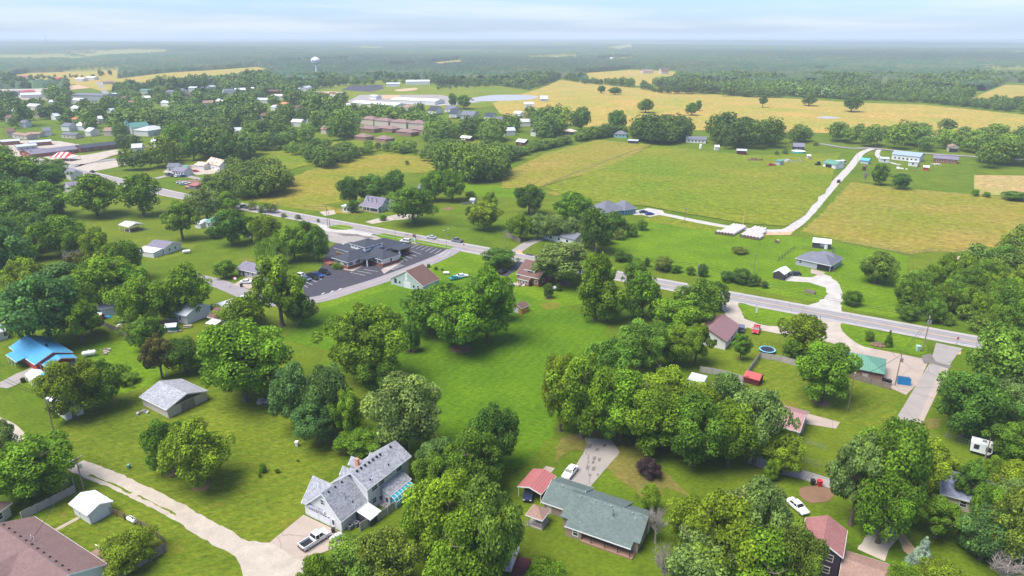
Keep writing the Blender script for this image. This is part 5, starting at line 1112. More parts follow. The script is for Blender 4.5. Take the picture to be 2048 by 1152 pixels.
# dumpster, bins
p = at(1806, 767); o = empty('dumpster', p, R(-20), 'bright blue dumpster on the concrete apron', 'dumpster')
MB().prism([(-1, .1), (1, .1), (1.15, 1.2), (1.15, 1.5), (-1, 1.9), (-1.1, 1.9)], -1.5, 1.5).build('body', BLUEP, o); MB().prism([(1.1, 1.52), (1.1, 1.58), (-1.1, 1.98), (-1.1, 1.92)], -1.45, 1.45).build('lid', mat('lid_blue', (.02, .1, .2)), o)
def bin_(u, v, label, m=BLACK, s=1.0, rot=0):
    p = at(u, v); o = empty('wheelie_bin', p, R(rot), label, 'bin'); o.scale = (s,)*3
    MB().add([(-.25,-.28,.05),(.25,-.28,.05),(.25,.28,.05),(-.25,.28,.05),(-.32,-.36,1.0),(.32,-.36,1.0),(.32,.36,1.0),(-.32,.36,1.0)], [(3,2,1,0),(4,5,6,7),(0,1,5,4),(1,2,6,5),(2,3,7,6),(3,0,4,7)]).build('body', m, o); MB().box(-.34, .34, -.4, .38, 1.0, 1.08).build('lid', m, o); MB().tube((-.3, .32, .12), (.3, .32, .12), .12, n=10).build('wheel', RUBBER, o)
bin_(1768, 768, 'black bin behind the green roofed building, left', s=1.4); bin_(1777, 770, 'black bin behind the green roofed building, right', s=1.4); bin_(47, 765, 'black bin beside the sheds of the red house', s=1.2); bin_(483, 574, 'black bin at the driveway of the low grey house', s=1.2)
bin_(1638, 972, 'dark red bin by the bare soil and lane', REDP, 1.3); bin_(1625, 970, 'black bin left of the dark red bin', s=1.2); bin_(667, 1065, 'dark pot by the side door of the white house', s=.9); bin_(1129, 1003, 'blue grey bin behind the gazebo', mat('bin_blue', (.05, .08, .15)), 1.0); bin_(594, 892, 'small white post lamp head on the olive lawn', TANKW, 1.1)
bin_(258, 937, 'small green utility pedestal in the lawn', mat('pedestal_green', (.12, .3, .2)), .9); bin_(1835, 702, 'pale green transformer cabinet beside the island pole', mat('cabinet_green', (.4, .55, .45)), 1.6)
bin_(1062, 572, 'black barrel by the back door of the brick house', s=1.1)
for u, v, l in ((701,1058,'left air conditioner unit beside the white house'), (713,1052,'right air conditioner unit beside the white house')):
    p = at(u, v); o = empty('air_conditioner', p, R(58), l, 'air conditioner'); MB().box(-.42, .42, -.42, .42, .05, .9).build('casing', mat('ac_dark', (.12, .13, .15)), o); MB().box(-.43, .43, -.43, .43, .9, .95).build('top', METAL, o); MB().tube((0, 0, .95), (0, 0, .98), .32, n=14).build('fan_grille', BLACK, o)
# trampoline
p = at(1534, 704); o = empty('trampoline', p, 0, 'round blue trampoline with dark net by the board fence', 'trampoline')
MB().tube((0, 0, .85), (0, 0, .92), 2.3, n=28).build('safety_pad', mat('pad_blue', (.20, .50, .65)), o); MB().tube((0, 0, .93), (0, 0, .94), 1.9, n=28).build('mat', mat('mat_black', (.02, .025, .04)), o)
net = MB()
for i in range(10):
    t = i*math.pi/5; net.tube((2.2*math.cos(t), 2.2*math.sin(t), 0), (2.2*math.cos(t), 2.2*math.sin(t), 2.4 if i < 6 else .85), .03, n=5)
    if i < 5: net.tube((2.2*math.cos(t), 2.2*math.sin(t), 2.4), (2.2*math.cos(t+math.pi/5), 2.2*math.sin(t+math.pi/5), 2.4), .03, n=5)
net.build('frame', BLACK, o)
# sail sign, stop signs
p = at(1510, 629); o = empty('feather_flag', p, 0, 'white feather flag on the grass island beside the gravel drive', 'flag')
MB().tube((0, 0, 0), (0, 0, 3.6), .04).build('flag_pole', METAL, o); MB().prism([(0, .5), (.7, .7), (.6, 2.6), (.1, 3.6), (0, 3.6)], -.02, .02, 'y').build('banner', TANKW, o)
def stop_sign(u, v, rot, label):
    p = at(u, v); o = empty('stop_sign', p, R(rot), label, 'sign'); MB().box(-.04, .04, -.03, .03, 0, 2.2).build('sign_post', METAL, o)
    m = MB(); pts = [(.45*math.cos(R(22.5+45*i)), .45*math.sin(R(22.5+45*i))+2.5) for i in range(8)]; m.prism(pts, -.07, -.04, 'y'); s_ = m.build('plate', mat('sign_red', (.6, .02, .02)), o)
    cu = bpy.data.curves.new('lettering', 'FONT'); cu.body = 'STOP'; cu.size = .32; cu.align_x = 'CENTER'; cu.align_y = 'CENTER'; cu.extrude = .004
    t_ = bpy.data.objects.new('lettering_source', cu); COL.objects.link(t_); cu.materials.append(TRIM); me = bpy.data.meshes.new_from_object(t_.evaluated_get(bpy.context.evaluated_depsgraph_get())); bpy.data.objects.remove(t_); t = bpy.data.objects.new('lettering', me); COL.objects.link(t); t.parent = s_; t.location = (0, -.078, 2.5); t.rotation_euler = (math.pi/2, 0, 0)
stop_sign(1912, 692, 0, 'red octagonal stop sign at the right highway junction'); stop_sign(928, 500, -20, 'red stop sign where the side street meets the highway')
for u, v, l in ((1060,502,'pale mailbox by the highway left of the big tree'), (712,440,'dark mailbox on the farmhouse lawn by the highway'), (1640,639,'dark post box at the drive entrance')):
    p = at(u, v); o = empty('mailbox', p, R(30), l, 'mailbox'); MB().box(-.06, .06, -.06, .06, 0, 1.1).build('post', WOOD2, o); MB().box(-.25, .25, -.12, .12, 1.1, 1.4).build('box', METAL, o)
for i, (u, v) in enumerate(((646,588), (664,584), (680,579))):
    p = at(u, v); tag(MB().box(-.15, .15, -.9, .9, 0, .22).build('wheel_stop', TRIM, None, p, R(-20)), ['leftmost', 'middle', 'rightmost'][i]+' white kerb block at the lower car park edge', 'kerb block')
# landscaping bed, junk, picnic
p = at(1757, 692); o = empty('rock_bed', p, R(-20), 'mound of brown rocks and logs between two small evergreens', 'rock mound')
for i in range(9): t = i*.7; s_ = .5+.3*rnd.random(); MB().ball((1.7*math.cos(t), 1.1*math.sin(t), .3), s_, s_*.8, .45, 7, 5).build('rock', DIRT, o)
MB().add([(-1.6,-1,.2),(1.6,-1,.2),(1.6,1,.2),(-1.6,1,.2),(0,0,1.6)], [(0,1,4),(1,2,4),(2,3,4),(3,0,4)]).build('log_pile', WOOD2, o)
def junk(u, v, label, cols, n=7, s=1.0, name='junk_pile'):
    p = at(u, v); o = empty(name, p, 0, label, 'pile')
    for i in range(n):
        a, b_, c_ = [(.25+.45*rnd.random())*s for _ in range(3)]; x, y = rnd.gauss(0, 1.1*s), rnd.gauss(0, .8*s)
        q = MB().box(-a, a, -b_, b_, 0, c_).build('scrap', cols[i % len(cols)], o); q.location = (x, y, 0); q.rotation_euler = (rnd.random()*.3, 0, rnd.random()*3)
junk(293, 826, 'wooden crate and scraps at the corner of the block barn', [WOODG, METAL, WOOD], 5, .9); junk(348, 664, 'grey junk under the tall trees by the fence', [METAL, WOODG, WOOD], 8, 1.1)
junk(1480, 767, 'scraps between fence and red shed', [TRIM, WOODG], 5, .8); junk(210, 705, 'pale rubble on the striped lawn', [CONC, WOODG], 7, .9); junk(248, 652, 'pale toys and slabs behind the board fence', [CONC, TRIM, REDP], 7, 1.1)
junk(1955, 528, 'brush and plank pile left of the right hand wood', [WOODG, WOOD, TRIM], 14, 1.6); junk(1925, 519, 'heap of grey branches above the plank pile', [WOODG, WOOD], 12, 1.4); junk(1510, 321, 'brown dirt heaps beyond the pasture', [DIRT], 10, 2.4); junk(1575, 322, 'grey scrap in the pasture pens', [METAL, WOODG, TRIM], 14, 2.0)
junk(386, 376, 'coloured scrap heap at the highway', [REDP, TRIM, WOODG, METAL, mat('scrap_orange', (.5, .25, .12))], 22, 1.9); junk(375, 345, 'clutter between white house and rusty barn', [TRIM, METAL, REDP], 12, 1.6); junk(1040, 568, 'stacked boxes on the brick house terrace', [CONC, TRIM], 6, .8); junk(1875, 330, 'line of stones and clutter in the field', [CONC, TRIM], 8, 1.6); junk(1805, 338, 'boat shaped clutter below the blue roofed house', [TRIM], 5, 1.4)
junk(527, 806, 'grey brush pile under the bare tree', [WOOD, WOODG], 12, 1.0); junk(1816, 356, 'white slabs at the lawn fence', [TRIM], 4, 1.5); junk(205, 700, 'rubble near the cable post', [CONC], 3, .5)
p = at(376, 655); o = empty('picnic_table', p, R(15), 'wooden picnic table beside the dark fence', 'table'); MB().box(-1.2, 1.2, -.45, .45, .7, .78).build('table_top', WOODG, o)
for y in (-.8, .8): MB().box(-1.2, 1.2, y-.14, y+.14, .4, .46).build('bench', WOODG, o)
for x in (-.9, .9): MB().box(x-.05, x+.05, -.85, .85, .34, .4).box(x-.05, x+.05, -.3, .3, 0, .7).build('leg', WOODG, o)
p = at(470, 560); o = empty('beach_ball_toy', p, 0, 'pink and white inflatable lawn toy by the low grey house', 'toy'); MB().ball((0, 0, .6), .7, .5, .6).build('pink_half', mat('pink_vinyl', (.7, .1, .25)), o); MB().ball((.3, -.3, .5), .55, .5, .5).build('white_half', TANKW, o)
p = at(214, 635); o = empty('wading_pool', p, R(10), 'bright blue kidney paddling pool on the fenced lawn', 'paddling pool'); MB().ball((0, 0, .15), 1.8, .9, .3).build('rim', BLUEP, o); MB().tube((0, 0, .1), (0, 0, .44), .8, n=14).build('water', mat('pool_blue', (.05, .4, .7)), o)
p = at(249, 634); o = empty('ride_on_toy', p, R(10), 'orange and blue plastic garden toy', 'toy'); MB().box(-.7, .7, -.4, .4, .1, .7).build('body', mat('toy_orange', (.7, .15, .02)), o); MB().box(-.2, .6, -.3, .3, .7, 1.1).build('seat', BLUEP, o)
# ---------------------------------------------------------------- trees
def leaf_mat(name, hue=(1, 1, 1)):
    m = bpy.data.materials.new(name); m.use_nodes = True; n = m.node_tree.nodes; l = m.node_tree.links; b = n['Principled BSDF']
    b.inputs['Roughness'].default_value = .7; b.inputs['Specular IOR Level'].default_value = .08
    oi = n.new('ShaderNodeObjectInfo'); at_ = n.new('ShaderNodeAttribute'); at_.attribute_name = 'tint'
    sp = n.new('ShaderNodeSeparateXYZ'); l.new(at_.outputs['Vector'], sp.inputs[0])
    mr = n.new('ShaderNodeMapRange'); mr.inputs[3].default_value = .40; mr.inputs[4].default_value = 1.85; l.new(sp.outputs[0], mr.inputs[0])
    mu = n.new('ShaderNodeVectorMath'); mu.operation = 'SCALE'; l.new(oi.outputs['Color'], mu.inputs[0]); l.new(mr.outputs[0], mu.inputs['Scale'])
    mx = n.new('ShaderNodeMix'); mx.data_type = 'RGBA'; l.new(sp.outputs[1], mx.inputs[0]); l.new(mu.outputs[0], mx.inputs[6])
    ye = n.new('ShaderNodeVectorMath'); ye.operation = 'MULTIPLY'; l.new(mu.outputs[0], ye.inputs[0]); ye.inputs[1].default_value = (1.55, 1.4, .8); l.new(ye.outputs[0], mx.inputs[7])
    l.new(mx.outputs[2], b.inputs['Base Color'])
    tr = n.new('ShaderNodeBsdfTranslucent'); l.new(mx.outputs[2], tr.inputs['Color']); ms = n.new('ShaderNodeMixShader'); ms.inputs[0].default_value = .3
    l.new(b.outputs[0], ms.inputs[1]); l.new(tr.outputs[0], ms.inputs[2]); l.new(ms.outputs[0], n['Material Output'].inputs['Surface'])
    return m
LEAF = leaf_mat('leaves')
def crown_arrays(seed, kind, nl, size, jit=.55):
    """leaf quads of a crown of unit height (0..1) and unit width; returns verts (n,4,3), tint (n,2)"""
    g = np.random.default_rng(seed)
    # lobes
    C = []; RR = []
    spec = {'round': (.50, .46, .47, 95), 'tall': (.50, .48, .47, 95), 'open': (.56, .38, .47, 56), 'bush': (.44, .48, .46, 80), 'wide': (.52, .42, .49, 95)}
    if kind in spec:
        cz, rz, rx, n = spec[kind]
        for i in range(n):
            d = g.normal(size=3); d /= np.linalg.norm(d)
            if d[2] < -.8: d[2] *= -1
            r = g.uniform(.62, .9) if i < n*.8 else g.uniform(.1, .5)
            # silhouette irregularity
            k = 1+.15*math.sin(3*math.atan2(d[1], d[0])+seed)+.11*math.sin(5*d[2]+seed*2)+g.normal(0, .11)
            lr = g.uniform(.06, .14) if kind != 'open' else g.uniform(.06, .115)
            if kind == 'bush': lr = g.uniform(.09, .15)
            taper = 1.0 if d[2] > -.1 else .9
            C.append((d[0]*r*rx*k*taper, d[1]*r*rx*k*taper, cz+d[2]*r*rz*(.92+.16*g.random()))); RR.append(lr)
    elif kind == 'conifer':
        for i in range(60):
            z = g.uniform(.05, .97); r = (1-z)*.46*g.uniform(.6, 1); a = g.uniform(0, 6.28); C.append((r*math.cos(a), r*math.sin(a), z)); RR.append(.05+.09*(1-z))
    elif kind == 'willow':
        for i in range(46):
            a = g.uniform(0, 6.28); r = g.uniform(.1, .45); z = .92-.55*(r/.45)**2*g.uniform(.5, 1.2); C.append((r*math.cos(a), r*math.sin(a), max(z, .2))); RR.append(g.uniform(.08, .13))
    C = np.array(C); RR = np.array(RR); lobt = g.random(len(RR))
    idx = g.choice(len(RR), size=nl, p=RR**2/np.sum(RR**2))
    d = g.normal(size=(nl, 3)); d[:, 2] += .35; d /= np.linalg.norm(d, axis=1)[:, None]
    rad = RR[idx]*g.uniform(.5, 1.0, nl)**.6*1.15
    P = C[idx]+d*rad[:, None]*np.array([1, 1, .85])
    if kind == 'willow': P[:, 2] -= g.uniform(0, .3, nl)*np.hypot(P[:, 0], P[:, 1])*1.3
    # drop leaves buried inside other lobes
    keep = np.ones(nl, bool)
    for c, r in zip(C, RR): keep &= (np.linalg.norm(P-c, axis=1) > r*.55)
    P, d, idx = P[keep], d[keep], idx[keep]; n = len(P)
    nrm = d+g.normal(size=(n, 3))*jit+np.array([0, 0, .25]); nrm /= np.linalg.norm(nrm, axis=1)[:, None]
    t = np.cross(nrm, g.normal(size=(n, 3))); t /= np.linalg.norm(t, axis=1)[:, None]; b = np.cross(nrm, t)
    s = size*g.uniform(.55, 1.35, n)[:, None]; e = g.uniform(.55, 1, n)[:, None]
    if kind == 'willow': t = np.tile([0, 0, 1.], (n, 1))+g.normal(size=(n, 3))*.15; b = np.cross(nrm, t); e = e*.35; s = s*1.5
    V = np.stack([P+t*s, P+b*s*e, P-t*s*.9, P-b*s*e], 1)
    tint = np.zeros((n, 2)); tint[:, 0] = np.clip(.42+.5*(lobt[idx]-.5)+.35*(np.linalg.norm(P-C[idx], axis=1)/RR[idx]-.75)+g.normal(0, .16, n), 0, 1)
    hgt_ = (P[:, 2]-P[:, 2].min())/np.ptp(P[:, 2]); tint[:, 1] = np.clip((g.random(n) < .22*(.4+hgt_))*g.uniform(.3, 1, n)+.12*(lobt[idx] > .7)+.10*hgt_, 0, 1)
    return V, tint
def quads_mesh(name, V, tint, m, col=None):
    n = len(V); me = bpy.data.meshes.new(name); me.vertices.add(4*n); me.vertices.foreach_set('co', V.reshape(-1).astype(np.float32))
    me.loops.add(4*n); me.loops.foreach_set('vertex_index', np.arange(4*n, dtype=np.int32)); me.polygons.add(n); me.polygons.foreach_set('loop_start', np.arange(0, 4*n, 4, dtype=np.int32))
    me.update(calc_edges=True)
    a = me.attributes.new('tint', 'FLOAT_VECTOR', 'FACE'); x = np.zeros((n, 3), np.float32); x[:, :2] = tint; a.data.foreach_set('vector', x.reshape(-1))
    if col is not None:
        a = me.attributes.new('leafcol', 'FLOAT_VECTOR', 'FACE'); a.data.foreach_set('vector', col.astype(np.float32).reshape(-1))
    me.materials.append(m); return me
def trunk_mesh(seed, kind):
    g = random.Random(seed); m = MB()
    def limb(p, q, r0, r1):
        p, q = Vector(p), Vector(q); mid = p.lerp(q, .5)+Vector((g.uniform(-.02, .02), g.uniform(-.02, .02), .015)); m.tube(p, mid, r0, (r0+r1)/2, 7); m.tube(mid, q, (r0+r1)/2, r1, 7)
    if kind in ('conifer',): m.tube((0, 0, 0), (0, 0, .9), .025, .005, 7)
    elif kind == 'bush':
        for i in range(5): a = g.uniform(0, 6.28); m.tube((.02*math.cos(a), .02*math.sin(a), 0), (.25*math.cos(a), .25*math.sin(a), .6), .025, .008, 5)
    else:
        m.tube((0, 0, 0), (0, 0, .05), .05, .032, 9); m.tube((0, 0, .05), (.01, 0, .3), .032, .026, 9); m.tube((.01, 0, .3), (0, .01, .62), .026, .014, 8)
        for i in range(9 if kind != 'bare' else 16):
            a = i*2.4+g.uniform(-.3, .3); z = g.uniform(.2, .5); r = g.uniform(.22, .38); q = Vector((r*math.cos(a), r*math.sin(a), min(z+g.uniform(.15, .38), .92))); limb((0, 0, z), q, .016, .005)
            for j in range(3 if kind != 'bare' else 9):
                s = Vector((0, 0, z)).lerp(q, g.uniform(.4, .95)); e = s+Vector((g.uniform(-.15, .15), g.uniform(-.15, .15), g.uniform(.02, .18))); m.tube(s, e, .006, .002, 4)
                if kind == 'bare':
                    for k in range(4): m.tube(s.lerp(e, .6), e+Vector((g.uniform(-.08, .08), g.uniform(-.08, .08), g.uniform(0, .08))), .003, .001, 3)
    return m
KIND = {'R': 'round', 'T': 'tall', 'O': 'open', 'B': 'bush', 'C': 'conifer', 'W': 'willow', 'D': 'wide'}
TM = {}
def tree_meshes(k, lod, var):
    key = (k, lod, var)
    if key not in TM:
        kind = KIND.get(k, 'bare'); cr_ = None
        if k != 'X':
            nl, sz = {0: (26000, .0165), 1: (14000, .0205), 2: (7500, .026)}[lod]
            if k == 'O': nl = int(nl*.7)
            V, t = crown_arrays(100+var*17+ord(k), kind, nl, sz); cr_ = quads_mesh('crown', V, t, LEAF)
        TM[key] = (trunk_mesh(var*7+ord(k), kind).mesh('trunk', BARK if k != 'X' else mat('dead_bark', (.30, .26, .23), rough=1, var=.25)), cr_)
    return TM[key]
TCOL = {'v': (.130, .230, .018), 'm': (.108, .198, .020), 'd': (.082, .160, .024), 'y': (.155, .238, .018), 'b': (.095, .185, .050), 'o': (.138, .205, .030), 'g': (.145, .225, .058), 'r': (.13, .12, .035), 's': (.26, .36, .30), 'p': (.07, .045, .055), 'l': (.125, .24, .032), 'w': (.19, .29, .035)}
NT = [0]
def tree(p, hh, ww, k, col, label, group=None, name=None, jit=.12):
    d = math.hypot(p.x, p.y, ); lod = 0 if d < 190 else (1 if d < 380 else 2)
    NT[0] += 1; i = NT[0]; g = random.Random(i*13)
    tm, cm = tree_meshes(k, lod, i % 4)
    name = name or {'C': 'conifer_tree', 'B': 'shrub', 'W': 'willow_tree', 'X': 'bare_tree'}.get(k, 'tree')
    o = empty(name, p, g.uniform(0, 6.28), label, 'shrub' if k == 'B' else 'tree', group); o.scale = (ww, ww, hh)
    t = bpy.data.objects.new('trunk', tm); COL.objects.link(t); t.parent = o
    if cm:
        c = bpy.data.objects.new('crown', cm); COL.objects.link(c); c.parent = o
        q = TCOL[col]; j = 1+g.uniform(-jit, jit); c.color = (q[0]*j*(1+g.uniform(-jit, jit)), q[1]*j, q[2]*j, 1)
    FOOT.append((p.x, p.y, ww*.36))
    return o
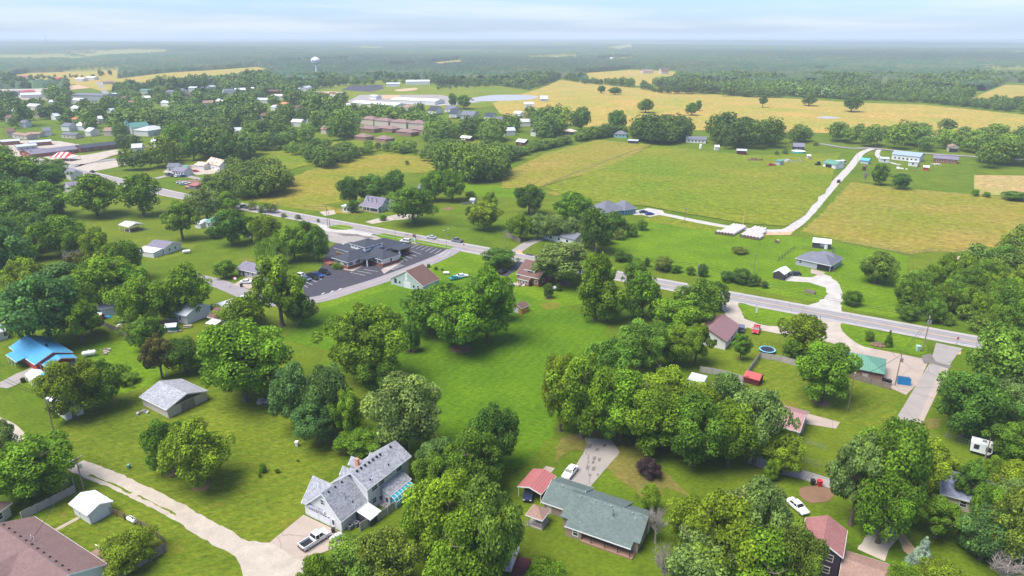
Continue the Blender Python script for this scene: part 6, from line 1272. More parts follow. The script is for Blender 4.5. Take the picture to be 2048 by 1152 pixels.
TREES = '''
402,971,835,128,R,y|yellow green tree on the olive lawn with bare soil at its foot
338,945,838,85,R,m|darker green tree directly behind the yellow green lawn tree
75,990,858,160,R,v|large bright green tree in the bottom left corner beside the leaning pole
12,912,838,62,R,g|grey green tree cut by the left edge above the corner tree
262,1128,1046,112,B,y|bushy yellow green tree inside the rail fence
150,836,716,108,R,y|yellow green tree in front of the long white shed
205,815,712,95,R,m|darker green tree right of the one covering the long white shed
250,768,742,50,B,m|low ragged shrub at the right side of the shed trees
325,757,664,68,O,r|small reddish brown tree with bare trunk behind the block barn
372,746,672,78,R,d|dark green tree right of the reddish brown one
440,748,680,85,R,m|green tree between the dark one and the huge crown behind the barn
492,800,630,178,R,v|huge round bright green tree right of the block barn
598,862,725,95,R,b|blue green tree beside the bare grey tree
665,868,728,90,R,b|blue green tree touching the yellow one
640,885,790,100,D,b|lower blue green tree at the edge of the olive lawn
700,888,775,70,O,y|yellow tree with pale limbs between two dark green trees
722,903,850,100,R,v|green tree below the yellow one with trunk showing
812,905,742,150,R,g|big grey green tree with pale leaf tips behind the white house
742,762,597,158,R,v|large dark green tree in the middle left of the big lawn
755,785,690,90,R,m|lower part tree below the large lawn tree
822,703,640,42,T,d|narrow dark tree with brown trunk at the right of the large lawn tree
858,668,572,110,R,m|left tree of the central group on the lawn
920,697,568,128,R,v|front tree of the central group, with its trunk on a brown ring
975,685,532,112,T,v|tall right hand tree of the central group
895,640,560,100,R,m|rear left tree of the central group
1000,640,560,62,T,d|rear right dark tree of the central group
998,534,492,72,R,d|dark round tree by the highway left of the brick house
1126,566,478,128,D,g|wide grey green tree beside the brick house with thick trunk
1096,596,565,22,T,d|small ragged tree stump with leaves by the propane tank
1117,582,566,12,B,d|tiny clipped bush right of the thick trunk
1190,640,505,80,T,v|tall bright tree at the left of the pair by the highway
1213,643,556,75,R,v|lower bright tree in front of the tall one by the highway
1284,638,540,76,T,v|bright cone shaped tree on the right of the pair by the highway
1268,585,520,55,T,m|dark tree between the pair at the highway edge
1350,668,590,98,R,v|green tree behind the mauve roofed house, left one
1395,650,556,92,R,m|dark green tree by the highway behind the mauve roofed house
1430,620,560,50,R,d|dark tree top touching the highway shoulder
1280,738,638,98,R,l|pale green round tree left above the large wood
1350,730,645,75,R,v|dark green tree next to the mauve roofed house
1390,728,642,70,O,v|bright light tree touching the white wall of the mauve roofed house
1318,700,640,50,R,m|small dark tree between pale round tree and the mauve roofed house
1120,862,705,80,R,y|leftmost tree of the large wood at the lawn edge
1162,876,695,115,R,v|front left tree of the large wood above the driveway
1215,800,672,95,R,l|pale topped tree at the upper left of the large wood
1240,880,735,130,R,v|second front tree of the large wood
1300,905,770,130,R,v|bright tree of the large wood over the worn grass
1330,850,725,120,R,y|yellow tinted tree at the top of the large wood
1385,930,780,130,R,m|dark green middle tree of the large wood
1445,870,742,95,R,g|tall grey green tree with limbs showing in the wood
1455,930,800,110,R,v|bright tree at the lower middle of the large wood
1508,925,765,105,R,g|grey green tree in front of the pink roof
1562,945,858,82,R,y|yellow green tree right of the pink roof
1480,720,664,42,O,m|small thin tree on the lawn below the mauve roofed house
1642,804,680,118,R,v|round dark green tree with thick trunk on the lawn right
1606,708,626,86,T,y|yellow green tree behind the round tree beside the gravel drive
1585,716,675,45,B,m|dark shrub between trampoline and round tree
1737,682,660,20,T,m|left small evergreen beside the rock mound
1775,693,660,20,C,m|right small evergreen beside the rock mound
1925,872,732,126,R,d|large dark green round tree right of the concrete street
1985,790,642,130,R,l|big pale yellow green tree at the right street corner
2040,775,655,100,R,v|bright tree at the right edge below the wood
2010,870,760,90,R,g|grey green tree between dark round tree and right edge
2035,935,838,105,R,m|dark green tree at the right edge by the camper
1765,1045,832,140,R,m|largest green tree right of centre bottom above the dirt drive
1700,1050,862,115,O,g|grey green tree leaning left beside the largest one over the lane
1755,1085,935,120,R,v|lower bright tree hanging over the dirt drive
1825,985,860,105,R,y|yellow green tree between very large tree and slate blue roof
1885,960,905,70,O,y|light yellow tree over the slate blue roof
1930,1015,915,62,O,l|pale tree in front of the middle of the slate blue roof
1985,975,912,52,R,v|bright tree at the right end of the slate blue roof
1870,1075,985,100,O,v|bright small tree at right of the dirt drive
2020,1015,918,95,R,y|yellow green tree right of the slate blue roof
2015,1130,975,125,R,o|olive tree near the bottom right edge
1960,1120,1010,105,R,b|blue green tree left of the olive one at bottom right
1945,1100,985,75,C,d|dark conifer under the yellow tree at bottom right
1838,1138,1076,50,C,s|silver blue spruce at bottom right
1875,1190,1112,110,R,y|yellow green tree at the bottom edge right of the spruce
1800,1190,1125,70,R,y|yellow green shrub tree at the bottom edge left of the spruce
905,1130,930,150,R,y|big yellow tipped tree right of the white house
975,1170,955,130,R,o|olive tree at the bottom beside the gazebo lawn
930,1185,1010,150,R,v|green tree at the bottom edge below the yellow tipped one
850,1110,985,90,R,v|green tree touching the sunroom of the white house
880,960,870,85,R,b|blue green tree right of the white house ridge
985,940,802,100,R,d|dark olive tree above the ranch house carport
945,985,850,120,R,m|green tree between the dark olive one and the yellow tipped one
870,1010,905,80,R,m|mid green tree beside the roof of the white house
722,1190,1062,125,R,o|olive tree at the bottom edge right of the white pickup
770,1190,1048,130,R,o|olive yellow tree at the bottom edge below the lean-to
645,1225,1105,85,R,v|bright green tree at the bottom edge below the white pickup
1095,1180,1108,100,B,v|bright shrub at the bottom edge left of centre
1430,1170,975,155,R,y|big yellow green tree at the bottom right of the ranch house
1505,1150,958,115,R,g|pale tipped tree at the upper right of the bottom group
1500,1215,1040,190,R,v|large bright green tree at the bottom edge
1578,1215,1050,100,R,o|olive green tree beside the plum house wall
1370,1090,990,80,R,y|yellow green tree next to the ranch house gable
1298,1022,966,46,B,v|small round bush on the worn grass above the ranch house
1297,952,912,48,B,p|dark purple leaved shrub on the bare soil
1540,960,915,30,B,v|small green shrub beside the lane
560,812,735,62,X,m|bare grey tree left of the blue green trees
1310,1085,1010,60,X,m|leafless branches sticking out over the lawn right of the ranch house
1325,1170,1085,70,X,m|dead branching tree at the bottom right of the lawn
2000,1175,1105,90,X,m|bare twiggy shrub at the bottom right corner
105,690,540,150,D,b|wide feathery green tree above the blue roofed house
165,685,590,90,O,v|green tree right of the feathery one
185,668,620,60,O,y|yellow green tree beside the leaning board fence
40,640,575,80,R,b|blue green tree at left edge above the orange shed
290,655,545,95,R,v|bright tree over the dark board fence
300,700,630,70,R,m|green shrub tree before the leaning fence end
385,632,525,90,R,v|tall green tree left of the carport
345,640,560,70,T,v|slim green tree over the teal garden shelter
215,618,502,110,R,y|yellow green tree left above the fenced lawn
255,610,520,90,R,v|bright tree right behind the yellow green one
130,600,520,110,R,b|feathery blue green tree at upper left
170,565,500,55,O,r|brownish thin tree among the green ones
60,600,508,75,R,y|yellow green tree left of the brownish one
20,560,445,95,R,b|blue green tree at the left edge
64,520,468,58,R,y|bright yellow green small tree left of the tall round one
125,512,428,92,R,v|tall round bright tree below the concrete yard
160,520,445,60,R,m|green tree just right of the tall round one
200,530,452,55,R,y|yellow green tree at the edge of the olive lawn
150,540,492,50,X,m|grey bare tree top among the left trees
262,560,480,60,R,m|green tree left of the white house near the pavilion
60,470,380,95,R,d|dark tree at left middle
15,440,360,100,R,m|dark green tree at left edge near the town street
100,432,362,80,R,m|green tree in front of the concrete yard
30,385,305,105,R,m|big dark tree at left edge below the motel
90,380,325,80,R,d|dark tree by the left street
118,440,392,35,T,d|small dark tree on the corner of the concrete yard
196,432,345,100,R,v|left of two big trees on the lawn above the pavilion
288,432,345,78,R,m|right of two big trees on the lawn, with stout trunk
366,480,402,76,O,m|open crowned tree right of the pavilion
415,440,372,68,R,g|pale green tree at the highway hiding the road
455,425,382,46,R,v|green tree right of the pale one at the highway
465,490,415,72,R,d|dark green tree beside the teal roof
432,476,450,36,B,d|dark shrub below the teal roof
454,556,518,44,R,m|small round tree beside the low grey house
548,532,472,74,W,w|pale weeping willow left of the clinic
535,500,428,62,R,y|yellow green tree above the willow
590,520,445,70,R,y|yellow topped tree left of the clinic
638,522,452,48,R,d|dark tree next to the clinic roof
612,505,440,50,R,d|dark tree behind the yellow topped one
505,480,430,45,R,m|green tree between highway and cream garage
565,652,508,120,O,y|tall open yellow green tree beside the clinic car park
600,650,580,65,R,d|dark green low tree at the car park corner
487,650,588,92,R,y|yellow green tree left of the open tall one
700,412,352,48,R,d|dark tree left of the farmhouse
745,405,345,76,R,d|dark broad tree behind the farmhouse
792,392,338,46,R,d|dark tree right behind the farmhouse roof
706,425,398,26,B,d|dark shrub before the white trailer
766,441,428,16,B,v|round bush at the farm drive
828,447,370,90,D,m|big spreading tree right of the farmhouse
870,402,338,55,R,v|left one of two round trees above the spreading tree
905,402,336,60,R,v|right one of two round trees above the spreading tree
942,396,381,22,B,m|round shrub at the garden shed
968,460,398,66,R,y|yellow green tree by the garden left of the dark trees
942,440,412,28,R,d|small dark tree left of the yellow green one
980,425,382,35,R,y|pale tall tree behind the yellow green one
1058,428,368,62,R,d|dark tree above the garage screen
1040,480,422,50,R,v|green tree at the garage screen
1075,478,425,45,R,g|grey green tree right of the garage screen
1147,440,382,80,R,v|bright round tree left of the blue house
1105,480,428,56,R,g|pale grey green tree by the highway
1142,482,430,42,R,g|second pale grey green tree by the highway
1188,505,412,76,R,d|very dark tree at the highway bend of the field
1228,474,422,52,R,d|dark tree below the blue house
1263,473,444,26,B,v|round bush right of the dark trees
1283,460,436,24,B,v|bright bush at the end of the dark trees
1754,565,502,72,R,o|dark olive round tree alone on the mown lawn
1703,611,578,38,B,m|round shrub beside the white gravel bend
1757,370,325,38,T,m|tall dark tree at the upper edge of the hay meadow
1800,378,344,38,R,d|smaller dark tree right of the tall one at the meadow edge
1729,366,338,14,X,m|thin bare tree left of the tall dark one
1950,392,377,16,B,v|bush at the corner of the cut field
1973,394,383,16,B,v|second bush at the cut field corner
2030,400,380,50,B,d|dark bushes at the right edge of the cut field
1291,226,197,33,R,m|lone tree in the hay meadow, left one
1382,231,205,26,R,m|lone twin crowned tree in the hay meadow
1396,222,200,15,T,m|small upright tree behind the twin crowned one
1525,215,190,20,O,d|thin dark tree standing before the far wood
1702,224,192,38,D,d|spreading tree beside the little field pond
1617,212,188,30,R,d|dark tree at the edge of the far wood
1203,187,171,18,R,d|dark tree left of a pair in the hay meadow
1230,190,173,27,R,d|wide dark tree right of a pair in the hay meadow
1162,262,213,46,R,d|tall dark tree above the long hedge
1232,264,219,42,T,d|tall dark tree left of the light blue house
1098,250,225,24,R,m|tree at the left start of the long hedge
928,218,188,30,R,m|tree by the pond road
905,215,186,20,R,m|small tree by the pond road
1478,478+28,492,36,B,o|flattened round bush with white stone in the green field
'''
def tline(t):
    a, lab = t.split('|'); q = a.split(','); u, v, vt, wp = [float(eval(x)) for x in q[:4]]; k, c = q[4], q[5]
    p = at(u, v); ww = wp/pxm(p.y)*1.03; th = math.atan2(CAMH-p.z, p.y); lo, hi = .4, 40
    while hi-lo > .02:      # height whose rounded crown reaches photo row vt
        H = (lo+hi)/2; _, vc, dep = project(p.x, p.y, p.z+.54*H); ext = math.hypot(.46*H*math.cos(th), ww*.5*math.sin(th))
        if k in 'CX': ext = .46*H*math.cos(th)
        if vc-ext*F/dep < vt: hi = H
        else: lo = H
    hh = max(lo, ww*(.5 if k != 'B' else .25), .5)
    tree(p, hh, max(ww, .5), k, c, lab)
for t in TREES.strip().split('\n'): tline(t)
# clinic bushes and hedge shrubs along the highway
for u, v, w_, vt, c, lab in ((672,537,18,524,'v','left round bush at the clinic steps'), (680,538,12,529,'m','right round bush at the clinic steps'), (802,520,10,513,'m','round bush at the clinic corner'), (810,503,14,495,'v','bush by the clinic pier'), (857,535,8,527,'m','left small bush behind the sage barn'), (872,540,8,532,'m','middle small bush behind the sage barn'), (884,541,7,536,'m','right small bush behind the sage barn'),
    (1240,522,30,500,'d','dark juniper at the left of the highway hedge'), (1258,524,18,506,'d','juniper beside the dark one in the highway hedge'), (1293,533,14,514,'d','slim juniper in the highway hedge'), (1325,540,42,510,'o','olive juniper clump in the highway hedge'), (1352,545,26,528,'m','low shrub right of the olive juniper'), (1405,553,24,526,'d','dark juniper near the double arm pole'), (1380,550,20,531,'m','shrub left of the dark juniper'), (1455,563,34,540,'d','juniper in the middle of the right hedge part'), (1480,567,40,533,'d','large dark juniper of the right hedge part'), (1505,571,30,546,'d','juniper right of the large dark one'), (1528,576,16,560,'d','last small juniper of the hedge'), (1272,528,22,514,'m','low shrub in the left part of the hedge'), (1815,640,40,610,'m','dark bush at the highway below the right wood'), (527,945,16,925,'v','small sapling on the olive lawn, left'), (555,946,9,936,'m','small sapling on the olive lawn, right'), (520,955,7,945,'v','tiny sapling below the left one'), (596,924,5,918,'v','tiny plant under the white post lamp')):
    tline(f'{u},{v},{vt},{w_},B,{c}|{lab}')
# --- woods: scattered trees inside areas of the photo; the largest are single things, the rest one mass
def clear(x, y, r=0, rr=0):
    for a, b_, c in FOOT:
        if (x-a)**2+(y-b_)**2 < (c*.95+r)**2: return False
    for W, hw_ in ROADS:
        for p, q in zip(W[:-1], W[1:]):
            d = q-p; t = max(0, min(1, ((x-p.x)*d.x+(y-p.y)*d.y)/max(d.length_squared, 1e-6))); s = p+d*t
            if (x-s.x)**2+(y-s.y)**2 < (hw_+rr)**2: return False
    return True
for q_ in ((1935,868,1995,918),(1530,775,1625,866),(1483,742,1525,770),(1500,712,1620,770),(1405,630,1482,702),(1690,690,1785,765),(18,670,160,745),(280,757,418,833),(600,890,830,1065),(1036,930,1310,1110),(1615,1030,1720,1160),(237,440,284,464),(293,478,368,522),(462,515,515,580),(190,640,300,700),(1515,690,1555,712),(1540,470,1670,560),(1188,393,1330,435),(400,425,440,458),(486,440,512,470),(120,350,160,420),(1590,965,1670,1010)): PROT.append((*q_, at((q_[0]+q_[2])/2, q_[3]).y))
CAND = []
def hides(x, y, z, h, w_):
    u, v1, dep = project(x, y, z); v0 = v1-h*F/dep; k = w_*F/dep*.4
    for a0, b0, a1, b1, yy in PROT:
        if y < yy+6 and u+k > a0 and u-k < a1 and v0 < b1-1 and v1 > b0: return True
    return False
def zone(px, sp, h0, h1, cols, label, group, k='RRTR', wr=.85, rej=2.5, seed=1):
    P = [at(*q).to_2d() for q in px]; g = random.Random(seed)
    x0, x1 = min(p.x for p in P), max(p.x for p in P); y0, y1 = min(p.y for p in P), max(p.y for p in P)
    y = y0; row = 0
    while y < y1:
        x = x0+(sp/2 if row % 2 else 0)
        while x < x1:
            a, b_ = x+g.uniform(-.38, .38)*sp, y+g.uniform(-.38, .38)*sp
            if inpoly(a, b_, P):
                u, v, dep = project(a, b_, 0)
                if -60 < u < 2110 and v < 1260:
                    h = g.uniform(h0, h1)*(.8+.4*max(0, mnoise.noise((a*.02, b_*.02, 3))+.5))
                    w_ = h*wr*g.uniform(.8, 1.15)
                    if clear(a, b_, rej, 1.5+w_*.25) and not hides(a, b_, 0, h, w_): CAND.append((h*F/dep, a, b_, h, w_, g.choice(k), g.choice(cols), label, group))
            x += sp
        y += sp*.87; row += 1
def hedge(px, sp, wid, h0, h1, cols, label, group, k='BBR', seed=2):
    W = [at(*q).to_2d() for q in px]; g = random.Random(seed)
    for p, q in zip(W[:-1], W[1:]):
        d = q-p; n = Vector((-d.y, d.x)).normalized(); m = max(1, int(d.length/sp))
        for i in range(m):
            s = p.lerp(q, (i+g.random())/m)+n*g.uniform(-wid, wid); h = g.uniform(h0, h1); u, v, dep = project(s.x, s.y, 0)
            if not hides(s.x, s.y, 0, h, h): CAND.append((h*F/dep, s.x, s.y, h, h*g.uniform(.8, 1.3), g.choice(k), g.choice(cols), label, group))
zone([(-20,200),(120,196),(230,206),(300,186),(420,176),(500,168),(600,178),(640,205),(700,214),(850,232),(880,240),(1000,252),(1090,250),(1120,272),(1060,292),(1000,300),(900,276),(860,300),(800,302),(780,284),(700,277),(620,290),(520,306),(490,330),(440,322),(300,318),(245,306),(240,282),(120,262),(0,258)], 12.5, 11, 20, 'mmmddv', 'tree of the dense wood between town and the pastures', 'trees of the town wood', rej=1.0)
zone([(560,300),(700,302),(760,292),(830,300),(845,312),(760,306),(700,318),(630,335),(600,320)], 9, 6, 12, 'mvd', 'hedge tree between the two pastures above the olive field', 'hedge trees between the two pastures', rej=1)
zone([(630,328),(720,296),(735,302),(700,322),(650,342)], 7, 9, 16, 'mmd', 'tree of the clump at the end of the hedge in the pasture', 'pasture clump trees', rej=0, seed=4)
zone([(400,372),(430,345),(520,345),(580,365),(560,392),(490,400),(420,390)], 7, 7, 14, 'vvmy', 'tree of the thicket between the scrap yard and the olive field', 'thicket trees by the scrap yard', rej=.5, seed=6)
zone([(870,352),(900,332),(960,325),(1000,332),(1008,362),(950,368),(900,358)], 6.5, 9, 14, 'mmv', 'tree of the rounded copse in the middle of the fields', 'trees of the middle copse', rej=.5, seed=7)
zone([(840,320),(860,300),(910,296),(1000,318),(1000,330),(920,330)], 8, 8, 15, 'mmd', 'tree behind the rounded copse', 'trees behind the middle copse', rej=.5, seed=9)
hedge([(780,340),(820,330)], 14, 2, 3, 5, 'md', 'small shrub in the olive field', 'shrubs in the olive field')
hedge([(1000,327),(1040,308),(1120,290),(1170,279),(1240,270)], 2.4, 4, 7, 12, 'mmdv', 'tree of the long hedge above the tan meadow', 'trees of the long hedge', k='RR', seed=11)
zone([(1255,280),(1290,272),(1370,272),(1365,290),(1300,290),(1262,288)], 7.5, 14, 20, 'mmd', 'tall tree of the row between the blue and white ranch houses', 'tall row trees by the pasture', rej=1, seed=12)
zone([(940,258),(1120,240),(1130,270),(1040,296),(1000,300),(960,278)], 12, 12, 19, 'mmdv', 'tree around the farm buildings left of the hedge', 'trees left of the long hedge', rej=1, seed=13)
zone([(1415,282),(1440,270),(1520,276),(1620,282),(1730,280),(1740,290),(1640,286),(1600,290),(1520,300),(1470,300),(1420,300)], 14.5, 12, 18, 'mmd', 'tree of the row behind the pasture, right part', 'trees behind the pasture', rej=2, seed=14)
zone([(1720,290),(1760,285),(1960,280),(2060,285),(2060,340),(1960,335),(1925,330),(1925,318),(1860,305),(1760,298)], 16, 13, 20, 'mmdv', 'tree around the houses at the right of the gravel road', 'trees around the right hand houses', rej=3, seed=15)
hedge([(1760,275),(1860,262),(1960,270),(2060,282)], 16, 6, 8, 14, 'mdd', 'tree in the loose row at the hay meadow edge', 'loose row at the hay meadow edge', k='RTR', seed=16)
zone([(1815,655),(1812,600),(1850,570),(1870,545),(1930,545),(1985,530),(2060,480),(2120,500),(2120,720),(1960,690),(1900,672)], 6.2, 6, 12, 'vvyml', 'tree of the young wood at the right edge', 'trees of the right hand wood', k='RRB', rej=.5, seed=17)
hedge([(1790,622),(1850,640),(1920,660)], 4, 1.5, 2, 4, 'mv', 'shrub along the highway below the right wood', 'shrubs below the right wood', k='B', seed=18)
zone([(-40,420),(60,400),(110,440),(90,500),(60,520),(-40,560)], 10, 12, 18, 'mdvb', 'tree in the left edge wood', 'trees of the left edge wood', rej=-1, seed=19)
zone([(-40,300),(60,318),(110,330),(130,360),(90,390),(60,420),(-40,420)], 11, 11, 17, 'mdv', 'tree in the wood left of the town street', 'trees left of the town street', rej=-.5, seed=20)
zone([(170,560),(230,545),(300,540),(330,560),(330,600),(250,612),(180,600)], 9, 11, 16, 'yvm', 'tree among the yellow green group left of centre', 'yellow green trees left of centre', rej=-1, seed=21)
zone([(205,330),(300,320),(350,322),(330,342),(290,345),(215,345)], 10, 12, 20, 'vmdy', 'tree between the motel fence and the white houses', 'trees by the town junction', rej=1, seed=22)
zone([(1290,870),(1420,850),(1500,860),(1580,905),(1590,935),(1480,925),(1350,915)], 10, 11, 15, 'vgym', 'tree inside the large wood right of the big lawn', 'inner trees of the large wood', rej=-2.5, seed=23)
zone([(1680,1000),(1740,950),(1880,960),(1900,1000),(1800,1010),(1720,1030)], 11, 12, 17, 'vgy', 'tree behind the very large tree at the lower right', 'trees around the very large tree', rej=-3, seed=24)
zone([(2000,760),(2120,740),(2120,840),(2050,850),(2010,800)], 9, 11, 16, 'lvg', 'tree in the pale group at the right edge', 'pale trees at the right edge', rej=-1.5, seed=25)
zone([(1950,920),(2120,920),(2120,1200),(2040,1180),(1950,1050)], 10, 11, 16, 'yvg', 'tree at the lower right edge', 'trees at the lower right edge', rej=-2, seed=26)
zone([(870,1100),(960,1060),(1000,1090),(980,1230),(870,1230)], 10, 11, 14, 'yvo', 'tree in the group between the white house and the ranch house', 'trees between the two front houses', rej=-2.5, seed=27)
zone([(1380,1130),(1420,1090),(1560,1070),(1590,1150),(1610,1260),(1370,1260)], 10, 12, 15, 'yvg', 'tree in the group right of the ranch house', 'trees right of the ranch house', rej=-3, seed=28)
hedge([(1510,322),(1640,290)], 30, 1, 3, 5, 'm', 'shrub in the pasture corner', 'shrubs in the pasture corner', k='B')
hedge([(20,1010),(90,1000),(140,985)], 2.2, 2.0, .8, 1.8, 'vm', 'low weeds along the pale board fence', 'weeds along the pale board fence', k='B', seed=30)
hedge([(395,408),(500,418),(560,430)], 7, 1.5, 2.5, 5, 'myo', 'shrub on the highway verge at the left', 'shrubs on the left highway verge', k='BR', seed=31)
hedge([(520,425),(640,446)], 9, .8, 1.5, 3, 'do', 'shrub at the highway ditch before the grass island', 'ditch shrubs', k='B', seed=32)
hedge([(1165,500),(1240,480)], 5, 3, 2, 5, 'mo', 'shrub at the foot of the very dark tree', 'shrubs under the dark trees', k='B', seed=33)
hedge([(240,640),(300,690),(420,740)], 6, 2, 3, 6, 'vm', 'shrub below the leaning fence', 'shrubs below the leaning fence', k='B', seed=34)
CAND.sort(key=lambda c: -c[0])
NSING = max(0, 298-NT[0])
for s, x, y, h, w_, k, c, lab, grp in CAND[:NSING]:
    p = Vector((x, y, hgt(x, y))); NTb = NT[0]
    tree(p, h, w_, k, c, lab, grp)
# mass material uses a per-face colour
def mass_mat(name, attr):
    m = bpy.data.materials.new(name); m.use_nodes = True; n = m.node_tree.nodes; l = m.node_tree.links; b = n['Principled BSDF']; b.inputs['Roughness'].default_value = .7; b.inputs['Specular IOR Level'].default_value = .2
    a = n.new('ShaderNodeAttribute'); a.attribute_name = attr; l.new(a.outputs['Vector'], b.inputs['Base Color'])
    return m
VS = []; TS = []; CS = []; rest = CAND[NSING:]; LB = {}
g_ = np.random.default_rng(3)
def add_mass(x, y, z, h, w_, k, c, lod):
    q_ = 1+.7*mnoise.noise((x*.012, y*.012, 5)); h, w_ = h*q_, w_*(.5+.5*q_)
    key = (k, lod, int(g_.integers(0, 3)))
    if key not in LB: LB[key] = crown_arrays(900+key[2]*11+ord(k), KIND[k], (2200, 800, 260)[lod], (.034, .054, .09)[lod], .3)
    V, t = LB[key]; a = g_.uniform(0, 6.28); ca, sa = math.cos(a), math.sin(a); Q = V.copy()
    X = (V[..., 0]*ca-V[..., 1]*sa)*w_; Y = (V[..., 0]*sa+V[..., 1]*ca)*w_; Q[..., 0] = X+x; Q[..., 1] = Y+y; Q[..., 2] = V[..., 2]*h+z
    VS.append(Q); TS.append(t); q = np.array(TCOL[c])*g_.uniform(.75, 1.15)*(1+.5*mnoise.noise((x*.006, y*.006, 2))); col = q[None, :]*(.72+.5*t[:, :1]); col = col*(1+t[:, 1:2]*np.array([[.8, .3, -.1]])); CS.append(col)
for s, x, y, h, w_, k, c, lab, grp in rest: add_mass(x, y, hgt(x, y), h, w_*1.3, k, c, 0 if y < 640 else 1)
# far woods: many crowns out to about 1.4 km, canopy sheet beyond
CLEAR_PX = [[(960,212),(1065,178),(1120,157),(1300,172),(1440,184),(1700,200),(1850,206),(2140,235),(2140,330),(1000,330)],
    [(1150,148),(1260,138),(1355,141),(1350,163),(1280,176),(1190,169)], [(150,168),(330,146),(512,134),(550,140),(470,160),(400,168),(330,174),(200,182)], [(1915,208),(2010,165),(2120,168),(2120,218)],
    [(135,200),(135,168),(300,158),(290,172),(230,180),(230,200)], [(600,205),(600,188),(690,166),(800,158),(870,160),(870,172),(1000,172),(1080,184),(1050,205),(960,216),(850,220),(700,214)], [(-60,196),(-60,180),(130,176),(130,202)], [(30,172),(30,150),(60,146),(240,142),(235,158),(120,172)],
    [(-60,122),(-60,113),(80,112),(160,116),(190,122),(60,122)], [(150,112),(230,104),(340,104),(330,110),(180,118)], [(560,124),(700,119),(700,126),(560,128)], [(1190,120),(1270,113),(1260,122),(1200,126)], [(1050,116),(1150,112),(1150,120),(1060,122)], [(1430,186),(1434,162),(1448,164),(1450,192)], [(1750,176),(1756,168),(1776,170),(1775,178)], [(1215,98),(1260,90),(1265,98),(1235,103)], [(1630,142),(1650,138),(1660,142),(1640,146)], [(1900,142),(1940,145),(2020,148),(2000,150)], [(870,134),(860,126),(920,120),(930,130)], [(780,136),(780,130),(830,128),(830,134)]]
CL = [[at(*q).to_2d() for q in P] for P in CLEAR_PX]
CLB = [(min(p.x for p in P), max(p.x for p in P), min(p.y for p in P), max(p.y for p in P)) for P in CL]
def wooded(x, y):
    for P, B in zip(CL, CLB):
        if B[0] <= x <= B[1] and B[2] <= y <= B[3] and inpoly(x, y, P): return False
    return True
for P in [P for P, B in zip(CLEAR_PX, CLB) if 1100 < B[2] < 2500 and P is not CLEAR_PX[1]]: S('far_field', P, HAY2, .1)
S('far_field', [(600,205),(600,188),(690,166),(800,158),(870,160),(870,172),(1000,172),(1080,184),(1050,205),(960,216),(850,220),(700,214)], PASTURE, -.02)
S('town_ground', [(-60,196),(-60,180),(130,176),(130,202)], GRAVEL2, .02)
g2 = random.Random(77); y = 850.0
while y < 1500:
    sp = 9.5 if y < 1050 else 11.5; x = -y*.82
    while x < y*.82:
        a, b_ = x+g2.uniform(-.4, .4)*sp, y+g2.uniform(-.4, .4)*sp
        dens = mnoise.noise((a*.004, b_*.004, 9)); u, v, _ = project(a, b_, 0)
        town = u < 1000 and v > 158
        if wooded(a, b_) and (dens > -.42 if not town else g2.random() < .75) and (v < 207 or u > 1000 or u < 1000 and v < 200) and clear(a, b_, 1, 6) and not hides(a, b_, 0, 12, 12):
            add_mass(a, b_, hgt(a, b_), g2.uniform(9, 16), g2.uniform(9, 14), g2.choice('RRT'), g2.choice('mdddb'), 1 if b_ < 1000 else 2)
        x += sp
    y += sp*.87
# scattered field trees and copses around the far fields
for (u0, v0, u1, v1, n_, h0, h1) in ((1130,160,1180,168,16,9,14), (1180,166,1290,178,34,8,13), (1285,178,1330,188,12,7,12), (1320,186,1440,186,34,12,18), (1450,190,1560,196,40,12,18), (30,160,230,150,40,6,10), (380,168,520,172,26,8,13), (1400,170,1420,170,6,5,8), (1860,204,2050,226,22,8,12), (1990,205,2040,215,8,10,14), (640,166,860,158,60,8,13), (540,170,1000,168,90,10,15), (600,183,760,160,20,8,11), (880,178,1000,172,16,7,10), (0,176,140,172,24,8,12)):
    for i in range(n_):
        t = g2.random(); p = at(u0+(u1-u0)*t+g2.gauss(0, 3), v0+(v1-v0)*t+g2.gauss(0, 1.2))
        if clear(p.x, p.y, 3, 4) and not hides(p.x, p.y, p.z, h0, h0): add_mass(p.x, p.y, p.z, g2.uniform(h0, h1), g2.uniform(h0, h1), 'R', g2.choice('mdd'), 1)
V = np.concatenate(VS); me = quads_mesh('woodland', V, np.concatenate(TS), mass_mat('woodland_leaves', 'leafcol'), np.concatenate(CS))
wo = bpy.data.objects.new('woodland', me); COL.objects.link(wo); tag(wo, 'hazy mass of tree crowns covering the town and the country behind the fields', 'woodland', None, 'stuff')
# distant forest canopy
na, nr = 760, 600
ang = np.linspace(-.74, .74, na); rad = 1380*np.exp(np.linspace(0, math.log(30000/1380), nr))
A2, R2 = np.meshgrid(ang, rad); X = R2*np.sin(A2); Y = R2*np.cos(A2)
def cells(X, Y, s):
    gx, gy = np.floor(X/s), np.floor(Y/s); best = np.full(X.shape, 9.); val = np.zeros(X.shape)
    for i in (-1, 0, 1):
        for j in (-1, 0, 1):
            cx, cy = gx+i, gy+j; h1 = np.modf(np.abs(np.sin(cx*127.1+cy*311.7)*43758.5453))[0]; h2 = np.modf(np.abs(np.sin(cx*269.5+cy*183.3)*43758.5453))[0]
            d = np.hypot(X/s-(cx+.15+.7*h1), Y/s-(cy+.15+.7*h2)); m_ = d < best; best = np.where(m_, d, best); val = np.where(m_, np.modf(h1*7+h2*3)[0], val)
    return best, val
sc_ = 13.0; bd, bv = cells(X, Y, sc_); bd2, bv2 = cells(X+50, Y, 60.0)
Z = (7+6*bv+3*bv2)*np.sqrt(np.clip(1-(bd*1.15)**2, .02, 1))
mask = np.ones(X.shape); open_ = np.zeros(X.shape, bool)
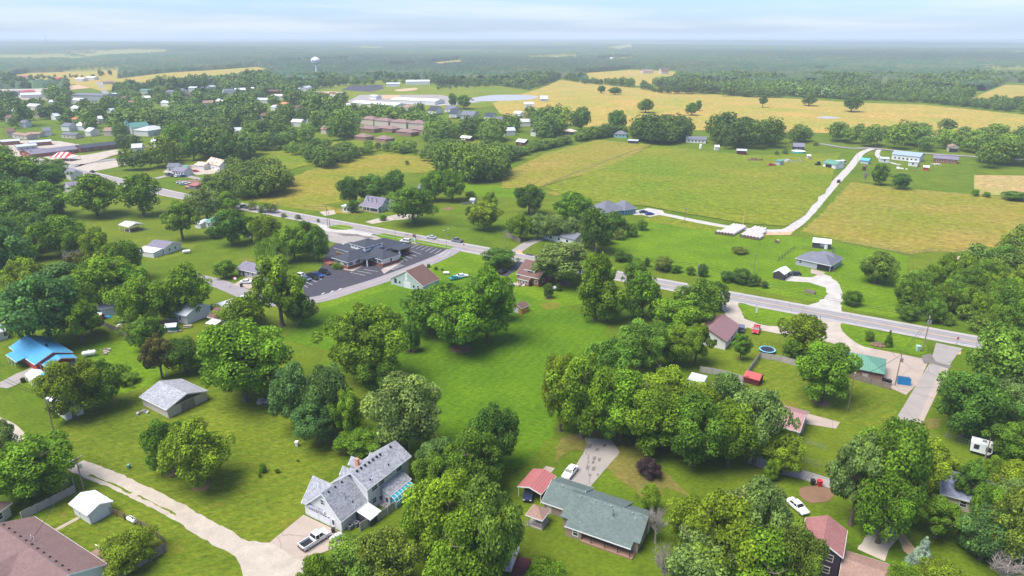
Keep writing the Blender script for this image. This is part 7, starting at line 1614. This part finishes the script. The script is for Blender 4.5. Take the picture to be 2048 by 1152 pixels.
for P, B in zip(CL, CLB):
    m_ = (X >= B[0]) & (X <= B[1]) & (Y >= B[2]) & (Y <= B[3])
    for i, j in zip(*np.where(m_)):
        if inpoly(X[i, j], Y[i, j], P):
            if B[2] < 2500: mask[i, j] = 0
            else: open_[i, j] = True
big = np.sin(X/410+1)*np.sin(Y/530+2)+.6*np.sin(X/173+Y/260)+.5*np.sin(X/95-Y/140+1)+.5*np.sin(X/900-Y/1300)
open_ |= big > 1.25
farw = np.clip((Y-2200)/2500, 0, 1)
relief = 1.2+1.6*np.sin(X/170+1.3)*np.sin(Y/120)+farw*(9+9*np.sin(X/1900+.5)*np.sin(Y/1300+X/4000)+6*np.sin(X/700+Y/900))
Z = np.where(open_, .4, Z); Z = np.where(mask > 0, Z+relief, -3)
verts = np.stack([X, Y, Z], -1).reshape(-1, 3).astype(np.float32); ii = np.arange((nr-1)*(na-1)); rr_, cc_ = ii//(na-1), ii % (na-1); b0 = rr_*na+cc_
faces = np.stack([b0, b0+1, b0+na+1, b0+na], 1).astype(np.int32)
me = bpy.data.meshes.new('forest_canopy'); me.vertices.add(len(verts)); me.vertices.foreach_set('co', verts.reshape(-1)); me.loops.add(faces.size); me.loops.foreach_set('vertex_index', faces.reshape(-1)); me.polygons.add(len(faces)); me.polygons.foreach_set('loop_start', np.arange(0, faces.size, 4, dtype=np.int32)); me.update(calc_edges=True)
c0 = np.array([.040, .080, .032]); cv = c0[None, None, :]*(.6+.75*bv[..., None])*(.85+.3*bv2[..., None]); cv[..., 0] *= (1+.5*(bv2 > .75)); cv *= (1+.35*np.sin(X/600+2)*np.sin(Y/450+X/1500))[..., None]; cv[open_] = np.array([.20, .20, .05]) 
a = me.attributes.new('leafcol', 'FLOAT_VECTOR', 'POINT'); a.data.foreach_set('vector', cv.reshape(-1).astype(np.float32)); me.materials.append(mass_mat('forest_leaves', 'leafcol'))
fo = bpy.data.objects.new('forest_canopy', me); COL.objects.link(fo); tag(fo, 'dark hazy forest reaching to the horizon', 'forest', None, 'stuff')
# ---------------------------------------------------------------- air
hm = bpy.data.materials.new('haze'); hm.use_nodes = True; n = hm.node_tree.nodes; n.remove(n['Principled BSDF'])
pv = n.new('ShaderNodeVolumePrincipled'); pv.inputs['Color'].default_value = (.76, .85, .97, 1); pv.inputs['Density'].default_value = .00015; pv.inputs['Anisotropy'].default_value = 0.0
hm.node_tree.links.new(pv.outputs[0], n['Material Output'].inputs['Volume'])
hz = MB().box(-36000, 36000, -400, 36000, -12, 120).build('haze', hm); hz['kind'] = 'stuff'; hz['label'] = 'pale summer haze over the countryside'
print('trees', NT[0], 'cand', len(CAND), 'mass quads', len(V), 'objects', len(bpy.data.objects))
